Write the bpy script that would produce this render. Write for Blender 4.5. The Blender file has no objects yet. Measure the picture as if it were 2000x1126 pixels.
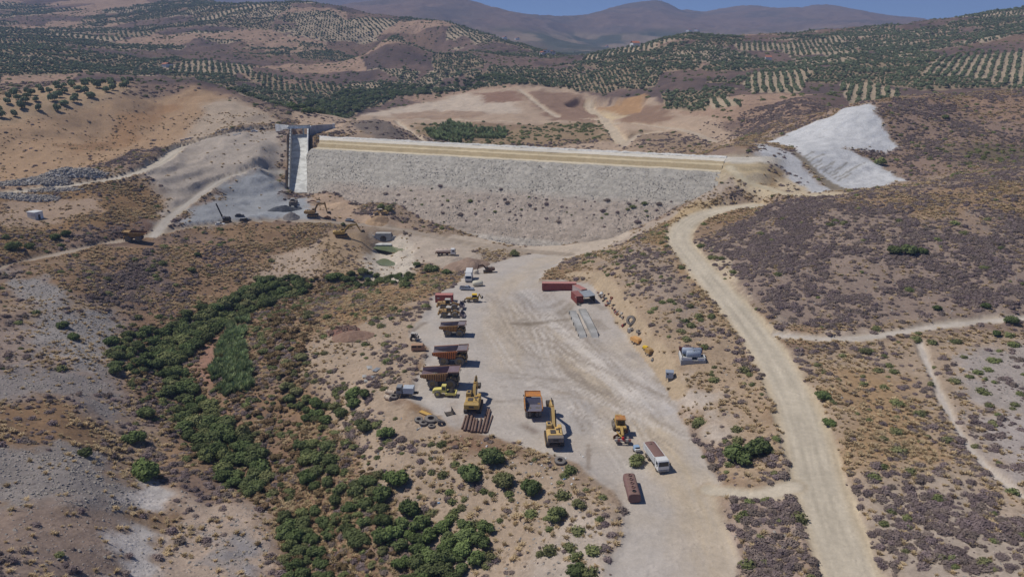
import bpy, math, random
import numpy as np
from mathutils import Vector, Matrix

# ------------------------------------------------------------------ camera, sky, sun, exposure
scene = bpy.context.scene
C = scene.collection
R = math.radians
CAM_H, PITCH, FPX = 85.0, R(18.0), 1500.0
cam = bpy.data.cameras.new('camera')
cam.sensor_width = 36.0
cam.lens = FPX / 2000.0 * 36.0
cam.clip_start = 1.0
cam.clip_end = 40000.0
cam_o = bpy.data.objects.new('camera', cam)
cam_o.location = (0, 0, CAM_H)
cam_o.rotation_euler = (R(90) - PITCH, 0, 0)
C.objects.link(cam_o)
scene.camera = cam_o

SUN_EL, SUN_AZ = R(56.0), R(-76.0)          # azimuth measured from +Y towards +X
world = bpy.data.worlds.new('World')
scene.world = world
world.use_nodes = True
wn = world.node_tree.nodes
wl = world.node_tree.links
sky = wn.new('ShaderNodeTexSky')
sky.sky_type = 'NISHITA'
sky.sun_disc = False
sky.sun_elevation = SUN_EL
sky.sun_rotation = SUN_AZ
sky.altitude = 3500
sky.air_density = 0.36
sky.dust_density = 0.0
sky.ozone_density = 7.0
wl.new(sky.outputs[0], wn['Background'].inputs[0])
wn['Background'].inputs[1].default_value = 0.15
sun = bpy.data.lights.new('sun', 'SUN')
sun.energy = 3.1
sun.angle = R(0.53)
sun.color = (1.0, 0.955, 0.88)
sun_o = bpy.data.objects.new('sun', sun)
sd = Vector((math.sin(SUN_AZ) * math.cos(SUN_EL), math.cos(SUN_AZ) * math.cos(SUN_EL), math.sin(SUN_EL)))
sun_o.rotation_euler = sd.to_track_quat('Z', 'Y').to_euler()
sun_o.location = sd * 400
C.objects.link(sun_o)
scene.view_settings.view_transform = 'Standard'
scene.view_settings.look = 'None'
scene.view_settings.gamma = 1.0
scene.view_settings.exposure = 0.22
scene.view_settings.use_curve_mapping = False

random.seed(7)
rng = np.random.default_rng(11)

# ------------------------------------------------------------------ helpers: colour, noise, survey
def S(r, g, b):
    def f(c):
        c /= 255.0
        return c / 12.92 if c <= 0.04045 else ((c + 0.055) / 1.055) ** 2.4
    return (f(r), f(g), f(b))

def _hash(ix, iy, seed):
    n = (ix.astype(np.int64) * 374761393 + iy.astype(np.int64) * 668265263 + seed * 974634531) & 0xFFFFFFFF
    n = ((n ^ (n >> 13)) * 1274126177) & 0xFFFFFFFF
    n = (n ^ (n >> 16)) & 0xFFFF
    return n.astype(np.float64) / 65535.0

def vnoise(x, y, seed=0):
    ix, iy = np.floor(x), np.floor(y)
    fx, fy = x - ix, y - iy
    fx = fx * fx * fx * (fx * (fx * 6 - 15) + 10)
    fy = fy * fy * fy * (fy * (fy * 6 - 15) + 10)
    a, b = _hash(ix, iy, seed), _hash(ix + 1, iy, seed)
    c, d = _hash(ix, iy + 1, seed), _hash(ix + 1, iy + 1, seed)
    return (a * (1 - fx) + b * fx) * (1 - fy) + (c * (1 - fx) + d * fx) * fy

def fbm(x, y, scale, octaves=4, seed=0, gain=0.5):
    """fractal noise in -1..1; scale = size in metres of the largest bumps"""
    v = np.zeros(np.shape(x)); amp = 1.0; tot = 0.0; f = 1.0 / scale
    for o in range(octaves):
        v += amp * (vnoise(x * f + 17.3 * o, y * f - 9.1 * o, seed + o) * 2 - 1)
        tot += amp; amp *= gain; f *= 2.03
    return v / tot

def sstep(a, b, x):
    t = np.clip((x - a) / (b - a), 0, 1)
    return t * t * (3 - 2 * t)

cp, sp = math.cos(PITCH), math.sin(PITCH)
def ray(px, py):
    u, v = (px - 1000.0) / FPX, (563.0 - py) / FPX
    return u, cp + v * sp, -sp + v * cp
def at_z(px, py, z):
    x, y, k = ray(px, py)
    d = (z - CAM_H) / k
    return (x * d, y * d, z)
def at_d(px, py, d):
    x, y, k = ray(px, py)
    return (x * d, y * d, CAM_H + k * d)

# ------------------------------------------------------------------ terrain: surveyed spot heights
SZ = [  # picture x, y, height
(900,850,0),(1100,900,0),(1300,900,0),(1000,600,0),(1150,600,.3),(900,600,0),(1000,740,0),(1200,740,0),(1250,720,.1),
(1060,520,-1),(1350,1000,.4),(1400,1126,.8),(1250,1000,0),(1150,1126,-1.5),(1000,1100,-4),(1290,830,.2),
(820,850,-1.5),(750,950,-4),(700,1050,-7),(620,1100,-9.5),(600,1000,-9.5),(530,960,-10),(450,880,-10.5),(380,780,-10.5),
(330,700,-10.5),(320,640,-10),(400,620,-10),(500,580,-9.5),(620,560,-9),(760,540,-8),(745,490,-7.5),(850,1000,-4.5),(950,960,-2),
(650,700,-3),(700,650,-1.5),(600,720,-4.5),(560,640,-6),(520,760,-7.5),(620,800,-6),(700,800,-2.5),(790,620,-.7),(740,580,-3),(830,550,-2.5),
(870,495,-4.2),(820,470,-3.6),(900,520,-3.5),(960,480,-5),(1050,490,-4.2),(1100,500,-3),(745,470,-6),(680,470,-3),(780,470,-4.5),
(0,530,8),(140,495,5.5),(280,462,4),(400,440,3),(520,428,3),(620,430,2),(740,440,-.4),(850,455,-3),
(300,520,-.5),(150,570,2.5),(0,620,5),(200,640,-4),(450,500,-3),(560,480,-3.5),(620,500,-5),(420,560,-8),(260,700,-7),
(0,760,4.5),(0,900,6),(0,1126,8),(150,800,0),(150,950,2),(250,760,-6),(250,900,-6.5),(330,950,-8),(300,1050,-5),(450,1080,-8),(400,1000,-8.5),(500,1126,-9),(200,1126,0),
(70,425,12),(0,440,14),(200,430,10),(150,400,14),(300,400,9),(300,450,5),(0,390,17),(150,358,19),(300,325,22),(400,272,25),(530,250,27),
(480,390,6),(450,340,15),(520,330,17),(540,400,4),(580,378,5),(400,330,17),(350,400,8.5),(540,300,22),(600,400,4),
(640,232,21),(720,250,24),(850,265,3),(950,255,2),(1100,270,4),(1250,280,6),(1000,220,8),(1200,240,8),(1350,270,12),(1450,262,16),
(1150,200,14),(1050,190,18),(900,185,14),(800,205,8),(700,210,5),(800,160,10),(1000,130,15),
(960,470,-6),(1050,483,-6),(700,410,2),(640,385,5),(1150,470,-3.5),(1240,450,2),
(1310,455,10),(1350,510,10),(1430,590,8.5),(1490,650,7),(1540,750,5.5),(1570,850,4.5),(1600,950,3.5),(1630,1050,3),(1660,1126,2.5),
(1250,600,6.5),(1180,520,4.5),(1150,505,.5),(1250,500,8.5),(1330,650,6),(1400,720,4.5),(1450,850,2.6),(1480,900,2.6),(1450,1000,1.9),(1500,1080,2),(1290,690,3.8),(1340,790,1.8),
(1700,700,6.5),(1900,700,7.5),(2000,700,8),(1750,850,6),(1900,850,6.5),(2000,900,7),(1700,950,4.6),(1850,1000,5.5),(2000,1126,7),(1800,1100,4.2),(1720,1126,2.8),
(1400,412,12),(1480,402,14.5),(1440,345,23.5),(1480,287,27)]
SD = [  # picture x, y, distance along the view
(380,165,620),(250,190,560),(100,200,520),(0,230,480),(0,300,430),(200,270,500),(300,220,560),(450,190,600),(520,220,560),(0,340,400),
(740,240,532),
(500,160,1000),(300,140,1000),(100,140,900),(600,110,1400),(700,120,1350),(500,80,1500),(200,60,1700),(0,60,1500),(0,0,2400),(200,0,2400),
(400,0,2600),(0,-30,3000),(300,-20,3000),(600,10,1900),(680,22,1900),(760,42,1700),(850,55,1600),(950,80,1550),(1050,105,1500),(1130,122,1450),
(780,90,1350),(900,110,1350),(800,130,1200),
(800,-12,4500),(900,5,4500),(1000,32,4500),(1080,42,4800),(730,8,4500),(850,60,3500),(1050,70,3800),(1000,80,3600),
(1290,7,6000),(1200,22,6000),(1140,44,6200),(1355,37,6000),(1490,22,6300),(1535,43,6400),(1590,20,6300),(1700,42,6500),(1760,46,7000),
(1100,42,7000),(1300,70,4500),(1500,65,4500),(1150,75,4500),(1200,48,4700),(1650,70,3500),(1900,60,7000),(1430,18,6200),
(560,-6,8500),(700,0,8500),(430,-14,8500),(300,-30,8500),
(1720,65,1700),(1800,50,1600),(1900,35,1500),(2000,25,1400),(2150,20,1400),(1600,72,1700),(1500,72,1500),(1400,75,1300),(1350,80,1200),(1300,84,1180),(1270,105,1150),(1200,125,1100),(1130,145,1050),
(1250,150,950),(1400,140,950),(1500,120,1100),(1650,120,1000),(1800,120,950),(1950,110,950),(2000,60,1150),(1850,80,1200),(2000,150,800),
(1800,165,750),(1650,170,780),(1500,190,720),(1400,180,780),(1300,200,780),(1450,215,640),(1570,198,600),(1500,240,560),(1620,225,560),
(1800,190,520),(2000,178,540),(1700,207,480),(1900,250,450),(2000,270,430),(1850,300,410),(2000,320,390),
(2000,332,335),(1850,348,332),(1700,368,330),(1600,380,332),(1510,397,334),
(2000,450,270),(1800,450,275),(1600,450,285),(1450,450,300),(1500,550,245),(1700,550,240),(2000,540,238),(1550,625,222),(1750,640,215),(2000,615,220),(1400,475,290),
(1640,367,372),(1500,277,459),(1765,352,385),(1750,290,430),(1455,315,378),(1482,300,390),(1505,312,386),(1470,345,368),(1520,342,372),(1550,360,362),(1540,290,438),(1600,300,415)]
SH = [  # picture x, distance, height (ground hidden behind ridges)
(760,2600,55),(900,2300,40),(600,2700,75),(1100,2600,30),(1300,2600,40),(1500,2600,50),(1750,2400,50),(2000,2200,60),
(1850,640,31),(2050,680,34),(1700,590,29),(2000,360,26.5),(1850,370,22),(1700,352,18),(900,520,0),(1200,480,3),(1050,600,0),
(300,800,30),(100,760,32),(450,750,28),(560,720,16),(500,6200,190),(900,6200,160),(1300,7800,200),(1700,7800,200),(700,9500,420),(1200,9500,250),(1700,9500,200),(200,9000,450),
(2300,330,30),(2300,220,11),(2300,540,52),(2300,150,9),(-300,200,14),(-300,300,18),(-300,450,36),(-400,130,14),(-300,800,50),(2400,900,60),(1000,80,-4),(500,80,-6),(1500,80,1),(1800,80,5),(0,80,9),(2200,80,8),
(-500,2500,220),(2500,2500,90),(-500,9000,420),(2500,9000,200)]
pts = [at_z(*p) for p in SZ] + [at_d(*p) for p in SD]
for px, d, z in SH:
    k = (z - CAM_H) / d
    v = (k + sp) / cp
    pts.append(((px - 1000) / FPX * d, (cp + v * sp) * d, z))
PT = np.array(pts)

def warp(x, y):
    return 2.6 * x / (y + 60.0), np.log(y + 60.0) * 1.6
wx, wy = warp(PT[:, 0], PT[:, 1])
def tpsk(r2):
    return 0.5 * r2 * np.log(r2 + 1e-9)
n = len(PT)
A = tpsk((wx[:, None] - wx[None]) ** 2 + (wy[:, None] - wy[None]) ** 2)
scl = 0.012 * (PT[:, 1] + 60) / 300
A[np.arange(n), np.arange(n)] += 0.00015
P = np.stack([np.ones(n), wx, wy], 1)
M = np.block([[A, P], [P.T, np.zeros((3, 3))]])
sol = np.linalg.solve(M, np.concatenate([PT[:, 2], np.zeros(3)]))
TW, TA = sol[:n], sol[n:]

NC, NR = 780, 960
YMIN, YMAX = 45.0, 10500.0
LA, LB = math.log(YMIN + 40), math.log(YMAX + 40)
def fan(u):                                  # half width of the sheet at distance y
    return 0.80 * (u + 70.0)
rows = np.exp(np.linspace(LA, LB, NR)) - 40.0
cols = np.linspace(-1, 1, NC)
GY = np.repeat(rows[:, None], NC, 1)
GX = cols[None, :] * fan(GY)
def tps(x, y):
    a, b = warp(x, y)
    out = TA[0] + TA[1] * a + TA[2] * b
    for i in range(n):
        out += TW[i] * tpsk((a - wx[i]) ** 2 + (b - wy[i]) ** 2)
    return out
cr, cc = NR // 4, NC // 4                    # smooth surface: evaluate coarsely, interpolate
rs = np.linspace(0, NR - 1, cr); cs = np.linspace(0, NC - 1, cc)
cy = np.exp(LA + (LB - LA) * rs / (NR - 1)) - 40.0
cY = np.repeat(cy[:, None], cc, 1)
cX = (-1 + 2 * cs / (NC - 1))[None, :] * fan(cY)
cH = tps(cX, cY)
def up(a):
    t = np.empty((NR, cc))
    for j in range(cc): t[:, j] = np.interp(np.arange(NR), rs, a[:, j])
    o = np.empty((NR, NC))
    for i in range(NR): o[i] = np.interp(np.arange(NC), cs, t[i])
    return o
GZ = up(cH)

def hgt(x, y, G=None):
    G = GZ if G is None else G
    x = np.asarray(x, float); y = np.asarray(y, float)
    r = np.clip((np.log(np.maximum(y, YMIN) + 40) - LA) / (LB - LA) * (NR - 1), 0, NR - 1.001)
    c = np.clip((x / fan(y) + 1) / 2 * (NC - 1), 0, NC - 1.001)
    i, j = r.astype(int), c.astype(int)
    a, b = r - i, c - j
    return (G[i, j] * (1 - b) + G[i, j + 1] * b) * (1 - a) + (G[i + 1, j] * (1 - b) + G[i + 1, j + 1] * b) * a

def hit(px, py, dmin=60.0, dmax=12000.0):
    """first ground point on the sight line through a picture point"""
    x, y, k = ray(px, py)
    d = np.exp(np.linspace(math.log(dmin), math.log(dmax), 2400))
    g = CAM_H + k * d - hgt(x * d, y * d)
    w = np.nonzero(g < 0)[0]
    if len(w) == 0: return (x * dmax, y * dmax)
    i = w[0]
    if i == 0: dd = d[0]
    else: dd = d[i - 1] + (d[i] - d[i - 1]) * g[i - 1] / (g[i - 1] - g[i])
    return (x * dd, y * dd)
def hits(l, **k): return [hit(a[0], a[1], **k) for a in l]

def seg_dist(x, y, pl, closed=False):
    best = np.full(x.shape, 1e9); tt = np.zeros(x.shape); acc = 0.0
    L = list(pl) + ([pl[0]] if closed else [])
    for (ax, ay), (bx, by) in zip(L[:-1], L[1:]):
        dx, dy = bx - ax, by - ay
        l2 = dx * dx + dy * dy + 1e-9; l = math.sqrt(l2)
        t = np.clip(((x - ax) * dx + (y - ay) * dy) / l2, 0, 1)
        d = np.hypot(x - ax - t * dx, y - ay - t * dy)
        m = d < best
        best = np.where(m, d, best); tt = np.where(m, acc + t * l, tt)
        acc += l
    return best, tt
def inside(x, y, poly):
    r = np.zeros(x.shape, bool); k = len(poly)
    for i in range(k):
        ax, ay = poly[i]; bx, by = poly[(i + 1) % k]
        c = ((ay > y) != (by > y)) & (x < (bx - ax) * (y - ay) / (by - ay + 1e-12) + ax)
        r ^= c
    return r
def box_of(pl, m):
    a = np.array(pl)
    return (GX > a[:, 0].min() - m) & (GX < a[:, 0].max() + m) & (GY > a[:, 1].min() - m) & (GY < a[:, 1].max() + m)
def sdist(poly, m=40.0):
    """signed distance (inside positive) near the polygon, -1e3 elsewhere"""
    o = np.full(GX.shape, -1e3)
    k = box_of(poly, m)
    x, y = GX[k], GY[k]
    d, _ = seg_dist(x, y, poly, True)
    o[k] = np.where(inside(x, y, poly), d, -d)
    return o
def smooth_line(pl, step=4.0):
    """Catmull-Rom through the points"""
    p = np.array(pl); out = []
    q = np.vstack([2 * p[0] - p[1], p, 2 * p[-1] - p[-2]])
    for i in range(1, len(q) - 2):
        l = max(2, int(np.hypot(*(q[i + 1] - q[i])) / step))
        for t in np.linspace(0, 1, l, endpoint=False):
            out.append(0.5 * (2 * q[i] + (q[i + 1] - q[i - 1]) * t + (2 * q[i - 1] - 5 * q[i] + 4 * q[i + 1] - q[i + 2]) * t * t
                       + (3 * q[i] - q[i - 1] - 3 * q[i + 1] + q[i + 2]) * t ** 3))
    out.append(p[-1])
    return [tuple(a) for a in out]

# ------------------------------------------------------------------ roads and levelled yard cut into the ground
ROADS = {   # name: (label, width, shoulder, picture points, colour, blend of heights)
 'dirt_road': ('wide beige dirt road climbing past the scrub covered hill', 10.6, 3.0,
   [(1690,1210),(1650,1100),(1615,1000),(1590,920),(1573,850),(1545,770),(1500,690),(1450,620),(1400,560),(1352,505),(1326,465),(1345,437),(1400,412),(1475,401)], S(196,182,158)),
 'branch_track': ('narrow pale track branching off below the scrub hill', 4.2, 2.0,
   [(1520,655),(1570,661),(1650,664),(1750,652),(1850,634),(2000,624),(2120,618)], S(192,180,165)),
 'link_track': ('short track linking yard and wide dirt road', 5.0, 2.0,
   [(1552,949),(1520,958),(1470,967),(1415,965),(1388,958)], S(194,180,157)),
 'valley_road': ('brownish haul road running below the spillway', 6.2, 2.5,
   [(-90,552),(0,525),(130,495),(280,463),(400,443),(520,431),(620,431),(700,438),(790,450),(870,467),(960,482),(1040,491),(1110,497)], S(164,148,130)),
 'upper_haul_road': ('pale haul road curving up to the spillway bridge', 8.0, 3.0,
   [(-60,387),(0,380),(100,368),(180,357),(260,342),(310,318),(350,293),(420,272),(500,256),(548,250)], S(190,178,160)),
 'ramp_track': ('straight pale ramp crossing the grey cut slope', 6.0, 2.5,
   [(300,462),(330,428),(380,388),(430,355),(480,335),(545,322)], S(178,168,155)),
 'foot_path': ('thin white footpath between grey shale and scrub', 1.8, 1.5,
   [(1795,670),(1830,760),(1875,850),(1930,920),(2000,975),(2060,1020)], S(190,178,165)),
 'knoll_track': ('pale track from dam crest round the brown knoll', 6.0, 3.0,
   [(1425,330),(1448,352),(1490,373),(1560,384),(1620,380)], S(200,184,152)),
 'basin_track': ('pale track crossing the dry reservoir basin', 9.0, 5.0,
   [(700,243),(780,236),(850,234),(950,237),(1060,238),(1150,236),(1250,246),(1350,259),(1440,274)], S(192,172,148)),
 'pit_track': ('pale track dropping from borrow pit to basin', 13.0, 5.0,
   [(1150,200),(1172,220),(1185,240),(1200,262),(1215,282)], S(200,180,152)),
 'plateau_track': ('pale track descending from the borrow plateau', 7.0, 5.0,
   [(1015,182),(1050,206),(1090,228)], S(195,175,150)),
 'basin_spur': ('short pale spur joining the basin tracks', 7.0, 5.0,
   [(1290,258),(1245,268),(1212,290)], S(195,175,150)),
 'knoll_path': ('pale path beside the dark rocky knoll behind dam', 5.0, 4.0,
   [(775,240),(800,258),(825,278)], S(195,178,155)),
}
COL = np.zeros(GX.shape + (3,))
MSK = np.zeros(GX.shape + (3,))          # stones, fine tufts, smooth/compacted
DEN = {k: np.zeros(GX.shape) for k in ('purple', 'ochre', 'green', 'rock')}

base = GZ.copy()
YARD = hits([(1118,494),(1092,517),(1062,536),(1052,552),(1100,542),(1160,545),(1187,580),(1217,622),(1248,668),(1278,706),(1305,745),(1335,800),(1360,850),(1388,900),(1405,960),(1432,1060),(1470,1170),(1160,1170),(1215,1040),(1200,960),(1130,905),(1040,885),(960,856),(890,842),(860,812),(800,782),(805,740),(835,690),(795,650),(835,610),(835,588),(880,562),(905,540),(950,518),(1010,500),(1060,490)])
ysd = sdist(YARD, 30)
t = sstep(-4.5, 0.5, ysd)
GZ = GZ * (1 - t) + np.minimum(GZ, 0.22) * t
STREAM = smooth_line(hits([(745,475),(745,500),(755,535),(700,552),(620,560),(540,575),(470,600),(390,635),(330,670),(320,715),(360,780),(410,850),(460,910),(520,965),(590,1020),(640,1090),(680,1170)]))
k = box_of(STREAM, 25)
d, _ = seg_dist(GX[k], GY[k], STREAM)
GZ[k] -= 1.6 * (1 - sstep(2.0, 9.0, d))
SP_T = np.array(at_d(586, 262, 490)); SP_B = np.array(at_d(583, 376, 421))          # spillway head and foot
sv = SP_B[:2] - SP_T[:2]; SPL = float(np.hypot(*sv)); sv = sv / SPL; sw = np.array([-sv[1], sv[0]])   # along the chute, across it
def sp_tc(x, y): return (x - SP_T[0]) * sv[0] + (y - SP_T[1]) * sv[1], (x - SP_T[0]) * sw[0] + (y - SP_T[1]) * sw[1]
def sp_floor(t): return np.interp(t, [-40, -10, 0, 4, 9, 15, 19, SPL, SPL + 30], [21, 22, 27, 26.4, 24, 21.5, 20.3, SP_B[2], SP_B[2]])
def sp_top(t): return np.interp(t, [-10, 6, 25, SPL], [31.2, 31.0, 26.8, SP_B[2] + 3.4])
POOL = hits([(724,478),(745,470),(770,470),(803,476),(806,492),(790,520),(800,548),(735,552),(718,520),(720,492)])
q = sdist(POOL, 12); t = sstep(-2.5, 1.5, q); GZ = GZ * (1 - t) + np.minimum(GZ, -6.6) * t
PONDS = [[(726,484),(738,479),(760,477),(790,479),(796,484),(775,491),(752,496),(735,491)], [(734,514),(750,508),(772,510),(777,516),(768,522),(745,523)]]
PONDW = [hits(p) for p in PONDS]
for p in PONDW:
    q = sdist(p, 8); GZ -= .9 * sstep(-1.2, 1.2, q)
RL = {}
road_w = np.zeros(GX.shape); road_id = np.full(GX.shape, -1); road_t = np.zeros(GX.shape); road_d = np.full(GX.shape, 1e3)
for ri, (nm, (lab, w, sh, pl, colr)) in enumerate(ROADS.items()):
    L = smooth_line(hits(pl), 5.0); RL[nm] = L
    a = np.array(L); z = hgt(a[:, 0], a[:, 1])
    for _ in range(12): z[1:-1] = 0.25 * z[:-2] + 0.5 * z[1:-1] + 0.25 * z[2:]
    arc = np.concatenate([[0], np.cumsum(np.hypot(*np.diff(a, axis=0).T))])
    k = box_of(L, w + 12)
    d, tt = seg_dist(GX[k], GY[k], L)
    f = 1 - sstep(w / 2 - 0.3, w / 2 + sh, d)
    GZ[k] = GZ[k] * (1 - f) + np.interp(tt, arc, z) * f
    m = (d < w / 2) & (d / w < road_d[k] / 100 + 1e9)
    ii = np.nonzero(k); sel = tuple(q[m] for q in ii)
    road_id[sel] = ri; road_d[sel] = d[m]; road_t[sel] = tt[m]
    ff = 1 - sstep(w / 2 - 0.5, w / 2 + 0.6, d + 0.9 * fbm(GX[k], GY[k], 5, 3, 60 + ri))
    road_w[k] = np.maximum(road_w[k], ff)
roadcol = np.array([v[4] for v in ROADS.values()])
yard_w = sstep(-0.6, 1.0, ysd + 2.2 * fbm(GX, GY, 9, 3, 5))
hard = np.maximum(road_w, sstep(-1, 2, ysd))

# relief: gullies and humps away from roads
far = sstep(450, 1500, GY)
PIT = hits([(1105,207),(1130,198),(1190,194),(1262,198),(1250,222),(1190,232),(1140,220)])
GZ -= 8 * sstep(-3, 4, sdist(PIT, 20))
rough = fbm(GX, GY, 14, 4, 1) * 0.55 + fbm(GX, GY, 3.1, 3, 2) * 0.16
ridged = (0.45 - np.abs(fbm(GX + 6 * fbm(GX, GY, 40, 2, 9), GY, 46, 4, 3))) * 2.6
GZ += (rough + ridged * (0.55 + .9 * (1 - sstep(-60, -20, GX)))) * (1 - hard) * (1 - far) + 0.03 * fbm(GX, GY, 6, 2, 8) * hard
big = (0.4 - np.abs(fbm(GX, GY, 260, 5, 21))) * 30 + fbm(GX, GY, 90, 4, 22) * 9
vfar = sstep(2600, 4500, GY)
GZ += far * (1 - vfar) * (big * 0.4 + (0.4 - np.abs(fbm(GX, GY, 75, 5, 23, .6))) * 11) + vfar * ((0.35 - np.abs(fbm(GX, GY, 1100, 6, 31, 0.6))) * 45 + (0.3 - np.abs(fbm(GX, GY, 420, 5, 33, .6))) * 45)
WS = hits([(1498,277),(1540,258),(1600,236),(1640,217),(1700,203),(1722,240),(1757,286),(1705,296),(1648,289),(1690,308),(1722,322),(1768,352),(1705,363),(1642,371),(1582,330),(1548,290)])
wsd = sdist(WS, 20); wsa = sstep(-2, 6, wsd)
wu = (GX * .93 + GY * .36)                      # runnels fall to the left foot
GZ += wsa * (.5 + 1.3 * (.35 - np.abs(fbm(wu * .35, (GY * .93 - GX * .36) * 1.3, 14, 4, 401))) + .6 * fbm(GX, GY, 22, 4, 402) + .3 * fbm(GX, GY, 4, 3, 403))
hill = sstep(380, 470, GY) * (1 - far) * (1 - hard)
CUT = hits([(310,440),(420,370),(500,425),(600,385),(570,340),(545,330),(558,252),(400,272),(330,302),(270,345),(325,390)])
csd = sstep(-3, 5, sdist(CUT, 20)) * (1 - hard)
tq = (GZ + 1.2 * fbm(GX, GY, 20, 3, 413)) / 3.6
GZ += csd * .5 * 3.6 * (sstep(.5, 1, tq - np.floor(tq)) - (tq - np.floor(tq)))
GZ += csd * (.9 * (.4 - np.abs(fbm(GX, GY, 16, 5, 411, .6))) + .9 * fbm(GX * .4, GY, 9, 4, 412))
GZ += hill * (0.4 - np.abs(fbm(GX, GY, 70, 4, 41))) * 5

# right abutment: ground filled up level with the benches
DAM_A = np.array(at_z(605, 290, 25.0)); DAM_B = np.array(at_z(1390, 335, 25.0))
dax = (DAM_B - DAM_A)[:2]; DAM_L = float(np.hypot(*dax)); dax = dax / DAM_L
dnn = np.array([dax[1], -dax[0]])             # towards the camera (downstream)
def dam_sn(x_, y_):
    rx, ry = x_ - DAM_A[0], y_ - DAM_A[1]
    return rx * dax[0] + ry * dax[1], rx * dnn[0] + ry * dnn[1]
ds, dn = dam_sn(GX, GY)
PROF = [(56, -10.9), (0, 25), (-5, 25.15), (-7.2, 27.0), (-12.0, 27.15), (-13.2, 28.2), (-23.0, 28.3), (-24.0, 29.0), (-25.6, 29.0), (-70, 6), (-84, -4)]
pn_ = np.array(PROF[::-1]); ptz = np.interp(dn, pn_[:, 0], pn_[:, 1]) - .12
curve = dn + np.clip(ds - DAM_L - 8, 0, 40) ** 1.6 * .10
ptz = np.interp(curve, pn_[:, 0], pn_[:, 1]) - .12
ABW = sstep(DAM_L - 3, DAM_L + 3, ds) * (1 - sstep(DAM_L + 20, DAM_L + 34, ds)) * sstep(-34, -25, curve) * (1 - sstep(4, 26, curve))
ABW = np.where(curve > 0, ABW * (GZ < ptz), ABW)
GZ = GZ * (1 - ABW) + ptz * ABW
tS, cS = sp_tc(GX, GY)
al = (tS > -6) & (tS < SPL + 14)
f = (1 - sstep(5.6, 6.4, np.abs(cS))) * sstep(-40, -36, tS) * (1 - sstep(SPL + 1, SPL + 8, tS))
GZ = GZ * (1 - f) + np.minimum(GZ, sp_floor(tS) - .7) * f
f = (cS < -5.7) * (1 - sstep(9, 22, -cS)) * sstep(-8, 2, tS) * (1 - sstep(SPL - 8, SPL + 2, tS))
GZ = GZ * (1 - f) + (sp_top(tS) - .9 + .4 * fbm(GX, GY, 6, 3, 44)) * f
# ------------------------------------------------------------------ ground cover: soil colours and plant densities
def blend(alpha, c, stones=None, tuft=None, **den):
    a = alpha[..., None]
    COL[:] = COL * (1 - a) + np.array(c) * a
    if stones is not None: MSK[..., 0] = MSK[..., 0] * (1 - alpha) + stones * alpha
    if tuft is not None: MSK[..., 1] = MSK[..., 1] * (1 - alpha) + tuft * alpha
    for kk in DEN: DEN[kk][:] = DEN[kk] * (1 - alpha) + den.get(kk, 0.0) * alpha
WARP = {s: 1.5 * fbm(GX, GY, s * 2.4, 5, 50, .6) + 1.6 * fbm(GX, GY, s * .7, 3, 55, .7) for s in (3, 8, 25)}
def zone(pl, c, feather=2.5, wv=8, wamp=3.0, amount=1.0, dmin=60.0, world=None, **kw):
    poly = world or hits(pl, dmin=dmin)
    feather = feather * 1.4
    s = sdist(poly, feather * 3 + wamp * 4)
    blend(sstep(-feather, feather, s + wamp * WARP[wv]) * amount, c, **kw)
n1, n2, n3 = fbm(GX, GY, 60, 4, 71), fbm(GX, GY, 18, 4, 72), fbm(GX, GY, 160, 4, 73)
one = np.ones(GX.shape)
blend(one, S(158,138,116), stones=.25, tuft=.5, purple=.12, ochre=.2, green=.008)
blend(sstep(-.1, .35, n1), S(150,122,90), tuft=.7, purple=.06, ochre=.35, green=.006)
blend(sstep(.0, .4, n2) * .7, S(140,120,108), tuft=.7, purple=.35, ochre=.08, green=.01)
# far country: a patchwork of olive groves, dry scrub and bare fields
CELL = 120.0
def parcel(x, y):
    """nearest jittered field centre: centre, second distance gap, hash"""
    ix, iy = np.floor(x / CELL), np.floor(y / CELL)
    b1 = np.full(x.shape, 1e9); b2 = np.full(x.shape, 1e9); hx = np.zeros(x.shape); hy = np.zeros(x.shape)
    for i in (-1, 0, 1):
        for j in (-1, 0, 1):
            qx, qy = ix + i, iy + j
            px_ = (qx + .5 + .8 * (_hash(qx, qy, 5) - .5)) * CELL
            py_ = (qy + .5 + .8 * (_hash(qx, qy, 6) - .5)) * CELL
            dd = np.hypot(x - px_, y - py_)
            m = dd < b1
            b2 = np.where(m, b1, np.minimum(b2, dd)); b1 = np.where(m, dd, b1)
            hx = np.where(m, qx, hx); hy = np.where(m, qy, hy)
    return hx, hy, b2 - b1
def slope_at(x, y, e=14.0):
    return np.hypot(hgt(x + e, y) - hgt(x - e, y), hgt(x, y + e) - hgt(x, y - e)) / (2 * e)
DENSE = [hits(p) for p in (
  [(1268,190),(1300,180),(1370,178),(1445,172),(1400,200),(1375,218),(1290,216)],
  [(1580,150),(1680,108),(1760,112),(1900,150),(1990,172),(1800,178),(1660,160)],
  [(1100,150),(1250,125),(1300,130),(1280,170),(1130,172),(1020,165)],
  [(410,165),(520,160),(620,175),(560,195),(440,185)],
  [(840,145),(900,138),(985,145),(930,153)])]
ROWS = [hits(p) for p in (
  [(1450,160),(1480,140),(1590,132),(1575,160),(1560,182),(1470,182)],
  [(1640,165),(1700,160),(1760,182),(1720,195),(1650,190)],
  [(1800,148),(1830,112),(1900,102),(2100,95),(2100,172),(1960,165)],
  [(1380,195),(1420,188),(1450,210),(1390,212)],
  [(560,25),(640,20),(720,60),(740,80),(600,75)],
  [(1430,85),(1600,75),(1700,68),(1620,92),(1450,100)])]
def in_rows(x, y):
    k_ = np.zeros(x.shape, bool)
    for p in ROWS: k_ |= inside(x, y, p)
    return k_
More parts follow.
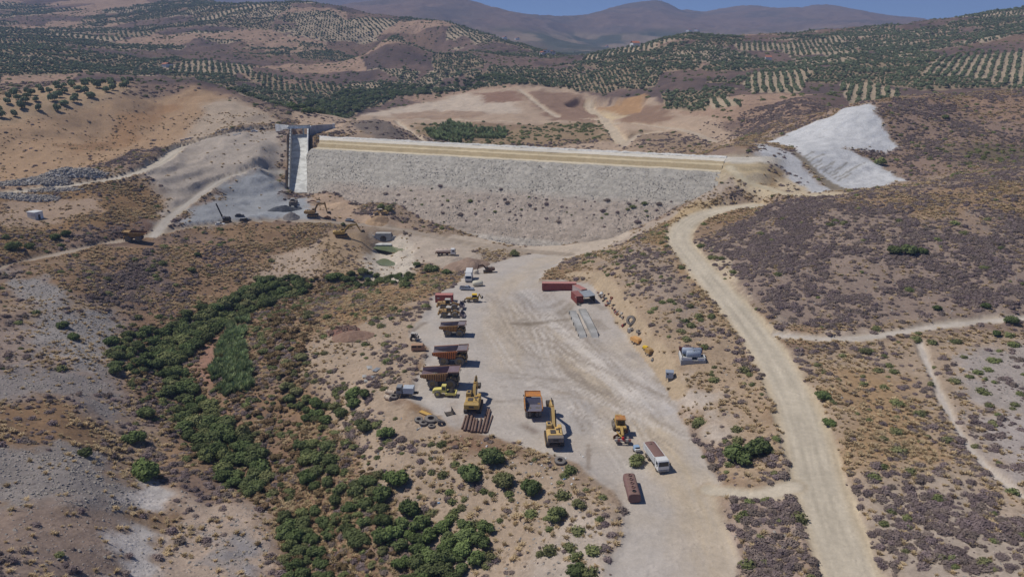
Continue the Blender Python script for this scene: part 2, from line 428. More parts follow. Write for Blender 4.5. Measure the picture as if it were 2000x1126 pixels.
def grove_kind(x, y):
    """0 none, 1 rows on pale soil, 2 dense grove; with the angle of the rows"""
    hx, hy, gap = parcel(x, y)
    r, r2 = _hash(hx, hy, 7), _hash(hx, hy, 8)
    nn = fbm(x, y, 420, 3, 73)
    s = slope_at(x, y)
    pr = .54 + .12 * (x < -100) + .5 * nn - 1.1 * np.maximum(s - .16, 0)
    kind = np.where(r < pr, np.where(r2 < .45, 1, 2), 0)
    ang = _hash(hx, hy, 9) * math.pi
    kind = np.where(gap < 5, 0, kind)
    for p in DENSE: kind = np.where(inside(x, y, p), 2, kind)
    for p in ROWS: kind = np.where(inside(x, y, p), 1, kind)
    kind = np.where((y < 640) & ~((x > 150) & (y > 590)), 0, kind)
    kind = np.where(y > 3300, 0, kind)
    for p in NOGROVE: kind = np.where(inside(x, y, p), 0, kind)
    return kind, ang, r2, gap
NOGROVE = [hits(p) for p in (
  [(560,236),(700,220),(800,185),(900,178),(1100,172),(1290,180),(1300,215),(1460,262),(1500,285),(1250,302),(800,280),(640,262)],
  [(0,262),(0,150),(380,150),(460,180),(560,240)],
  [(1300,225),(1450,205),(1560,188),(1640,205),(1700,200),(1640,240),(1500,275)],
  [(1100,55),(1300,40),(1300,70),(1150,90)],
  [(860,105),(1000,118),(1130,128),(1100,138),(960,128)],
  [(640,140),(740,135),(800,160),(650,160)],
  [(1800,100),(1900,85),(2100,60),(2100,90),(1850,112)],
  [(1410,140),(1500,130),(1480,142),(1420,160)], [(1560,160),(1640,165),(1650,180),(1590,182)])]
fk = GY > 560
x, y = GX[fk], GY[fk]
kind, ang, r2, gap = grove_kind(x, y)
hx, hy, _ = parcel(x, y)
r3 = _hash(hx, hy, 12)[:, None]
nz = fbm(x, y, 55, 5, 75)[:, None]; nb = fbm(x, y, 300, 4, 76)[:, None]
A_ = lambda *c: np.array(S(*c))[None]
scrub = A_(124,104,94) * (1 - sstep(-.3, .4, nz)) + A_(96,84,82) * sstep(-.3, .4, nz)
scrub = scrub * (1 - sstep(.1, .5, nb) * .6) + A_(142,116,92) * sstep(.1, .5, nb) * .6
scrub = np.where(r3 > .78, A_(172,144,120) * (1 + .1 * nz), scrub)
gr1 = A_(180,162,134) * (.95 + .12 * nz); gr2 = A_(156,138,110) * (.95 + .12 * nz)
c = np.where(kind[:, None] == 1, gr1, np.where(kind[:, None] == 2, gr2, scrub))
mt = sstep(2800, 4200, y)[:, None]
mcol = A_(138,116,108) * (1 - sstep(-.2, .4, nb)) + A_(114,103,101) * sstep(-.2, .4, nb)
mcol = mcol * (1 - .5 * sstep(.2, .5, nz)) + A_(150,128,114) * .5 * sstep(.2, .5, nz)
zf = GZ[fk][:, None]; low = (1 - sstep(95, 150, zf + 40 * nb)) * sstep(1900, 2600, y)[:, None]
np2 = fbm(x, y, 240, 4, 78)[:, None]; np3 = fbm(x, y, 700, 3, 79)[:, None]
vcol = A_(84,92,72) * (1 - sstep(-.05, .25, np2)) + A_(158,140,116) * sstep(-.05, .25, np2)
vcol = vcol * (1 - .6 * sstep(.1, .4, np3)) + A_(132,112,96) * .6 * sstep(.1, .4, np3)
c = c * (1 - mt) + mcol * mt
c = c * (1 - low) + vcol * low
a = sstep(560, 640, y)
COL[fk] = COL[fk] * (1 - a[:, None]) + c * a[:, None]
MSK[fk, 0] = .3; MSK[fk, 1] = np.where(kind > 0, .35, .9)
for kk in DEN: DEN[kk][fk] *= (1 - a)
DEN['green'][fk] += a * np.where(kind == 0, .004, 0) * (y < 2200)
# scrub hill on the right
zone([(1378,480),(1400,450),(1500,402),(1700,372),(2150,328),(2150,608),(1750,632),(1530,640),(1450,590)], S(150,132,118), 3, stones=.5, tuft=.5, purple=.85, ochre=.06, green=.004)
zone([(1620,402),(1760,372),(2100,336),(2100,430),(1900,440),(1750,425)], S(158,130,96), 6, 25, 9, .8, stones=.2, tuft=.5, purple=.22, ochre=.5, green=.002)
zone([(1500,610),(1560,645),(1750,640),(1950,612),(1940,628),(1750,652),(1540,655)], S(182,164,145), 2, stones=.5, tuft=.2, purple=.1, ochre=.1)
zone([(1370,465),(1390,480),(1460,570),(1530,655),(1500,650),(1420,560)], S(192,174,145), 1.5, stones=.4, tuft=.2, purple=.25, ochre=.1, green=.02)
# slope between yard and road
zone([(1115,505),(1290,432),(1330,500),(1480,690),(1530,800),(1540,935),(1400,945),(1340,800),(1270,700),(1195,580)], S(172,150,122), 2, stones=.4, tuft=.5, purple=.18, ochre=.22, green=.03)
zone([(1180,510),(1270,460),(1370,590),(1400,660),(1330,630),(1240,560)], S(160,142,124), 4, wamp=5, stones=.5, tuft=.4, purple=.55, ochre=.08, green=.02)
zone([(1230,450),(1290,435),(1320,490),(1400,580),(1470,680),(1430,650),(1330,530)], S(158,130,90), 3, tuft=.7, purple=.1, ochre=.5, green=.04)
zone([(1290,770),(1350,740),(1420,760),(1430,850),(1400,890),(1350,830)], S(190,176,160), 3, stones=.4, tuft=.1, ochre=.03)
# right foreground
zone([(1545,690),(1640,690),(1850,655),(2150,640),(2150,1250),(1720,1250),(1650,960)], S(172,152,128), 2, stones=.4, tuft=.5, purple=.2, ochre=.22, green=.03)
zone([(1700,930),(1850,900),(1960,1000),(2150,1000),(2150,1250),(1760,1250),(1700,1080)], S(172,158,142), 4, wamp=4, stones=.5, tuft=.4, purple=.4, ochre=.08, green=.04)
zone([(1640,720),(1780,740),(1850,900),(1760,950),(1660,900)], S(170,142,104), 4, wamp=5, stones=.3, tuft=.7, purple=.08, ochre=.45, green=.03)
zone([(1860,690),(2150,640),(2150,800),(1960,830),(1890,780)], S(168,157,148), 3, wamp=4, stones=.8, tuft=.1, purple=.09, green=.02)
zone([(1870,800),(2150,830),(2150,1000),(1980,940)], S(172,162,155), 3, stones=.5, tuft=.3, purple=.45, ochre=.05, green=.01)
zone([(1405,978),(1545,965),(1575,1010),(1600,1250),(1470,1250)], S(168,148,132), 1.5, stones=.5, tuft=.4, purple=.55, ochre=.1, green=.05)
# left foreground and gully
zone([(-150,575),(280,478),(620,438),(650,530),(500,590),(300,610),(150,570)], S(150,122,92), 2.5, stones=.35, tuft=.7, purple=.16, ochre=.5, green=.01)
zone([(540,500),(625,465),(650,520),(600,560),(470,570)], S(180,160,138), 3, wamp=4, stones=.3, tuft=.3, ochre=.08)
zone([(230,520),(300,490),(330,560),(260,590),(210,575)], S(128,110,100), 3, wamp=4, stones=.3, tuft=.6, purple=.6, ochre=.1, green=.04)
zone([(-150,620),(100,640),(260,650),(270,760),(245,860),(-150,760)], S(158,140,126), 3, stones=.6, tuft=.5, purple=.15, ochre=.25, green=.01)
zone([(15,535),(70,548),(140,605),(245,615),(235,700),(160,725),(60,640)], S(154,148,143), 3, wamp=5, stones=.9, tuft=.3, ochre=.12)
zone([(-150,730),(60,720),(200,740),(245,800),(240,850),(120,780),(-150,800)], S(140,132,128), 3, wamp=5, stones=.9, tuft=.3, ochre=.08)
zone([(-150,790),(100,770),(240,840),(235,880),(100,890),(-150,880)], S(146,118,86), 3, wamp=4, stones=.2, tuft=.8, purple=.12, ochre=.6)
zone([(-150,880),(200,895),(265,960),(285,1015),(200,1010),(-150,1030)], S(146,138,132), 3, wamp=5, stones=1, tuft=.3, ochre=.05)
zone([(-150,1015),(230,1010),(245,1250),(-150,1250)], S(158,138,122), 3, stones=.7, tuft=.6, purple=.07, ochre=.25, green=.003)
zone([(320,950),(530,985),(570,1080),(570,1250),(250,1250)], S(182,162,142), 2, stones=.8, tuft=.4, purple=.03, ochre=.18)
zone([(400,1010),(480,1000),(520,1060),(480,1110),(430,1080)], S(154,148,146), 2, wamp=4, stones=1, tuft=.2, ochre=.05)
zone([(290,945),(325,965),(300,1050),(262,1250),(225,1250),(250,1060)], S(196,188,180), 1.5, stones=.5, tuft=.1)
zone([(245,600),(480,570),(640,540),(700,560),(560,640),(500,700),(520,780),(640,830),(700,920),(760,1000),(760,1250),(560,1250),(540,1000),(420,930),(330,850),(260,760)], S(146,118,92), 3, stones=.2, tuft=.8, purple=.16, ochre=.5, green=.03)
zone([(375,690),(420,640),(450,640),(425,740),(400,750)], S(160,124,104), 1.5, stones=.1, tuft=.6, ochre=.15)
zone([(600,660),(700,610),(830,560),(850,610),(830,650),(840,690),(810,740),(770,790),(870,830),(960,860),(1100,910),(1200,1000),(1160,1250),(900,1250),(860,1050),(760,960),(690,860),(640,790),(590,720)], S(176,156,132), 2, stones=.7, tuft=.5, purple=.13, ochre=.16, green=.04)
zone([(700,560),(840,525),(900,520),(840,585),(700,630),(640,640)], S(158,128,90), 3, wamp=4, stones=.3, tuft=.8, purple=.05, ochre=.5, green=.04)
zone([(900,850),(1020,870),(1040,900),(960,900),(900,870)], S(140,112,88), 2, stones=.3, tuft=.6, ochre=.3)
zone([(1100,1000),(1200,1000),(1230,1060),(1190,1250),(1000,1250),(1040,1100)], S(186,172,156), 3, stones=.7, tuft=.3, purple=.12, ochre=.06, green=.03)
zone([(640,455),(700,450),(735,470),(730,530),(640,545),(625,500)], S(172,148,116), 2, stones=.2, tuft=.5, ochre=.2, purple=.05)
zone([(725,460),(810,458),(820,500),(790,560),(720,545)], S(196,184,166), 1.5, stones=.6, tuft=.05, ochre=.03)
zone([(790,448),(880,462),(1000,478),(1118,490),(1060,515),(1000,545),(900,530),(830,510)], S(182,167,149), 1.5, stones=.3, tuft=.1)
zone([(930,488),(1010,485),(1085,500),(1050,515),(950,512)], S(160,144,124), 2, stones=.4, tuft=.5, ochre=.25, purple=.05)
# left valley side
zone([(-200,400),(290,350),(335,390),(305,452),(150,445),(0,505),(-200,540)], S(150,120,82), 4, stones=.25, tuft=.8, purple=.1, ochre=.5, green=.006)
zone([(0,395),(180,385),(200,410),(0,440)], S(172,148,124), 3, stones=.2, tuft=.3, ochre=.1)
zone([(200,450),(290,425),(330,440),(300,458),(220,480)], S(122,98,84), 3, stones=.7, tuft=.6, purple=.3)
zone([(310,440),(420,370),(545,330),(558,252),(400,272),(330,302),(270,345),(325,390)], S(172,160,146), 3, stones=.6, tuft=.15, ochre=.006)
zone([(345,438),(435,366),(545,330),(562,385),(600,385),(655,425),(520,432),(420,444)], S(148,151,154), 3, stones=.6, tuft=.1, ochre=.01)
zone([(500,432),(545,395),(600,382),(640,400),(635,425)], S(162,166,169), 2, stones=.3, tuft=0)
zone([(-200,340),(0,235),(250,185),(380,165),(450,185),(545,235),(400,262),(320,300),(160,338),(-200,390)], S(172,142,108), 5, 25, 6, stones=.15, tuft=.3, purple=.006, ochre=.012)
zone([(400,200),(460,188),(548,238),(420,264),(360,280),(280,310)], S(176,158,136), 5, 25, 6, stones=.3, tuft=.2, ochre=.03)
zone([(100,280),(280,210),(380,180),(300,240),(150,300)], S(160,124,86), 5, 25, 8, .8, stones=.1, tuft=.5, ochre=.04)
zone([(-50,250),(0,185),(110,165),(260,160),(250,182),(130,220)], S(176,150,116), 5, tuft=.3, stones=.1)
# beside the dam
zone([(600,380),(680,385),(700,420),(850,445),(740,440),(620,430)], S(178,152,126), 2, stones=.3, tuft=.15, ochre=.02)
zone([(1100,495),(1180,470),(1290,425),(1400,360),(1430,330),(1440,360),(1330,420),(1180,490)], S(176,160,142), 2, stones=.6, tuft=.2, ochre=.06)
zone([(1290,440),(1340,400),(1500,388),(1500,398),(1400,405),(1320,440)], S(184,162,122), 1.5, stones=.3, tuft=.6, ochre=.3)
# right abutment
zone([(1700,205),(1800,188),(2150,172),(2150,330),(1770,352),(1720,322),(1665,294),(1755,290)], S(146,124,108), 4, stones=.5, tuft=.6, purple=.28, ochre=.05, green=.01)
zone([(1800,190),(2150,172),(2150,250),(1900,230)], S(156,128,104), 6, 25, 8, .8, stones=.3, tuft=.6, purple=.14, ochre=.1)
zone([(1800,290),(2100,270),(2100,310),(1850,325)], S(112,104,80), 6, 25, 8, .8, tuft=.7, purple=.3, green=.09)
zone([(1400,285),(1480,262),(1640,220),(1700,200),(1560,190),(1440,215),(1440,250)], S(156,130,108), 6, 25, 8, stones=.4, tuft=.6, purple=.2, ochre=.1)
zone([(1440,330),(1490,318),(1560,345),(1660,378),(1500,388),(1440,365)], S(196,178,146), 2, stones=.4, tuft=.2, ochre=.02, purple=.05)
zone([(1436,340),(1470,322),(1520,335),(1500,360),(1450,355)], S(160,132,88), 2, stones=.2, tuft=.7, ochre=.3, purple=.05)
zone([(1485,282),(1545,298),(1645,372),(1600,374),(1540,338),(1478,305)], S(190,190,190), 2, stones=.2, tuft=.05, purple=.02)
zone([(1498,277),(1540,258),(1600,236),(1640,217),(1700,203),(1722,240),(1757,286),(1705,296),(1648,289),(1690,308),(1722,322),(1768,352),(1705,363),(1642,371),(1582,330),(1548,290)], S(196,195,194), 1.2, 8, 2.6, stones=0, tuft=0)
zone([(1545,286),(1556,298),(1600,338),(1650,368),(1655,374),(1600,348),(1548,300)], S(140,128,110), .6, 3, .6, stones=.2, tuft=.2)
blend(ABW * sstep(-3, 0, curve + 2 * fbm(GX, GY, 6, 3, 421)) , S(190,172,140), stones=.3, tuft=.1)
blend(ABW * (1 - sstep(-2, 1, curve)), S(188,168,130), stones=.1, tuft=0)
blend(ABW * (1 - sstep(-14, -12.5, curve)), S(200,192,176), stones=.2, tuft=0)
def cstroke(pl, w, c, amt):
    L = hits(pl); k = box_of(L, w * 3); d, _ = seg_dist(GX[k], GY[k], L)
    a = (1 - sstep(w * .3, w * .8, d + .5 * fbm(GX[k], GY[k], 2, 2, 77))) * amt
    COL[k] = COL[k] * (1 - a[:, None]) + np.array(c) * a[:, None]
for q in range(11):
    x0 = 1562 + q * 7.5; y0 = 310 + q * 4.2; l_ = (28, 14, 34, 22, 12, 30, 18, 40, 16, 60, 24)[q]
    cstroke([(x0, y0), (x0 + l_, y0 - l_ * .52)], 1.0, S(140,132,118), .75)
# basin behind the dam
zone([(560,236),(700,225),(900,182),(1100,176),(1285,188),(1300,215),(1440,258),(1500,285),(1250,302),(800,280),(640,262)], S(184,160,134), 5, 25, 8, stones=.5, tuft=.3, ochre=.02, purple=.03)
zone([(700,225),(900,185),(1000,190),(1030,220),(850,230)], S(198,180,158), 6, 25, 6, stones=.4, tuft=.1)
zone([(800,240),(1000,245),(1150,240),(1200,275),(1100,280),(850,275)], S(158,136,104), 5, 25, 8, stones=.4, tuft=.7, ochre=.1, purple=.12, green=.02)
zone([(1115,190),(1265,183),(1250,222),(1165,214)], S(176,138,94), 4, 8, 4, stones=.2, tuft=.2)
zone([(1095,200),(1180,215),(1250,225),(1180,235),(1110,222)], S(202,180,140), 4, 8, 4, stones=.2, tuft=.1)
zone([(930,182),(1010,180),(1020,196),(950,200)], S(150,118,96), 4, 8, 4, stones=.3, tuft=.4)
zone([(1010,184),(1095,182),(1150,205),(1175,238),(1080,236)], S(152,124,102), 5, 25, 8, stones=.4, tuft=.6, purple=.04)
zone([(1205,238),(1235,222),(1290,205),(1310,235),(1240,246)], S(150,122,98), 5, 25, 8, stones=.4, tuft=.6, purple=.05, ochre=.02)
zone([(1230,256),(1320,262),(1440,276),(1400,292),(1250,296)], S(160,138,112), 5, 25, 8, stones=.5, tuft=.7, purple=.08, ochre=.04, green=.003)
zone([(900,240),(1000,243),(1060,246),(1000,252),(880,250)], S(150,126,98), 4, 8, 6, stones=.4, tuft=.7, purple=.06, ochre=.05, green=.004)
zone([(760,222),(850,215),(960,222),(900,232),(770,232)], S(166,138,112), 5, 25, 8, .8, stones=.4, tuft=.4)
zone([(695,245),(735,228),(775,250),(785,272),(740,272)], S(128,116,106), 3, 8, 4, stones=.9, tuft=.4, purple=.05)
zone([(880,455),(1000,470),(1120,476),(1200,455),(1240,450),(1160,492),(1118,502),(1088,492),(1000,481),(880,470)], S(190,174,154), 2, stones=.3, tuft=0)
# roads and yard on top
rc = roadcol[np.maximum(road_id, 0)]
track = np.abs(np.abs(road_d) - 1.9 + 0.5 * fbm(GX, GY, 30, 2, 80))
vr = 1 + 0.09 * fbm(GX, GY, 22, 3, 81) - 0.07 * (1 - sstep(.2, .9, track)) + 0.05 * fbm(GX * 1, GY, 3, 3, 82)
# widen road colour to the soft edge: nearest road colour by repeated dilation
for ri, (nm, L) in enumerate(RL.items()):
    w = ROADS[nm][1]
    k = box_of(L, w)
    d, tt = seg_dist(GX[k], GY[k], L)
    e = 0.9 * fbm(GX[k], GY[k], 5, 3, 60 + ri)
    a = 1 - sstep(w / 2 - .5, w / 2 + .6, d + e)
    edge = sstep(w * .25, w * .5, d)[:, None]
    cc_ = np.array(roadcol[ri]) * (1 - edge) + np.array(roadcol[ri]) * np.array([.96, .90, .80]) * edge
    lane = np.abs(np.abs(d) - 1.7 - .5 * fbm(tt, tt * 0, 25, 2, 90 + ri))
    streak = fbm(d * 6, tt * .35, 4, 3, 95)
    v = 1 + .16 * streak + .07 * fbm(GX[k], GY[k], 16, 3, 96) - .11 * (1 - sstep(.15, .8, lane))
    full = np.zeros(GX.shape); full[k] = a
    cimg = COL[k]; COL[k] = cimg * (1 - a[:, None]) + cc_ * v[:, None] * a[:, None]
    for kk in DEN: DEN[kk][k] *= (1 - a)
    MSK[k, 0] = MSK[k, 0] * (1 - a) + .15 * a; MSK[k, 1] *= (1 - a); MSK[k, 2] = np.maximum(MSK[k, 2], a)
yc = np.ones(GX.shape + (3,)) * np.array(S(184,174,160))
def ymix(alpha, c):
    global yc
    yc = yc * (1 - alpha[..., None]) + np.array(c) * alpha[..., None]
ymix(sstep(-.1, .5, fbm(GX, GY, 34, 4, 101)) * .5, S(190,174,148))
ymix(sstep(0, .5, fbm(GX, GY, 20, 4, 102)) * .5, S(176,170,162))
def ystroke(pl, w, c, amt, seed, soft=1.5):
    L = smooth_line(hits(pl), 4); k = box_of(L, w * 2 + 6)
    d, tt = seg_dist(GX[k], GY[k], L)
    a = (1 - sstep(w / 2 - soft, w / 2 + soft, d + soft * 1.4 * fbm(GX[k], GY[k], w, 4, seed))) * amt * (.75 + .5 * fbm(d * 4, tt * .3, 5, 3, seed + 1))
    f = np.zeros(GX.shape); f[k] = np.clip(a, 0, 1); ymix(f, c)
ystroke([(1460,1200),(1395,1050),(1345,930),(1285,850),(1200,780),(1110,700),(1020,620)], 9, S(196,176,142), .75, 110, 3)
ystroke([(1400,1200),(1345,1050),(1310,960),(1270,880),(1190,800)], 6, S(188,170,142), .5, 112, 2.5)
ystroke([(1100,497),(1030,530),(985,570),(985,640),(1000,720)], 11, S(192,174,146), .7, 114, 3)
ystroke([(1150,700),(1230,740),(1290,800)], 10, S(198,192,184), .6, 116, 4)
for j, ph in enumerate(((960,560,1010,640,1150,760), (975,560,1040,680,1200,800), (1000,545,970,660,1010,740), (990,620,1100,720,1260,830))):
    ystroke([(ph[0], ph[1]), (ph[2], ph[3]), (ph[4], ph[5])], 1.2, S(168,156,140), .4, 120 + j, .6)
for j in range(26):
    gq = random.Random(900 + j); x0 = gq.uniform(930, 1060); x1 = x0 + gq.uniform(20, 150); x2 = x1 + gq.uniform(60, 260); y0 = gq.uniform(560, 640); y1 = y0 + gq.uniform(70, 120); y2 = min(y1 + gq.uniform(80, 200), 1080)
    dark = gq.random() < .55
    for o_ in (0, 9 + y1 * .006): ystroke([(x0 + o_, y0), (x1 + o_, y1), (x2 + o_ * 1.2, y2)], .6, S(150,136,118) if dark else S(210,200,184), .7, 940 + j, .4)
for j in range(10):
    gq = random.Random(970 + j); x0, y0 = gq.uniform(930, 1010), gq.uniform(600, 780)
    for o_ in (0, 8): ystroke([(x0, y0 + o_), (x0 + 60, y0 + gq.uniform(-8, 14) + o_), (x0 + 170, y0 + gq.uniform(-30, 60) + o_)], .6, S(154,141,124), .6, 980 + j, .4)
ST = S(132,118,98)       # oil and water stains
ystroke([(1100,588),(1080,597),(1045,603)], 2.0, ST, .8, 130, .8)
ystroke([(1118,592),(1105,605),(1095,612)], 3.0, ST, .7, 132, .9)
ystroke([(1115,622),(1085,626),(1040,632),(1005,632)], 2.2, ST, .8, 134, .8)
ystroke([(1160,593),(1175,602)], 3.2, ST, .7, 136, .9)
ystroke([(1163,625),(1176,640)], 3.0, ST, .6, 138, .9)
ystroke([(1148,870),(1150,890),(1148,915)], 1.0, S(120,96,72), .8, 140, .4)
ystroke([(1280,738),(1290,745)], 3.0, S(140,122,94), .8, 142, 1)
ystroke([(1085,765),(1100,768)], 2.0, S(150,130,104), .6, 144, .8)
ystroke([(1025,832),(1045,842)], 2.2, S(118,100,84), .7, 146, .8)
ystroke([(880,790),(905,842),(925,845)], 3.0, S(150,128,104), .5, 148, 1.2)
ystroke([(1230,690),(1255,705)], 3.5, S(140,132,126), .6, 150, 1.2)
ystroke([(1075,590),(1060,600)], 6, S(196,192,186), .4, 152, 2)
ystroke([(830,630),(815,640),(800,650)], 1.6, S(128,112,96), .7, 154, .8)
yc *= np.array([.975, .965, 1.0])
yc *= (1 + .06 * fbm(GX, GY, 7, 4, 105) + .05 * fbm(GX, GY, 1.6, 2, 106))[..., None]
a = yard_w * (1 - road_w)
COL = COL * (1 - a[..., None]) + yc * a[..., None]
for kk in DEN: DEN[kk] *= (1 - a)
MSK[..., 0] = MSK[..., 0] * (1 - a) + .2 * a; MSK[..., 1] *= (1 - a); MSK[..., 2] = np.maximum(MSK[..., 2], a * .9)
# dry cover is browner and darker than the bare worked ground
nat = (1 - np.clip(MSK[..., 2], 0, 1)) * (1 - sstep(-1, 2, wsd)) * np.clip(.35 + MSK[..., 1], 0, 1)
COL = COL * (1 - nat[..., None] + nat[..., None] * np.array([.925, .875, .85]))
# raw earth bank along the yard
BANK = smooth_line(hits([(1118,535),(1163,541),(1192,578),(1225,622),(1258,668),(1290,712),(1320,770)]))
k = box_of(BANK, 12); d, _ = seg_dist(GX[k], GY[k], BANK)
a = np.zeros(GX.shape); a[k] = (1 - sstep(1.6, 3.4, d + 1.2 * fbm(GX[k], GY[k], 7, 3, 160))) * (ysd[k] < 0.6)
blend(a, S(178,155,124), stones=.3, tuft=.1, ochre=.02)
# valley road surface widening on the flat below the dam

# ------------------------------------------------------------------ materials
def mat(name):
    m = bpy.data.materials.new(name); m.use_nodes = True
    nt = m.node_tree
    return m, nt, nt.nodes['Principled BSDF']
def node(nt, kind, **kw):
    nd = nt.nodes.new(kind)
    for k_, v_ in kw.items():
        if k_.startswith('i_'): nd.inputs[k_[2:].replace('_', ' ')].default_value = v_
        else: setattr(nd, k_, v_)
    return nd
def mixc(nt, fac, a, b, mode='MIX'):
    nd = nt.nodes.new('ShaderNodeMix'); nd.data_type = 'RGBA'; nd.blend_type = mode
    for s_, v_ in ((0, fac), (6, a), (7, b)):
        if hasattr(v_, 'is_linked') or isinstance(v_, bpy.types.NodeSocket): nt.links.new(v_, nd.inputs[s_])
        else: nd.inputs[s_].default_value = (v_ if s_ == 0 else tuple(v_) + (1,) if len(v_) == 3 else v_)
    return nd.outputs[2]
def mth(nt, op, a, b=None, clamp=False):
    nd = nt.nodes.new('ShaderNodeMath'); nd.operation = op; nd.use_clamp = clamp
    for s_, v_ in ((0, a), (1, b)):
        if v_ is None: continue
        if isinstance(v_, bpy.types.NodeSocket): nt.links.new(v_, nd.inputs[s_])
        else: nd.inputs[s_].default_value = v_
    return nd.outputs[0]
def mrange(nt, v, a, b, c, d):
    nd = nt.nodes.new('ShaderNodeMapRange'); nt.links.new(v, nd.inputs[0])
    for s_, q in zip((1, 2, 3, 4), (a, b, c, d)): nd.inputs[s_].default_value = q
    return nd.outputs[0]

def ground_material():
    m, nt, b = mat('ground_cover')
    col = node(nt, 'ShaderNodeAttribute', attribute_name='col').outputs['Color']
    msk = node(nt, 'ShaderNodeAttribute', attribute_name='msk')
    sepm = node(nt, 'ShaderNodeSeparateColor'); nt.links.new(msk.outputs['Color'], sepm.inputs[0])
    st, tf, sm = sepm.outputs
    geo = node(nt, 'ShaderNodeNewGeometry').outputs['Position']
    def noise(scale, detail=4, rough=.55):
        nd = node(nt, 'ShaderNodeTexNoise'); nt.links.new(geo, nd.inputs['Vector'])
        nd.inputs['Scale'].default_value = scale; nd.inputs['Detail'].default_value = detail; nd.inputs['Roughness'].default_value = rough
        return nd.outputs['Fac']
    nA, nB, nC = noise(.9, 5, .65), noise(.16, 4), noise(3.2, 3, .6)
    v = mth(nt, 'ADD', mrange(nt, nA, .25, .75, .80, 1.2), mrange(nt, nB, .3, .7, -.12, .12))
    v = mth(nt, 'ADD', v, mrange(nt, nC, .3, .7, -.09, .09))
    inv = mth(nt, 'SUBTRACT', 1.0, mth(nt, 'MULTIPLY', sm, .42))
    v = mth(nt, 'ADD', 1.0, mth(nt, 'MULTIPLY', mth(nt, 'SUBTRACT', v, 1.0), inv))
    vc = node(nt, 'ShaderNodeCombineColor')
    for i in range(3): nt.links.new(v, vc.inputs[i])
    c = mixc(nt, 1.0, col, vc.outputs[0], 'MULTIPLY')
    # dry tufts: darker, browner specks
    vor = node(nt, 'ShaderNodeTexVoronoi'); nt.links.new(geo, vor.inputs['Vector']); vor.inputs['Scale'].default_value = .85
    sp1 = mrange(nt, vor.outputs['Distance'], .12, .42, 1, 0)
    sp1 = mth(nt, 'MULTIPLY', sp1, mrange(nt, nB, .42, .62, 0, 1))
    c = mixc(nt, mth(nt, 'MULTIPLY', mth(nt, 'MULTIPLY', sp1, tf), .75), c, mixc(nt, nC, S(112,88,58), S(92,78,70)))
    # larger clumps readable from far away
    vor3 = node(nt, 'ShaderNodeTexVoronoi'); nt.links.new(geo, vor3.inputs['Vector']); vor3.inputs['Scale'].default_value = .16
    sp3 = mth(nt, 'MULTIPLY', mrange(nt, vor3.outputs['Distance'], .2, .42, 1, 0), mrange(nt, tf, .62, .85, 0, .85))
    sp3 = mth(nt, 'MULTIPLY', sp3, mrange(nt, noise(.035, 3), .4, .6, 0, 1))
    c = mixc(nt, sp3, c, S(92,80,76))
    # stones: pale specks
    vor2 = node(nt, 'ShaderNodeTexVoronoi'); nt.links.new(geo, vor2.inputs['Vector']); vor2.inputs['Scale'].default_value = 1.7
    sepc = node(nt, 'ShaderNodeSeparateColor'); nt.links.new(vor2.outputs['Color'], sepc.inputs[0])
    sp2 = mth(nt, 'MULTIPLY', mrange(nt, vor2.outputs['Distance'], .18, .34, 1, 0), mrange(nt, sepc.outputs[0], .62, .7, 0, 1))
    c = mixc(nt, mth(nt, 'MULTIPLY', mth(nt, 'MULTIPLY', sp2, st), .75), c, mixc(nt, .5, c, S(222,214,206)))
    nt.links.new(c, b.inputs['Base Color'])
    b.inputs['Roughness'].default_value = .95
    b.inputs['Specular IOR Level'].default_value = .1
    hgt_ = mth(nt, 'ADD', mth(nt, 'MULTIPLY', nA, .55), mth(nt, 'MULTIPLY', mth(nt, 'ADD', sp1, mth(nt, 'MULTIPLY', sp2, st)), .35))
    bmp = node(nt, 'ShaderNodeBump'); bmp.inputs['Distance'].default_value = .45
    nt.links.new(hgt_, bmp.inputs['Height'])
    nt.links.new(mth(nt, 'MULTIPLY', inv, .75), bmp.inputs['Strength'])
    nt.links.new(bmp.outputs[0], b.inputs['Normal'])
    return m
GROUND = ground_material()

_flat = {}
def paint(name, c, rough=.7, metal=0.0, dirt=.35, dirtc=(150,132,112), scale=.9, rust=0.0, rustc=(110,66,44), spec=.3):
    """weathered paint: base colour with dust and rust patches"""
    if name in _flat: return _flat[name]
    m, nt, b = mat(name)
    tc = node(nt, 'ShaderNodeTexCoord').outputs['Object']
    def noise(s_, d_=4):
        nd = node(nt, 'ShaderNodeTexNoise'); nt.links.new(tc, nd.inputs['Vector'])
        nd.inputs['Scale'].default_value = s_; nd.inputs['Detail'].default_value = d_; return nd.outputs['Fac']
    a = noise(scale); f = noise(scale * 5)
    geo = node(nt, 'ShaderNodeNewGeometry'); sx = node(nt, 'ShaderNodeSeparateXYZ'); nt.links.new(geo.outputs['Normal'], sx.inputs[0])
    upw = mrange(nt, sx.outputs[2], .2, 1, .35, 1)
    c0 = mixc(nt, mrange(nt, f, .3, .7, 0, .35), S(*c), tuple(q * .72 for q in S(*c)))
    if rust > 0: c0 = mixc(nt, mth(nt, 'MULTIPLY', mrange(nt, a, .5 - .2 * rust, .62, 0, 1), min(1, rust * 1.3)), c0, S(*rustc))
    c1 = mixc(nt, mth(nt, 'MULTIPLY', mth(nt, 'MULTIPLY', mrange(nt, noise(scale * 1.7), .35, .7, .2, 1), upw), dirt), c0, S(*dirtc))
    nt.links.new(c1, b.inputs['Base Color'])
    b.inputs['Roughness'].default_value = rough; b.inputs['Metallic'].default_value = metal; b.inputs['Specular IOR Level'].default_value = spec
    bmp = node(nt, 'ShaderNodeBump'); bmp.inputs['Distance'].default_value = .02; bmp.inputs['Strength'].default_value = .3
    nt.links.new(f, bmp.inputs['Height']); nt.links.new(bmp.outputs[0], b.inputs['Normal'])
    _flat[name] = m
    return m

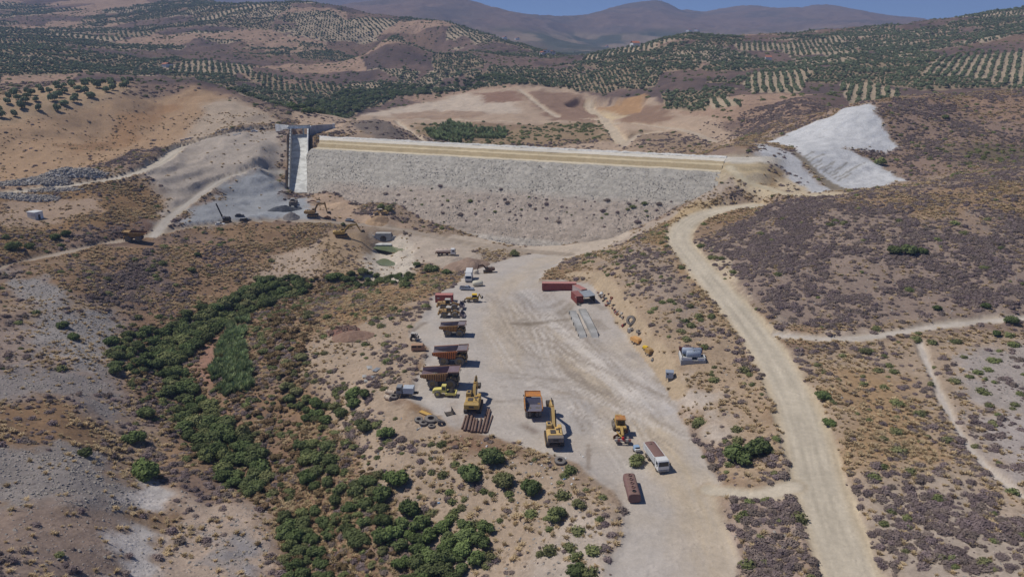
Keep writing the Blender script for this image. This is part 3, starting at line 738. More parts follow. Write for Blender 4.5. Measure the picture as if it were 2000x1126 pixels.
def foliage(name, c1, c2, c3=None, rough=.8, trans=.0):
    """leaf colour that varies from plant to plant and from leaf clump to leaf clump"""
    m, nt, b = mat(name)
    oi = node(nt, 'ShaderNodeObjectInfo').outputs['Random']
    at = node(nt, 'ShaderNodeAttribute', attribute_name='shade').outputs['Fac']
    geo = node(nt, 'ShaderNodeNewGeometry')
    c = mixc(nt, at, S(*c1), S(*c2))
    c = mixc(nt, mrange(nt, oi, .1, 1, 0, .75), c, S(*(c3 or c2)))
    vr = mrange(nt, mth(nt, 'FRACT', mth(nt, 'MULTIPLY', oi, 7.31)), 0, 1, .98, 1.6)
    vc = node(nt, 'ShaderNodeCombineColor')
    for i in range(3): nt.links.new(vr, vc.inputs[i])
    c = mixc(nt, 1.0, c, vc.outputs[0], 'MULTIPLY')
    nt.links.new(c, b.inputs['Base Color']); b.inputs['Roughness'].default_value = rough; b.inputs['Specular IOR Level'].default_value = .12
    tr = node(nt, 'ShaderNodeBsdfTranslucent'); nt.links.new(c, tr.inputs['Color'])
    ms = node(nt, 'ShaderNodeMixShader'); ms.inputs[0].default_value = .22
    nt.links.new(b.outputs[0], ms.inputs[1]); nt.links.new(tr.outputs[0], ms.inputs[2])
    nt.links.new(ms.outputs[0], nt.nodes['Material Output'].inputs['Surface'])
    return m

# ------------------------------------------------------------------ ground sheets
def tag(o, label=None, cat=None, group=None, kind=None):
    if label: o['label'] = label
    if cat: o['category'] = cat
    if group: o['group'] = group
    if kind: o['kind'] = kind
    return o
def link(name, me, parent=None):
    o = bpy.data.objects.new(name, me); C.objects.link(o)
    if parent is not None: o.parent = parent
    return o
SWAP = (2, 1)
du = np.gradient(GX, axis=1); dzu = np.gradient(GZ, axis=1)
dyv = np.gradient(GY, axis=0); dxv = np.gradient(GX, axis=0); dzv = np.gradient(GZ, axis=0)
NRM = np.stack([-(dzu * dyv), -(du * dzv - dzu * dxv), du * dyv], -1)
NRM /= np.linalg.norm(NRM, axis=-1, keepdims=True)
fi, fj = np.meshgrid(np.arange(NR - 1), np.arange(NC - 1), indexing='ij')
cls = np.zeros((NR - 1, NC - 1), int)
cls[ysd[:-1, :-1] > 0] = 1
for ri in range(len(ROADS)):
    cls[(road_id[:-1, :-1] == ri)] = 2 + ri
vid = np.arange(NR * NC).reshape(NR, NC)
def sheet(name, label, mask):
    a = np.stack([vid[:-1, :-1][mask], vid[:-1, 1:][mask], vid[1:, 1:][mask], vid[1:, :-1][mask]], 1)
    if len(a) == 0: return None
    u_, invr = np.unique(a.ravel(), return_inverse=True)
    me = bpy.data.meshes.new(name)
    V = np.stack([GX.ravel()[u_], GY.ravel()[u_], GZ.ravel()[u_]], 1)
    me.vertices.add(len(V)); me.vertices.foreach_set('co', V.astype(np.float32).ravel())
    me.loops.add(len(invr)); me.loops.foreach_set('vertex_index', invr.astype(np.int32))
    me.polygons.add(len(a)); me.polygons.foreach_set('loop_start', np.arange(0, len(invr), 4, dtype=np.int32))
    me.update(calc_edges=True)
    for nm, arr in (('col', COL), ('msk', MSK)):
        at = me.attributes.new(nm, 'FLOAT_COLOR', 'POINT')
        buf = np.ones((len(V), 4), np.float32); buf[:, :3] = arr.reshape(-1, 3)[u_]
        at.data.foreach_set('color', buf.ravel())
    me.polygons.foreach_set('use_smooth', np.ones(len(a), bool))
    me.materials.append(GROUND)
    me.normals_split_custom_set_from_vertices(NRM.reshape(-1, 3)[u_].astype(np.float32))
    return tag(link(name, me), label, None, None, 'structure')
lum = COL.mean(-1, keepdims=True)
COL = np.clip(lum + (COL - lum) * .86, 0.004, .85)
sheet('ground', 'dry brown hills and valley floor with scrub and soil', cls == 0)
sheet('gravel_yard', 'grey beige gravel yard where the machines are parked', cls == 1)
for ri, (nm, v) in enumerate(ROADS.items()):
    sheet(nm, v[0], cls == 2 + ri)

# ------------------------------------------------------------------ plants and stones
def mesh_np(name, V, F, shade=None, mats=(), midx=None, smooth=False):
    me = bpy.data.meshes.new(name); me.from_pydata([tuple(v) for v in V], [], F)
    for m in mats: me.materials.append(m)
    if midx is not None: me.polygons.foreach_set('material_index', np.array(midx, np.int32))
    if shade is not None:
        at = me.attributes.new('shade', 'FLOAT', 'FACE'); at.data.foreach_set('value', np.array(shade, np.float32))
    if smooth: me.polygons.foreach_set('use_smooth', np.ones(len(F), bool))
    me.update()
    return me
def dome(V, F, Sh, c, r, seg=7, rings=3, jit=.15, rg=None, val=.15):
    o = len(V); rg = rg or random
    for i in range(rings):
        a = math.pi / 2 * i / rings
        for j in range(seg):
            t = 2 * math.pi * (j + .5 * (i % 2)) / seg; q = 1 + rg.uniform(-jit, jit)
            V.append((c[0] + r[0] * q * math.cos(a) * math.cos(t), c[1] + r[1] * q * math.cos(a) * math.sin(t), c[2] + r[2] * q * math.sin(a)))
    V.append((c[0], c[1], c[2] + r[2]))
    for i in range(rings - 1):
        for j in range(seg):
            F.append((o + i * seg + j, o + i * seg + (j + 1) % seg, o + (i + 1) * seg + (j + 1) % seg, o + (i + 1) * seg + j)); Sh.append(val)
    for j in range(seg):
        F.append((o + (rings - 1) * seg + j, o + (rings - 1) * seg + (j + 1) % seg, o + rings * seg)); Sh.append(val)
def leaves(V, F, Sh, c, r, nlf, size, rg, lo=-.1, flat=.5, up=.0, shell=.72):
    """small leaf sprays spread through a lobe"""
    for _ in range(nlf):
        while True:
            d_ = Vector((rg.gauss(0, 1), rg.gauss(0, 1), rg.gauss(0, 1)))
            if d_.length > .01:
                d_.normalize()
                if d_.z > lo: break
        q = shell + (1.1 - shell) * rg.random()
        p = Vector((c[0] + d_.x * r[0] * q, c[1] + d_.y * r[1] * q, c[2] + d_.z * r[2] * q))
        nrm = (d_ * flat + Vector((rg.uniform(-1, 1), rg.uniform(-1, 1), rg.uniform(-.4, 1)))).normalized()
        t1 = nrm.orthogonal().normalized(); t1.rotate(Matrix.Rotation(rg.uniform(0, 6.28), 3, nrm)); t2 = nrm.cross(t1)
        t1 = (t1 + Vector((0, 0, up))).normalized()
        s_ = size * rg.uniform(.6, 1.35); o = len(V)
        V.extend([p - t1 * s_, p + t2 * s_ * .55, p + t1 * s_ * 1.1, p - t2 * s_ * .5])
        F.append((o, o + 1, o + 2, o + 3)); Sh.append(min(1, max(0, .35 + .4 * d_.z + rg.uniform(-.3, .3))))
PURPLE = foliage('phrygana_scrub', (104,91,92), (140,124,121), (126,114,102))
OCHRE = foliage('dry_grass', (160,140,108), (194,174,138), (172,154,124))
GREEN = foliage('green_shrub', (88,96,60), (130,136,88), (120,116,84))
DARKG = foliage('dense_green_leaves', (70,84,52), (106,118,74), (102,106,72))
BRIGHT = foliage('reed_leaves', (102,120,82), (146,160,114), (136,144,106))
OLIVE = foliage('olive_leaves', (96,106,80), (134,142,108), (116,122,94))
BARK = paint('bark', (92,78,62), .9, dirt=.2)
STONE = paint('pale_stone', (176,168,158), .9, dirt=.3, scale=.6)
ROCKG = paint('grey_rock', (164,158,150), .9, dirt=.4, scale=.6)
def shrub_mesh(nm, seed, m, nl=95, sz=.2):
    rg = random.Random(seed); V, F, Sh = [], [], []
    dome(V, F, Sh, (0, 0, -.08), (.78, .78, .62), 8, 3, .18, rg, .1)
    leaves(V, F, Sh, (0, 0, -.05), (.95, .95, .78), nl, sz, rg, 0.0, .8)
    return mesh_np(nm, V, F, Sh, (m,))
def tuft_mesh(nm, seed, m, nb=34, h=.9, lean=.7, w=.05):
    rg = random.Random(seed); V, F, Sh = [], [], []
    for _ in range(nb):
        a = rg.uniform(0, 6.28); l = rg.uniform(.2, 1) * lean; hh = h * rg.uniform(.6, 1.1)
        b_ = Vector((rg.uniform(-.35, .35), rg.uniform(-.35, .35), -.05)); dr = Vector((math.cos(a), math.sin(a), 0)); sd_ = Vector((-dr.y, dr.x, 0)) * w * rg.uniform(.7, 1.6)
        mid = b_ + dr * l * .35 + Vector((0, 0, hh * .6)); tip = b_ + dr * l + Vector((0, 0, hh))
        o = len(V); V.extend([b_ - sd_, b_ + sd_, mid + sd_ * 1.2, tip, mid - sd_ * 1.2])
        F.append((o, o + 1, o + 2, o + 4)); F.append((o + 4, o + 2, o + 3)); q = rg.random(); Sh.extend([q * .6, q])
    return mesh_np(nm, V, F, Sh, (m,))
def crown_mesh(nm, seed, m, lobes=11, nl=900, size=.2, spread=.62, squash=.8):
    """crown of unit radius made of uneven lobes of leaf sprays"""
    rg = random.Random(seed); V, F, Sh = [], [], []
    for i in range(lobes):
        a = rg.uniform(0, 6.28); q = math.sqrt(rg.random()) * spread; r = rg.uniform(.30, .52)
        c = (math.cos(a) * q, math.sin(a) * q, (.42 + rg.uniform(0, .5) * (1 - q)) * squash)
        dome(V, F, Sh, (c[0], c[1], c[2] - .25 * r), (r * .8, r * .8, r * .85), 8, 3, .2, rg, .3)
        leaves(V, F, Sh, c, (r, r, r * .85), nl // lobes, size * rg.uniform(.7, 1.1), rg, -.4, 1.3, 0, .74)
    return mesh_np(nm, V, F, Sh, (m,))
def trunk_mesh(nm, seed, h=.6, r=.07, limbs=4):
    rg = random.Random(seed); V, F = [], []
    def limb(p, d_, l, r0, r1, sg=5):
        o = len(V); t1 = d_.orthogonal().normalized(); t2 = d_.cross(t1)
        for q, rr in ((0, r0), (.5, (r0 + r1) / 2), (1, r1)):
            c = p + d_ * l * q + Vector((rg.uniform(-.02, .02), rg.uniform(-.02, .02), 0))
            for j in range(sg):
                a = 6.283 * j / sg; V.append(c + (t1 * math.cos(a) + t2 * math.sin(a)) * rr)
        for i in range(2):
            for j in range(sg): F.append((o + i * sg + j, o + i * sg + (j + 1) % sg, o + (i + 1) * sg + (j + 1) % sg, o + (i + 1) * sg + j))
    limb(Vector((0, 0, -.12)), Vector((0, 0, 1)), h * .55 + .12, r, r * .7)
    for i in range(limbs):
        a = 6.283 * i / limbs + rg.uniform(-.4, .4)
        limb(Vector((0, 0, h * .45)), Vector((math.cos(a) * .7, math.sin(a) * .7, .8)).normalized(), h * .8, r * .6, r * .2)
    return mesh_np(nm, V, F, None, (BARK,))
def boulder_mesh(nm, seed, m):
    rg = random.Random(seed); V, F, Sh = [], [], []
    dome(V, F, Sh, (0, 0, -.25), (1, .8, .95), 6, 3, .28, rg)
    return mesh_np(nm, V, F, None, (m,))

def scatter(name, label, objs, P_, sc, rot, which, kind='stuff', tilt=None):
    """one ground-cover object: source plants set out on points"""
    me = bpy.data.meshes.new(name)
    me.vertices.add(len(P_)); me.vertices.foreach_set('co', np.asarray(P_, np.float32).ravel())
    for nm, ty, arr in (('sc', 'FLOAT_VECTOR', sc), ('rot', 'FLOAT_VECTOR', rot), ('which', 'INT', which)):
        at = me.attributes.new(nm, ty, 'POINT')
        at.data.foreach_set('vector' if ty == 'FLOAT_VECTOR' else 'value', np.asarray(arr, np.float32 if ty != 'INT' else np.int32).ravel())
    o = link(name, me)
    ng = bpy.data.node_groups.new(name + '_nodes', 'GeometryNodeTree')
    ng.interface.new_socket('Geometry', in_out='INPUT', socket_type='NodeSocketGeometry')
    ng.interface.new_socket('Geometry', in_out='OUTPUT', socket_type='NodeSocketGeometry')
    N, Lk = ng.nodes, ng.links
    gi, go = N.new('NodeGroupInput'), N.new('NodeGroupOutput')
    jn = N.new('GeometryNodeJoinGeometry')
    def named(nm, ty):
        q = N.new('GeometryNodeInputNamedAttribute'); q.data_type = ty; q.inputs[0].default_value = nm
        return [s_ for s_ in q.outputs if s_.enabled and s_.name == 'Attribute'][0]
    for i, ob in enumerate(objs):
        oi = N.new('GeometryNodeObjectInfo'); oi.inputs['Object'].default_value = ob; oi.transform_space = 'ORIGINAL'
        ip = N.new('GeometryNodeInstanceOnPoints')
        cm = N.new('FunctionNodeCompare'); cm.data_type = 'INT'; cm.operation = 'EQUAL'
        ins = [s_ for s_ in cm.inputs if s_.enabled]
        Lk.new(named('which', 'INT'), ins[0]); ins[1].default_value = i
        Lk.new(gi.outputs[0], ip.inputs['Points']); Lk.new(cm.outputs[0], ip.inputs['Selection'])
        Lk.new(oi.outputs['Geometry'], ip.inputs['Instance'])
        er = N.new('FunctionNodeEulerToRotation'); Lk.new(named('rot', 'FLOAT_VECTOR'), er.inputs[0])
        Lk.new(er.outputs[0], ip.inputs['Rotation']); Lk.new(named('sc', 'FLOAT_VECTOR'), ip.inputs['Scale'])
        Lk.new(ip.outputs[0], jn.inputs[0])
    Lk.new(jn.outputs[0], go.inputs[0])
    md = o.modifiers.new('set_out', 'NODES'); md.node_group = ng
    return tag(o, label, None, None, kind)

# points drawn from a density map
cell_a = np.abs((GX[:-1, 1:] - GX[:-1, :-1]) * (GY[1:, :-1] - GY[:-1, :-1]))
inview = np.abs(GX) < .72 * GY + 25
def draw(dens, ymax, seed):
    g = np.random.default_rng(seed)
    lam = dens[:-1, :-1] * cell_a * (GY[:-1, :-1] < ymax) * inview[:-1, :-1]
    cnt = g.poisson(lam)
    i, j = np.nonzero(cnt); i = np.repeat(i, cnt[cnt > 0]); j = np.repeat(j, cnt[cnt > 0])
    a_, b_ = g.random(len(i)), g.random(len(i))
    y_ = GY[i, j] * (1 - a_) + GY[i + 1, j] * a_
    x_ = (cols[j] * (1 - b_) + cols[j + 1] * b_) * fan(y_)
    return x_, y_
def clear_of_things(x_, y_):
    k_ = np.ones(len(x_), bool)
    for (cx_, cy_, r_) in KEEP_CLEAR: k_ &= np.hypot(x_ - cx_, y_ - cy_) > r_
    return k_
KEEP_CLEAR = []
def clear_px(l):
    for px, py, r_ in l:
        h_ = hit(px, py); KEEP_CLEAR.append((h_[0], h_[1], r_))
clear_px([(790,775,8),(770,775,6),(812,660,5),(817,682,5),(712,722,6),(835,820,7),(905,835,4),(930,830,6),(1353,703,6),(1307,740,3),(1240,665,3),(1265,685,4),(1234,965,6),(1243,880,2),(690,650,7),(840,808,4),(876,806,3),
          (70,424,7),(265,475,9),(680,460,9),(618,422,8),(745,470,9),(745,495,7),(1235,635,4),(1245,650,4),(1195,577,4),(572,405,8),(437,432,6)])
dface = 25 - dn / 1.56
under = (ds > -4) & (ds < DAM_L + 12) & (dn > -60) & (dn < 54) & ((GZ < dface - .4) | (dn < 0))
under |= (tS > -30) & (tS < SPL + 6) & (np.abs(cS) < 8)
for kk in DEN: DEN[kk][under] = 0

def rows_of(P2, smin, smax, seed, zs=(.8, 1.15), sink=0.0, tiltmax=.15):
    g = np.random.default_rng(seed); m_ = len(P2[0])
    z_ = hgt(P2[0], P2[1]) - sink
    s_ = smin + (smax - smin) * g.random(m_) ** 1.7
    sc3 = np.stack([s_ * g.uniform(.85, 1.2, m_), s_ * g.uniform(.85, 1.2, m_), s_ * g.uniform(zs[0], zs[1], m_)], 1)
    rt = np.stack([g.uniform(-tiltmax, tiltmax, m_), g.uniform(-tiltmax, tiltmax, m_), g.uniform(0, 6.28, m_)], 1)
    return np.stack([P2[0], P2[1], z_], 1), sc3, rt
ANCH = [(1500,1070,'on the strip between yard and dirt road'),(1490,900,'on the bank beside the wide dirt road'),(1660,1000,'on the verge of the wide dirt road'),(1760,800,'on the straw slope beside the footpath'),(1850,1060,'on the pale ground across the dirt road'),(1960,850,'on the stony slope past the footpath'),
 (1000,1000,'on the slope below the machine yard'),(1130,1090,'on the pale bank below the rusty tank'),(880,930,'on the slope under the tyre dump'),(700,980,'beside the gully thicket'),(120,980,'on the grey shale hillside'),(430,1060,'on the rubble slope beside the gully'),(220,1120,'on the brown stony hillside'),(650,760,'on the plateau beside the haul trucks'),(560,880,'on the inner gully bank'),(1400,760,'above the earth bank of the yard'),(1650,600,'on the purple scrub hill'),(300,850,'between shale slope and gully trees')]
AW = [(hit(a[0], a[1]), a[2]) for a in ANCH]
def where(x_, y_): return min(AW, key=lambda a: (a[0][0] - x_) ** 2 + (a[0][1] - y_) ** 2)[1]
def individuals(name, mlist, P_, sc3, rt, label, cat, group):
    out = []
    for i in range(len(P_)):
        o = link(name, mlist[i % len(mlist)])
        o.location = P_[i]; o.scale = sc3[i]; o.rotation_euler = rt[i]
        out.append(tag(o, label if '%s' not in label else label % where(P_[i][0], P_[i][1]), cat, group))
    return out
def split_near(P2, count, margin=.64):
    y_ = P2[1]; vis = np.abs(P2[0]) < margin * y_
    vis &= y_ > 108
    order = np.argsort(np.where(vis, y_, 1e6))
    return order[:count], order[count:]

# low scrub
PM = [shrub_mesh('shrub', s_, PURPLE, 90, .19) for s_ in (1, 2, 3)]
clump = (.18 + 1.6 * sstep(-.3, .35, fbm(GX, GY, 9, 3, 501, .6))) * (.35 + 1.1 * sstep(-.35, .2, fbm(GX, GY, 42, 3, 503, .6)))
P2 = draw(DEN['purple'] * 1.7 * clump, 640, 201); kf = clear_of_things(*P2); P2 = (P2[0][kf], P2[1][kf])
P_, s3, rt = rows_of(P2, .17, 1.3, 202, (.5, .95))
s3 *= (1 + .25 * sstep(300, 600, P2[1]))[:, None]
a_, b_ = split_near(P2, 300)
ind = individuals('scrub_bush', PM, P_[a_], s3[a_], rt[a_], 'low rounded grey brown scrub bush %s', 'bush', 'low scrub bushes on the dry slopes')
scatter('scrub_cover', 'low grey purple scrub covering the dry slopes', ind[:3], P_[b_], s3[b_], rt[b_], np.arange(len(b_)) % 3)
# dry grass
TM = [tuft_mesh('dry_tuft', s_, OCHRE, 36, .8, .9, .06) for s_ in (11, 12, 13)]
P2 = draw(DEN['ochre'] * 1.5 * (.2 + 1.7 * sstep(-.3, .3, fbm(GX, GY, 14, 3, 502, .6))), 560, 203); kf = clear_of_things(*P2); P2 = (P2[0][kf], P2[1][kf])
P_, s3, rt = rows_of(P2, .45, 1.15, 204, (.5, .95))
s3 *= (1 + .35 * sstep(250, 500, P2[1]))[:, None]
src = []
for i in range(3):
    o = link('grass_tuft', TM[i]); o.location = P_[i]; o.scale = s3[i]; tag(o, 'dry straw coloured grass tuft on the slope', 'grass tuft', 'dry grass tufts'); src.append(o)
scatter('dry_grass_cover', 'straw coloured dry grass on the slopes', src, P_[3:], s3[3:], rt[3:], np.arange(len(P_) - 3) % 3)
# green shrubs
GM = [shrub_mesh('green_shrub', s_, GREEN, 150, .17) for s_ in (21, 22, 23)]
P2 = draw(DEN['green'], 2300, 205); kf = clear_of_things(*P2); P2 = (P2[0][kf], P2[1][kf])
P_, s3, rt = rows_of(P2, .6, 1.7, 206)
s3 *= (1 + .9 * sstep(400, 900, P2[1]))[:, None]
a_, b_ = split_near(P2, 260)
ind = individuals('green_shrub', GM, P_[a_], s3[a_], rt[a_], 'small dull green shrub %s', 'shrub', 'small green shrubs on dry ground')
scatter('distant_green_shrubs', 'scattered green shrubs on the far slopes', ind[:3], P_[b_], s3[b_], rt[b_], np.arange(len(b_)) % 3)
# loose stones
BM = [boulder_mesh('stone', s_, ROCKG) for s_ in (31, 32, 33)]
st = np.clip(MSK[..., 0] - .35, 0, 1) * (1 - MSK[..., 2]); st[under] = 0
P2 = draw(st * .75 + 1.1 * sstep(.75, .95, MSK[..., 0]) * (MSK[..., 2] < .4) * (~under) + .012 * (MSK[..., 2] < .5), 330, 207); kf = clear_of_things(*P2); P2 = (P2[0][kf], P2[1][kf])
P_, s3, rt = rows_of(P2, .10, .42, 208, (.5, .9), 0, .5)
src = individuals('loose_stone', BM, P_[:3], s3[:3], rt[:3], 'small pale loose stone on the slope', 'stone', 'loose stones')
scatter('loose_stones', 'pale loose stones strewn over the shale slopes', src, P_[3:], s3[3:], rt[3:], np.arange(len(P_) - 3) % 3)

# trees of the stream gully and single bushes: empty > trunk, crown
CR = [crown_mesh('crown', s_, DARKG, 12, 1000, .135) for s_ in (41, 42, 43, 44)]
LIGHTG = foliage('light_green_leaves', (82,98,56), (118,132,80), (104,114,74))
CB = [crown_mesh('crown', s_, LIGHTG, 11, 900, .14) for s_ in (51, 52)]
CY = [crown_mesh('crown', s_, GREEN, 10, 800, .13) for s_ in (55, 56)]
TK = [trunk_mesh('trunk', s_) for s_ in (61, 62)]
TREES = []
def tree(x_, y_, r_, kind, label, cat, group, hs=1.0, z_=None, name='tree'):
    e = bpy.data.objects.new(name, None); C.objects.link(e); e.empty_display_size = .3
    e.location = (x_, y_, float(hgt(x_, y_)) if z_ is None else z_); e.rotation_euler = (0, 0, random.uniform(0, 6.28)); e.scale = (r_, r_ * random.uniform(.85, 1.1), r_ * hs * random.uniform(.85, 1.15))
    tag(e, label, cat, group)
    c_ = link('crown', random.choice({'d': CR, 'b': CB, 'y': CY, 'o': CO}[kind]), e); t_ = link('trunk', random.choice(TK), e)
    TREES.append((x_, y_, r_)); return e, c_
CO = [crown_mesh('crown', s_, OLIVE, 6, 260, .26, .5, .95) for s_ in (71, 72, 73)]
def poisson_px(poly_px, step, seed, zoff=0):
    poly = hits(poly_px); a = np.array(poly); g = random.Random(seed); out = []
    area = 0
    for i in range(len(poly)): area += poly[i - 1][0] * poly[i][1] - poly[i][0] * poly[i - 1][1]
    tries = int(abs(area) / 2 / step ** 2 * 9)
    for _ in range(tries):
        x_, y_ = g.uniform(a[:, 0].min(), a[:, 0].max()), g.uniform(a[:, 1].min(), a[:, 1].max())
        if not inside(np.array([x_]), np.array([y_]), poly)[0]: continue
        if all((x_ - q[0]) ** 2 + (y_ - q[1]) ** 2 > step ** 2 for q in out): out.append((x_, y_))
    return out
G1 = 'trees lining the stream gully'
g = random.Random(3)
for lab_, (poly, stp, rr) in zip(('in the long belt curving round the reed bed', 'in the clump between dry thicket and metal sheets', 'in the clump on the inner gully bank', 'in the belt at the lowest end of the gully', 'in the clump between tyre slope and gully end', 'in the clump at the foot of the shale streak', 'in the row below the green ponds'), (
  ([(505,548),(590,542),(610,562),(520,602),(450,632),(420,655),(372,690),(348,722),(392,782),(472,842),(528,932),(500,968),(425,932),(372,862),(338,792),(300,715),(308,660),(375,612),(440,590)], 2.5, (2.0, 3.4)),
  ([(560,778),(600,780),(655,795),(690,770),(715,770),(690,800),(650,830),(600,830)], 2.6, (1.4, 2.3)),
  ([(590,870),(640,860),(660,900),(650,950),(610,975),(590,940)], 2.6, (1.6, 2.5)),
  ([(545,1010),(600,990),(650,1010),(640,1060),(650,1150),(560,1150)], 2.5, (1.5, 2.5)),
  ([(660,960),(720,930),(755,975),(760,1030),(740,1075),(680,1060),(650,1010)], 2.6, (1.6, 2.6)),
  ([(215,670),(290,640),(320,640),(300,700),(270,740),(215,735)], 3.2, (1.6, 3.0)),
  ([(660,545),(720,530),(800,540),(800,560),(700,562)], 2.9, (1.5, 2.6)))):
    for x_, y_ in poisson_px(poly, stp, 5):
        kd_ = 'd' if g.random() < .8 else 'y'; tree(x_, y_, g.uniform(*rr), kd_, ('dense dark green tree ' if kd_ == 'd' else 'duller yellowish green tree ') + lab_, 'tree', G1, .95)
for x_, y_ in poisson_px([(745,1040),(800,1020),(860,1030),(950,1030),(945,1080),(900,1160),(770,1160),(780,1080)], 2.3, 6):
    tree(x_, y_, g.uniform(1.5, 2.4), 'b' if g.random() < .5 else 'd', 'lush mixed green tree in the thicket at the gully end', 'tree', 'thicket below the machine yard', 1.0)
# dead brown thicket along the gully
DEADM = foliage('dead_thicket', (96,80,62), (140,116,88), (118,104,72))
CD = [crown_mesh('crown', s_, DEADM, 7, 380, .2) for s_ in (81, 82)]
CRALL = {'x': CD}
def bush(px, py, r_, kind, label, hs=1.0):
    h_ = hit(px, py); return tree(h_[0], h_[1], r_, kind, label, 'bush', None, hs, name='bush')
for a_ in [
 (652,545,3.2,'b','bright green round bush standing alone beside the gully head'),
 (752,852,2.3,'b','bright leafy bush left of the tyre dump'),
 (775,945,3.2,'b','large bright cane like bush on the slope below the tyre dump'),
 (285,930,3.6,'b','tall light green bush beside the grey shale, casting a dark shadow'),
 (262,862,2.8,'b','light green bush touching the tall one by the shale'),
 (285,815,3.0,'d','dark green bush above the light green pair by the shale'),
 (170,890,1.9,'d','small dark bush alone on the ochre slope'),
 (125,640,2.4,'d','dark narrow bush on the pale shale streak'),
 (145,662,2.2,'d','dark bush below the narrow one on shale streak'),
 (110,468,2.6,'d','dark bush on the red earth cut above the haul road'),
 (28,488,3.2,'d','large dark bush on the cut at the haul road bend'),
 (60,484,2.4,'d','middle dark bush on the cut at the haul road'),
 (130,460,2.2,'d','rightmost dark bush on the red earth cut'),
 (915,935,3.3,'d','broad dark green bush behind the rusty pipes'),
 (958,905,3.2,'d','tall dark bush beside the broad one below pipes'),
 (985,945,2.6,'y','yellowish green bush at the yard edge'),
 (1035,962,2.5,'d','grey green bush at the yard edge near the litter'),
 (1130,988,1.7,'y','small pale bush on the eroded yard lip'),
 (1085,1012,2.2,'y','olive coloured bush in the eroded gully'),
 (1242,905,2.2,'y','straggly bush behind the small blue cabin'),
 (1440,900,3.4,'b','wide flattened green bush on the bank, left half'),
 (1480,885,3.4,'d','wide flattened green bush on the bank, right half'),
 (843,530,3.4,'d','tall dark tree beside the gravel heap'),
 (872,536,2.6,'d','dark tree touching the gravel heap'),
 (815,520,2.2,'d','dark bush left of the gravel heap trees'),
 (708,838,2.6,'d','dark bush at the left edge of the plateau'),
 (690,775,2.6,'b','green bush beside the metal sheets'),
 (800,1000,2.4,'d','dark bush on the slope above the thicket'),
 (1122,1120,2.0,'d','dark bush at the foot of the pale bank'),
 (1745,495,2.8,'d','dark green bush on the purple scrub hill'),
 (1775,497,3.2,'d','largest green bush on the purple scrub hill'),
 (1800,496,2.4,'d','third green bush on the purple scrub hill'),
 (1925,602,1.6,'d','round bush just above the branch track'),
 (1830,606,1.4,'d','small bush beside the branch track'),
 (1975,632,2.2,'d','leafy bush on the bend of the branch track'),
 (1945,655,1.5,'d','small bush on the grey shale right of road'),
 (1605,780,2.2,'d','bush on the verge of the wide dirt road'),
 (1620,830,1.6,'b','small light green bush on road verge'),
 (1690,690,1.6,'y','roadside bush under the branch track'),
 (385,500,1.7,'d','lone grey green bush on the ochre slope'),
 (375,530,1.8,'y','dull bush below the lone grey green one'),
 (760,412,3.0,'y','olive green shrub at the dam foot behind the loader'),
 (745,408,2.4,'y','small olive shrub at the dam foot'),
 (670,440,1.4,'y','small shrub on the haul road edge'),
 (1720,322,3.4,'y','round bush where the white slope ends'),
 (1847,232,2.6,'d','single dark tree on the brown ridge'),
 (1005,500,2.6,'y','grey green shrub on the mound by the road fork'),
]: bush(*a_)
for x_, y_ in poisson_px([(500,640),(590,600),(620,640),(580,720),(620,800),(560,770),(520,700)], 3.4, 8):
    e, c_ = tree(x_, y_, g.uniform(1.3, 2.3), 'y', 'brownish half dry thicket bush between reeds and plateau', 'bush', 'half dry bushes beside the reed bed', .8, name='bush')
    if g.random() < .7: c_.data = random.choice(CD)
for x_, y_ in poisson_px([(560,850),(590,860),(590,950),(640,1000),(560,985),(520,870),(510,800)], 3.4, 9):
    e, c_ = tree(x_, y_, g.uniform(1.0, 1.8), 'y', 'reddish dry bush on the inner gully bank', 'bush', 'dry bushes on the inner gully bank', .7, name='bush')
    c_.data = random.choice(CD)
# half dry undergrowth filling the gully between the trees
q = np.array(poisson_px([(250,640),(380,600),(500,550),(640,540),(700,555),(560,620),(500,640),(590,650),(600,740),(560,780),(640,830),(700,880),(760,960),(780,1040),(760,1160),(560,1160),(545,1010),(420,940),(330,850),(255,760)], 1.9, 17))
P_, s3, rt = rows_of((q[:, 0], q[:, 1]), .55, 1.5, 18, (.6, .95))
k_ = np.hypot(*(q - np.array(hit(450, 690))).T) > 11; P_, s3, rt = P_[k_], s3[k_], rt[k_]
lead = []
for i in range(3):
    e, c_ = tree(P_[i][0], P_[i][1], .9, 'y', 'low half dry bush under the gully trees', 'bush', 'undergrowth bushes'); c_.data = (CD[0], CD[1], CY[0])[i]; lead.append(c_)
scatter('gully_undergrowth', 'half dry brown green undergrowth filling the gully', lead, P_[3:], s3[3:], rt[3:], np.arange(len(P_) - 3) % 3)
# reed beds
RM = [tuft_mesh('reed_clump', s_, BRIGHT, 60, 2.6, 1.3, .11) for s_ in (91, 92, 93)]
def reeds(label, poly, step, seed, smin, smax):
    q = np.array(poisson_px(poly, step, seed)); q = q[fbm(q[:, 0], q[:, 1], 7, 3, 888) > -.22]; P_, s3, rt = rows_of((q[:, 0], q[:, 1]), smin, smax, seed)
    src = individuals('reed_clump', RM, P_[:3], s3[:3], rt[:3], 'single cane clump at the edge of the ' + label, 'reeds', label)
    scatter('reed_bed', 'bright green cane filling the ' + label, src, P_[3:], s3[3:], rt[3:], np.arange(len(P_) - 3) % 3)
reeds('reed bed in the gully bend', [(432,668),(455,635),(488,622),(478,690),(497,760),(440,775),(412,740),(420,700)], 1.0, 94, .8, 1.25)
reeds('reed bed in the dry reservoir', [(835,262),(860,250),(880,240),(915,250),(950,255),(990,252),(985,270),(900,278),(850,274)], 3.0, 95, 1.4, 2.2)
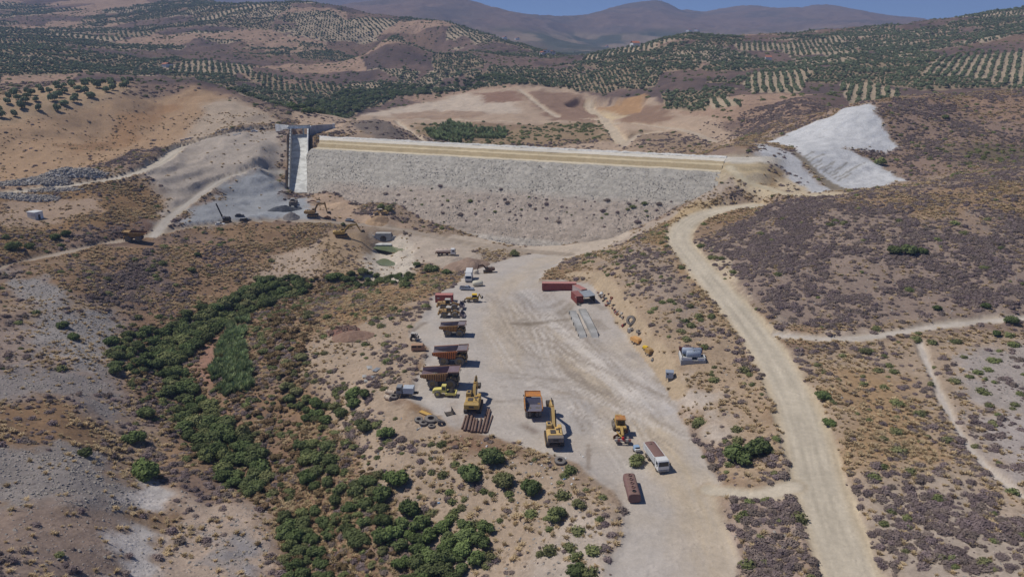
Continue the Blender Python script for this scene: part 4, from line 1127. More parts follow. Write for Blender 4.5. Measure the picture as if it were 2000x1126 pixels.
# riverside wood behind the spillway and the olive groves
def far_wood():
    q = []
    for poly, stp in (([(560,212),(600,195),(680,178),(760,165),(850,168),(900,178),(800,188),(720,205),(690,222),(600,225)], 6.5), ([(850,160),(960,148),(1060,150),(1130,170),(900,176)], 8.0)):
        q += poisson_px(poly, stp, 12)
    q = np.array(q); P_, s3, rt = rows_of((q[:, 0], q[:, 1]), 3.0, 5.5, 13, (.8, 1.2))
    return P_, s3, rt
P_, s3, rt = far_wood()
lead = []
for i in range(3):
    e, c_ = tree(P_[i][0], P_[i][1], 4.0, 'd', 'riverside tree behind the spillway', 'tree', 'riverside trees behind the spillway'); lead.append(c_)
scatter('riverside_wood', 'dark green riverside wood behind the spillway', lead, P_[3:], s3[3:], rt[3:], np.arange(len(P_) - 3) % 3)
ol = [];
for k_, (x_, y_) in enumerate(poisson_px([(-60,245),(0,192),(60,178),(110,168),(255,160),(262,172),(150,212),(60,222)], 8.0, 14)):
    e, c_ = tree(x_, y_, g.uniform(2.7, 3.7), 'o', 'dark olive tree in the grove on the ochre hilltop', 'olive tree', 'olive grove on the ochre hilltop', 1.25, name='olive_tree')
    ol.append(c_)
def groves():
    rgx = np.random.default_rng(15); X_, Y_ = [], []
    for ci in range(-26, 30):
        for cj in range(4, 28):
            qx, qy = np.array([float(ci)]), np.array([float(cj)])
            cx_ = (ci + .5 + .8 * (_hash(qx, qy, 5)[0] - .5)) * CELL; cy_ = (cj + .5 + .8 * (_hash(qx, qy, 6)[0] - .5)) * CELL
            if abs(cx_) > .74 * cy_ + 60: continue
            an = _hash(qx, qy, 9)[0] * math.pi; dn_ = _hash(qx, qy, 8)[0]
            f_ = 1.0 if cy_ < 1500 else 1.25 if cy_ < 2200 else 1.6
            a1, b1 = np.meshgrid(np.arange(-96, 97, 5.0 * f_), np.arange(-96, 97, (7.6 if dn_ < .45 else 7.0) * f_))
            a1 = a1.ravel() + rgx.normal(0, .6, a1.size); b1 = b1.ravel() + rgx.normal(0, .5, b1.size)
            px_, py_ = cx_ + a1 * math.cos(an) - b1 * math.sin(an), cy_ + a1 * math.sin(an) + b1 * math.cos(an)
            hx_, hy_, _g = parcel(px_, py_)
            m_ = (hx_ == ci) & (hy_ == cj); X_.append(px_[m_]); Y_.append(py_[m_])
    X_, Y_ = np.concatenate(X_), np.concatenate(Y_)
    kd, *_ = grove_kind(X_, Y_)
    m_ = (kd > 0) & ~in_rows(X_, Y_) & (rgx.random(len(X_)) > .06) & (Y_ > 560)
    X_, Y_ = X_[m_], Y_[m_]
    for pi_, poly in enumerate(ROWS):                 # groves whose rows show as stripes on pale soil
        q = np.array(poly); c0 = q.mean(0); rad = np.hypot(*(q - c0).T).max(); an = R((74, 66, 58, 80, 40, 75)[pi_]); f_ = 1.0 if c0[1] < 1300 else 1.4
        a1, b1 = np.meshgrid(np.arange(-rad, rad, 4.6 * f_), np.arange(-rad, rad, 7.8 * f_)); a1 = a1.ravel() + rgx.normal(0, .4, a1.size); b1 = b1.ravel() + rgx.normal(0, .4, b1.size)
        px_, py_ = c0[0] + a1 * math.cos(an) - b1 * math.sin(an), c0[1] + a1 * math.sin(an) + b1 * math.cos(an)
        m_ = inside(px_, py_, poly) & (rgx.random(len(px_)) > .05); X_ = np.concatenate([X_, px_[m_]]); Y_ = np.concatenate([Y_, py_[m_]])
    P_, s3, rt = rows_of((X_, Y_), 1.5, 3.3, 16, (.9, 1.3))
    s3 *= (1 + .25 * sstep(1400, 2400, Y_))[:, None]
    return P_, s3, rt
P_, s3, rt = groves()
print('grove trees', len(P_))
a_, b_ = split_near((P_[:, 0], P_[:, 1]), 180)
for i in a_:
    e, c_ = tree(P_[i][0], P_[i][1], s3[i][0], 'o', 'olive tree in the rows of the groves beyond the basin', 'olive tree', 'olive trees in the valley groves', 1.15, name='olive_tree')
scatter('olive_groves', 'olive groves in rows on the distant hills', ol[:3], P_[b_], s3[b_], rt[b_], np.arange(len(b_)) % 3)

# ------------------------------------------------------------------ mesh kit
class MB:
    """collects solids; build() links them as one mesh object"""
    def __init__(s): s.V, s.F, s.M = [], [], []
    def add(s, V, F, mi=0):
        o = len(s.V); s.V += [tuple(v) for v in V]; s.F += [tuple(i + o for i in f) for f in F]; s.M += [mi] * len(F); return s
    def box(s, c, d, mi=0, rz=0, ry=0, taper=(1, 1), shift=(0, 0), rx=0):
        """box centred at c; top face scaled by taper and shifted"""
        x, y, z = d[0] / 2, d[1] / 2, d[2] / 2; tx, ty = taper; hx_, hy_ = shift
        V = [Vector(v) for v in ((-x, -y, -z), (x, -y, -z), (x, y, -z), (-x, y, -z), (-x * tx + hx_, -y * ty + hy_, z), (x * tx + hx_, -y * ty + hy_, z), (x * tx + hx_, y * ty + hy_, z), (-x * tx + hx_, y * ty + hy_, z))]
        m = Matrix.Rotation(rz, 3, 'Z') @ Matrix.Rotation(ry, 3, 'Y') @ Matrix.Rotation(rx, 3, 'X')
        return s.add([m @ v + Vector(c) for v in V], [(3, 2, 1, 0), (4, 5, 6, 7), (0, 1, 5, 4), (1, 2, 6, 5), (2, 3, 7, 6), (3, 0, 4, 7)], mi)
    def prism(s, prof, y0, y1, mi=0):
        """profile in x,z extruded from y0 to y1"""
        k = len(prof)
        V = [(a, y0, b) for a, b in prof] + [(a, y1, b) for a, b in prof]
        area = sum(prof[i - 1][0] * prof[i][1] - prof[i][0] * prof[i - 1][1] for i in range(k))
        F = [tuple(range(k)), tuple(range(2 * k - 1, k - 1, -1))] + [((i + 1) % k, i, i + k, (i + 1) % k + k) for i in range(k)]
        if area < 0: F = [f[::-1] for f in F]
        return s.add(V, F, mi)
    def cyl(s, a, b, r, seg=14, mi=0, r2=None, caps=True):
        a, b = Vector(a), Vector(b); d = (b - a).normalized(); t1 = d.orthogonal().normalized(); t2 = d.cross(t1); r2 = r if r2 is None else r2
        V = [p + (t1 * math.cos(6.28319 * j / seg) + t2 * math.sin(6.28319 * j / seg)) * q for p, q in ((a, r), (b, r2)) for j in range(seg)]
        F = [(j, (j + 1) % seg, seg + (j + 1) % seg, seg + j) for j in range(seg)]
        if caps: F += [tuple(range(seg - 1, -1, -1)), tuple(range(seg, 2 * seg))]
        return s.add(V, F, mi)
    def bar(s, a, b, w, h, mi=0, w2=None, h2=None):
        """tapered rectangular beam from a to b"""
        a, b = Vector(a), Vector(b); d = (b - a).normalized(); sd_ = d.cross(Vector((0, 0, 1)))
        sd_ = Vector((0, 1, 0)) if sd_.length < .01 else sd_.normalized(); up_ = sd_.cross(d); w2 = w2 or w; h2 = h2 or h
        V = [p + sd_ * (i * q / 2) + up_ * (j * e / 2) for p, q, e in ((a, w, h), (b, w2, h2)) for i, j in ((-1, -1), (1, -1), (1, 1), (-1, 1))]
        return s.add(V, [(3, 2, 1, 0), (4, 5, 6, 7), (0, 1, 5, 4), (1, 2, 6, 5), (2, 3, 7, 6), (3, 0, 4, 7)], mi)
    def lathe(s, prof, c, axis='Y', seg=20, mi=0):
        """profile of (radius, offset) turned about an axis through c"""
        V = []
        for r, o in prof:
            for j in range(seg):
                a = 6.28319 * j / seg; u_, v_ = r * math.cos(a), r * math.sin(a)
                V.append({'X': (c[0] + o, c[1] + u_, c[2] + v_), 'Y': (c[0] + u_, c[1] + o, c[2] + v_), 'Z': (c[0] + u_, c[1] + v_, c[2] + o)}[axis])
        F = []
        for i in range(len(prof) - 1):
            for j in range(seg): F.append((i * seg + j, i * seg + (j + 1) % seg, (i + 1) * seg + (j + 1) % seg, (i + 1) * seg + j))
        return s.add(V, F, mi)
    def build(s, name, mats, parent=None, smooth=None, bevel=0):
        me = bpy.data.meshes.new(name); me.from_pydata(s.V, [], s.F); me.update()
        for m in (mats if isinstance(mats, (list, tuple)) else [mats]): me.materials.append(m)
        me.polygons.foreach_set('material_index', np.array(s.M, np.int32))
        import bmesh
        bm = bmesh.new(); bm.from_mesh(me); bmesh.ops.recalc_face_normals(bm, faces=bm.faces); bm.to_mesh(me); bm.free()
        if smooth is not None:
            me.polygons.foreach_set('use_smooth', np.ones(len(me.polygons), bool)); me.set_sharp_from_angle(angle=R(smooth))
        o = link(name, me, parent)
        if bevel:
            b = o.modifiers.new('edge', 'BEVEL'); b.width = bevel; b.segments = 1; b.limit_method = 'ANGLE'; b.angle_limit = R(50)
        return o
def thing(name, label, cat, loc=(0, 0, 0), rz=0, group=None, scale=1.0):
    e = bpy.data.objects.new(name, None); C.objects.link(e); e.empty_display_size = 1
    e.location = loc; e.rotation_euler = (0, 0, rz); e.scale = (scale,) * 3
    return tag(e, label, cat, group)
def gz(x, y): return float(hgt(x, y))
def clone(o, parent=None):
    c = o.copy(); C.objects.link(c)
    if parent is not None: c.parent = parent
    for ch in list(o.children): clone(ch, c)
    return c

# ------------------------------------------------------------------ the dam
def attr_mesh(name, X_, Y_, Z_, col, msk, parent, material=None):
    r_, c_ = X_.shape
    V = np.stack([X_.ravel(), Y_.ravel(), Z_.ravel()], 1); idx = np.arange(r_ * c_).reshape(r_, c_)
    a = np.stack([idx[:-1, :-1].ravel(), idx[:-1, 1:].ravel(), idx[1:, 1:].ravel(), idx[1:, :-1].ravel()], 1)
    me = bpy.data.meshes.new(name); me.vertices.add(len(V)); me.vertices.foreach_set('co', V.astype(np.float32).ravel())
    me.loops.add(a.size); me.loops.foreach_set('vertex_index', a.astype(np.int32).ravel())
    me.polygons.add(len(a)); me.polygons.foreach_set('loop_start', np.arange(0, a.size, 4, dtype=np.int32)); me.update(calc_edges=True)
    for nm, arr in (('col', col), ('msk', msk)):
        at = me.attributes.new(nm, 'FLOAT_COLOR', 'POINT'); b = np.ones((len(V), 4), np.float32); b[:, :3] = arr.reshape(-1, 3); at.data.foreach_set('color', b.ravel())
    me.materials.append(material or GROUND)
    return link(name, me, parent)
DAM = thing('dam', 'long rockfill embankment dam with ochre benches below its crest', 'dam', (float(DAM_A[0]), float(DAM_A[1]), 0), math.atan2(dax[1], dax[0]))
CA, CN = math.cos(DAM.rotation_euler[2]), math.sin(DAM.rotation_euler[2])
def s_start(n_):
    """where the chute's right wall cuts the embankment"""
    o = DAM_A[:2] + np.multiply.outer(n_, dnn)
    t_, c_ = sp_tc(o[..., 0], o[..., 1])
    return (5.0 - c_) / float(np.dot(dax, sw)) + np.interp(n_, [-26, -10, -4, 4], [9, 9, 7, 0])
def strip(name, label, n0, n1, kn, ks, colf, amp, stones, tuftv=0.0, s1=DAM_L + 4):
    nn_ = np.linspace(n0, n1, kn); pn = np.array(PROF[::-1])
    zz = np.interp(nn_, pn[:, 0], pn[:, 1])
    u_ = np.linspace(0, 1, ks)
    s0 = s_start(nn_)
    Sx = s0[:, None] + (s1 - s0)[:, None] * u_[None]
    Nx = np.repeat(nn_[:, None], ks, 1); Zx = np.repeat(zz[:, None], ks, 1)
    Zx = Zx + amp * (fbm(Sx, Nx, 2.2, 3, 301, .7) + .8 * fbm(Sx, Nx, 12, 3, 302))
    col = colf(Sx, Nx, Zx); msk = np.zeros(Sx.shape + (3,)); msk[..., 0] = stones; msk[..., 1] = tuftv; msk[..., 2] = 0 if stones > .3 else .7
    o = attr_mesh(name, Sx, -Nx, Zx, col, msk, DAM)
    if label: o['label'] = label
    return o
def face_col(Sx, Nx, Zx):
    up_ = np.array(S(174,167,155)); lo_ = np.array(S(172,158,144)); ft = np.array(S(178,169,157))
    wv = fbm(Sx, Nx, 26, 4, 303)
    b = sstep(17, 24, Nx + 4 * wv + .02 * (Sx - 110)) * sstep(10, 45, Sx + 12 * wv)
    c = up_ * (1 - b[..., None]) + lo_ * b[..., None]
    q = sstep(44, 46, Nx + 2 * wv)
    c = c * (1 - q[..., None]) + ft * q[..., None]
    lift = 1 + .05 * np.sin(Nx * 2.1 + 3 * wv) - .13 * (np.abs(Nx - 42.5 - wv) < .8) + .07 * (np.abs(Nx - 20.5 - 2 * wv) < .5)            # faint placing lifts
    spk = fbm(Sx, Nx, 1.5, 2, 304, .8)
    return c * (lift + .05 * wv + .20 * spk)[..., None]
strip('rock_face', 'pale grey rockfill face, pinker towards the foot', 56, 0, 120, 420, face_col, .30, 1.0, .15)
def cc3(*a):
    base_ = np.array(S(*a))
    return lambda Sx, Nx, Zx: base_ * (1 + .10 * fbm(Sx, Nx, 20, 3, 305) + .06 * fbm(Sx, Nx * 6, 8, 3, 306))[..., None]
strip('edge_bench', 'pale sandy bench at the top of the rockfill', 0, -5, 8, 200, cc3(204,191,166), .2, .1)
strip('lower_step', 'ochre earth step', -5, -7.2, 6, 200, cc3(178,159,126), .25, .1)
strip('middle_bench', 'ochre earth bench', -7.2, -12, 8, 200, cc3(200,184,152), .2, .1)
strip('upper_step', 'ochre earth step below the crest road', -12, -13.2, 5, 200, cc3(184,166,134), .25, .1)
strip('crest_road', 'whitish gravel road along the crest', -13.2, -23, 12, 200, cc3(210,202,187), .06, .1)
strip('crest_edge', 'row of white rocks on the upstream edge', -23, -26, 10, 400, cc3(206,202,194), .45, 1.0)
strip('upstream_face', 'grey upstream rockfill face', -26, -84, 40, 200, cc3(176,168,160), .3, 1.0)
def dam_pt(s_, n_, z_=None):
    p = DAM_A[:2] + dax * s_ + dnn * n_
    pn = np.array(PROF[::-1]); return (float(p[0]), float(p[1]), float(np.interp(n_, pn[:, 0], pn[:, 1])) if z_ is None else z_)
gd = np.random.default_rng(61); kq = 15000
sN = gd.uniform(.5, 53, kq); sS = s_start(sN) + (DAM_L + 3 - s_start(sN)) * gd.random(kq)
pq = DAM_A[:2] + sS[:, None] * dax + sN[:, None] * dnn; zq = 25 - sN * 35.9 / 56
keep = zq > hgt(pq[:, 0], pq[:, 1]) - .3
pq, zq = pq[keep], zq[keep]; m_ = len(zq); s_ = .10 + .26 * gd.random(m_) ** 2
RF = [boulder_mesh('rockfill_stone', q, paint('rockfill', (180,173,162), .9, dirt=.3, scale=.4)) for q in (34, 35)]
srcs = []
for i in range(2):
    o = link('rockfill_stone', RF[i]); o.location = (pq[i][0], pq[i][1], zq[i]); o.scale = (.5,) * 3
    tag(o, 'single pale block lying on the rockfill dam face', 'stone', 'blocks on the dam face'); srcs.append(o)
o = scatter('rockfill_stones', None, srcs, np.stack([pq[2:, 0], pq[2:, 1], zq[2:]], 1), np.stack([s_[2:]] * 3, 1), gd.uniform(-.6, .6, (m_ - 2, 3)) + np.stack([np.zeros(m_ - 2), np.zeros(m_ - 2), gd.uniform(0, 6, m_ - 2)], 1), np.arange(m_ - 2) % 2)
o.parent = DAM; o.matrix_parent_inverse = Matrix.LocRotScale(DAM.location, DAM.rotation_euler, None).inverted()
g = random.Random(21)
def dam_px(px, py):
    x, y, k = ray(px, py)          # sight line against the inclined face
    a = np.array([x, y]); ra = float(np.dot(a, dnn)); oa = float(np.dot(-DAM_A[:2], dnn)); sl = 35.9 / 56
    d_ = (25 - CAM_H - oa * sl) / (k + ra * sl); return d_ * x, d_ * y
for (x0, y0, x1, y1, cnt) in ((760,376,1340,396,24), (770,390,1330,413,26), (740,398,1340,423,26), (780,408,1330,434,18), (880,428,1290,444,12), (770,360,1050,378,5)):
    for i in range(cnt):
        f = (i + g.uniform(-.4, .4)) / cnt
        px, py = x0 + (x1 - x0) * f, y0 + (y1 - y0) * f + g.uniform(-6, 6)
        x_, y_ = dam_px(px, py); s_, n_ = dam_sn(x_, y_)
        if n_ > 52: continue
        p = dam_pt(s_, n_); r_ = g.choice((.5, .6, .7, .8, 1.0, 1.4))
        o = link('dam_shrub', g.choice(PM + GM[:1])); o.location = (p[0], p[1], p[2] - .15); o.scale = (r_ * 1.4, r_ * 1.1, r_); o.rotation_euler = (0, 0, g.uniform(0, 6))
        tag(o, ('small dark shrub low on the pinkish dam face near its foot' if n_ > 36 else 'small dark shrub in the middle band of the rockfill dam face' if n_ > 27 else 'small dark shrub on the upper grey part of the dam face'), 'shrub', 'shrubs dotted over the dam face')

# ------------------------------------------------------------------ spillway
def concrete(name, c, stain=.35):
    return paint(name, c, .85, 0, .25, (150,146,138), .25, stain, (128,126,122), .2)
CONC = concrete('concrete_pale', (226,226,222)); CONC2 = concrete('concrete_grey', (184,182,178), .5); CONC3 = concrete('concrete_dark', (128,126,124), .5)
ROAD_DUST = paint('dusty_concrete', (176,168,158), .9, dirt=.6)
SP = thing('spillway', 'white concrete spillway chute with bridge deck at the dam end', 'spillway', (float(SP_T[0]), float(SP_T[1]), 0), math.atan2(sv[1], sv[0]))
tl = [-8, -4, 0, 2, 4, 6, 9, 12, 15, 19] + list(np.linspace(26, SPL, 9))
def half(t_): return float(np.interp(t_, [-8, 10, SPL], [5.0, 4.9, 4.6]))
b = MB()
for t0, t1 in zip(tl[:-1], tl[1:]):
    z0, z1 = float(sp_floor(t0)), float(sp_floor(t1)); h0, h1 = half(t0), half(t1)
    b.add([(t0, -h0, z0), (t1, -h1, z1), (t1, h1, z1), (t0, h0, z0), (t0, -h0, z0 - .6), (t1, -h1, z1 - .6), (t1, h1, z1 - .6), (t0, h0, z0 - .6)],
          [(0, 1, 2, 3), (7, 6, 5, 4), (0, 4, 5, 1), (3, 2, 6, 7), (1, 5, 6, 2), (0, 3, 7, 4)])
b.build('chute_floor', CONC, SP)
for sgn, lab in ((-1, 'tall left chute wall'), (1, 'right chute wall against the embankment')):
    b = MB()
    for t0, t1 in zip(tl[:-1], tl[1:]):
        a0, a1 = half(t0) * sgn, half(t1) * sgn; w_ = .7 * sgn
        zt0, zt1 = float(sp_top(t0)), float(sp_top(t1)); zb0, zb1 = float(sp_floor(t0)) - 2.5, float(sp_floor(t1)) - 2.5
        b.add([(t0, a0, zb0), (t1, a1, zb1), (t1, a1, zt1), (t0, a0, zt0), (t0, a0 + w_, zb0), (t1, a1 + w_, zb1), (t1, a1 + w_, zt1), (t0, a0 + w_, zt0)],
              [(0, 1, 2, 3), (7, 6, 5, 4), (3, 2, 6, 7), (0, 4, 5, 1), (1, 5, 6, 2), (0, 3, 7, 4)])
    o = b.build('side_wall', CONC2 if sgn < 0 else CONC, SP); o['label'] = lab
b = MB()
for i in range(14):
    t_ = 4 + (SPL - 8) * i / 14; b.box((t_, -half(t_) - .45, float(sp_top(t_)) + .35), (.5, .5, .7))
b.build('wall_post', CONC, SP)
b = MB(); b.box((1.5, 0, 31.6), (5.0, 14.5, 1.2)); b.build('bridge_deck', CONC, SP, bevel=.04)
for q in (-.5, 3.45):
    b = MB(); b.box((q, 0, 32.35), (.25, 13.4, .7)); b.build('parapet', CONC2, SP)
b = MB(); b.box((-2.5, 2.2, 28.8), (5, .9, 5.6)); b.build('pier', CONC, SP)
def wing(path, z0, z1, th, m, nm, lab):
    b = MB()
    for (a0, b0), (a1, b1) in zip(path[:-1], path[1:]):
        v = Vector((a1 - a0, b1 - b0, 0)).normalized(); nrm = Vector((-v.y, v.x, 0)) * th
        p = [Vector((a0, b0, 0)), Vector((a1, b1, 0)), Vector((a1, b1, 0)) + nrm, Vector((a0, b0, 0)) + nrm]
        b.add([q + Vector((0, 0, z0)) for q in p] + [q + Vector((0, 0, z1)) for q in p], [(3, 2, 1, 0), (4, 5, 6, 7), (0, 1, 5, 4), (1, 2, 6, 5), (2, 3, 7, 6), (3, 0, 4, 7)])
    o = b.build(nm, m, SP); o['label'] = lab
wing([(-1, -5.8), (-4, -7), (-9, -10.5), (-14, -15)], 19, 32.4, .9, CONC, 'wing_wall', 'white flared wing wall on the hill side')
wing([(-1, 5.6), (-4, 7), (-7, 10), (-9, 15), (-10, 20.5)], 16, 31.9, -.7, CONC2, 'wing_wall', 'curved wing wall on the dam side, greyed for its shade')  # face turned from the sun: shade put in as greyer concrete
b = MB(); b.box((-10, 21.3, 26.5), (2.2, 1.6, 11.5)); b.build('end_pier', CONC, SP)
b = MB(); b.box((SPL - 3, 8.0, SP_B[2] + .5), (5.5, 5.5, 5.6)); b.build('end_block', CONC2, SP, bevel=.05)
b = MB(); b.box((SPL + .6, 0, SP_B[2] - .5), (1.2, 10.2, 1.1)); b.build('end_sill', CONC2, SP)
# concrete head wall with the round outlet
cx_, cy_ = hit(748, 474)
CUL = thing('culvert', 'grey concrete culvert headwall with round dark outlet above the green pool', 'culvert', (cx_, cy_ + 1.0, -6.9), 0)
b = MB(); k_ = 20; R0 = 1.55
ring = [(R0 * math.cos(6.28319 * i / k_), R0 * math.sin(6.28319 * i / k_) + 2.0) for i in range(k_)]
outr = []
for i in range(k_):
    a = 6.28319 * i / k_; ca, sa = math.cos(a), math.sin(a); m_ = min(3.9 / max(abs(ca), 1e-6), (2.6 if sa > 0 else 2.0) / max(abs(sa), 1e-6)); outr.append((ca * m_, sa * m_ + 2.0))
V = [(p[0], 0, p[1]) for p in ring] + [(p[0], 0, p[1]) for p in outr] + [(p[0], 5, p[1]) for p in ring] + [(p[0], 5, p[1]) for p in outr]
F = []
for i in range(k_):
    j = (i + 1) % k_; F += [(i, j, k_ + j, k_ + i), (i, 2 * k_ + i, 2 * k_ + j, j), (k_ + i, k_ + j, 3 * k_ + j, 3 * k_ + i)]
b.add(V, F); b.build('headwall', CONC2, CUL)
b = MB(); b.lathe([(1.55, .3), (1.2, 1.5), (1.2, 5)], (0, 0, 2.0), 'Y', 20); b.add([(1.2 * math.cos(6.283 * i / 12), 4.8, 2 + 1.2 * math.sin(6.283 * i / 12)) for i in range(12)], [tuple(range(12))]); b.build('pipe', CONC3, CUL)
b = MB(); b.box((-6.2, .9, 1.6), (4.6, .6, 4.2), rz=-.45); b.build('wing_slab', CONC2, CUL)
b = MB(); b.box((6.4, 1.2, 1.4), (5.2, .6, 3.6), rz=.4); b.build('wing_slab', CONC2, CUL)
b = MB(); b.box((0, -2.2, .1), (9, 4, .5), rx=.05); b.build('apron', CONC, CUL)
def pond_mat():
    m, nt, b_ = mat('pond_water')
    b_.inputs['Base Color'].default_value = S(104,114,82) + (1,); b_.inputs['Roughness'].default_value = .12; b_.inputs['Specular IOR Level'].default_value = .35
    nz = node(nt, 'ShaderNodeTexNoise'); nz.inputs['Scale'].default_value = .3
    c = mixc(nt, nz.outputs['Fac'], S(96,108,76), S(122,128,98)); nt.links.new(c, b_.inputs['Base Color'])
    return m
POND = pond_mat()
for p in PONDW:
    zz = min(gz(*q) for q in p); sm_ = smooth_line(p + [p[0]], .8)[:-1]
    zc = np.mean([gz(*q) for q in p])
    me = bpy.data.meshes.new('pond'); me.from_pydata([(q[0], q[1], float(zc) - .05) for q in sm_], [], [tuple(range(len(sm_)))]); me.materials.append(POND)
    tag(link('pond', me), 'shallow green pond below the culvert outlet', None, None, 'structure')

# ------------------------------------------------------------------ machines
YEL = paint('machine_yellow', (200,164,84), .65, dirt=.5, rust=.18, rustc=(136,100,58))
YEL_B = paint('machine_ochre', (188,150,88), .7, dirt=.6, rust=.35, rustc=(120,90,60))
YEL_P = paint('pale_yellow', (226,212,120), .55, dirt=.2)
ORANGE = paint('faded_orange', (204,138,62), .7, dirt=.4, rust=.5)
BODYG = paint('worn_steel_bed', (142,132,136), .55, .3, dirt=.25, dirtc=(150,140,136), rust=.25, rustc=(112,92,86), scale=.5)
BODYR = paint('rusty_body', (128,86,62), .75, dirt=.4, rust=.5, rustc=(104,72,56))
STEEL = paint('dark_steel', (74,70,68), .6, .3, dirt=.3)
TYRE = paint('dusty_tyre', (126,120,114), .95, dirt=.5, dirtc=(140,130,120), scale=2)
RIM = paint('dusty_rim', (150,134,100), .7, dirt=.5)
GLASS = paint('dark_glass', (34,42,50), .12, 0, .12, spec=.6)
WHITE = paint('white_paint', (222,222,220), .5, dirt=.2, dirtc=(190,180,165))
OFFW = paint('dirty_white', (196,192,184), .7, dirt=.4)
GREYP = paint('grey_paint', (140,144,148), .55, .1, dirt=.3)
BLACK = paint('dark_paint', (44,44,48), .45, dirt=.2)
BROWN = paint('brown_tarp', (128,98,92), .85, dirt=.2)
RUST = paint('rust', (122,98,88), .85, dirt=.35, rust=.6, rustc=(108,82,72))
TRED = paint('tank_rust_red', (128,96,92), .8, dirt=.35, rust=.4, rustc=(114,86,80))
RED = paint('container_red', (164,84,78), .65, dirt=.25, dirtc=(178,140,130), rust=.2)
REDD = paint('container_dark_red', (132,62,60), .65, dirt=.25, rust=.2)
BLUE = paint('pale_blue', (146,176,206), .6, dirt=.2)
TANKB = paint('tank_grey_blue', (158,170,186), .55, .1, dirt=.3)
GALV = paint('galvanised_sheet', (164,172,178), .5, .25, dirt=.3)
TAN = paint('tan_paint', (184,146,116), .75, dirt=.4)
SILVER = paint('silver_car', (158,168,182), .35, .3, dirt=.2)
REDL = paint('red_signal', (196,40,48), .5, dirt=.1)
YELB = paint('bright_yellow', (236,196,40), .55, dirt=.15)

def wheel(par, x, y, z, r, w, rim=RIM, seg=20, name='wheel'):
    b = MB()
    b.lathe([(r * .55, -w / 2), (r * .86, -w / 2), (r * .98, -w * .36), (r, -w * .15), (r, w * .15), (r * .98, w * .36), (r * .86, w / 2), (r * .55, w / 2)], (0, 0, 0), 'Y', seg)
    if r > .7:
        for i in range(16):
            a = 6.28319 * i / 16; b.box((r * math.cos(a), 0, r * math.sin(a)), (r * .10, w * .92, r * .13), ry=-a)
    o = b.build(name, TYRE, par, smooth=40); o.location = (x, y, z)
    b = MB(); b.lathe([(.001, -w * .30), (r * .2, -w * .34), (r * .25, -w * .22), (r * .5, -w * .2), (r * .57, -w * .46), (r * .57, w * .46), (r * .5, w * .2), (r * .25, w * .22), (r * .2, w * .34), (.001, w * .30)], (0, 0, 0), 'Y', seg)
    b.build('rim', rim, o, smooth=40)
    return o
def spot(px, py, dz=0.0):
    x, y = hit(px, py); return (x, y, gz(x, y) + dz)

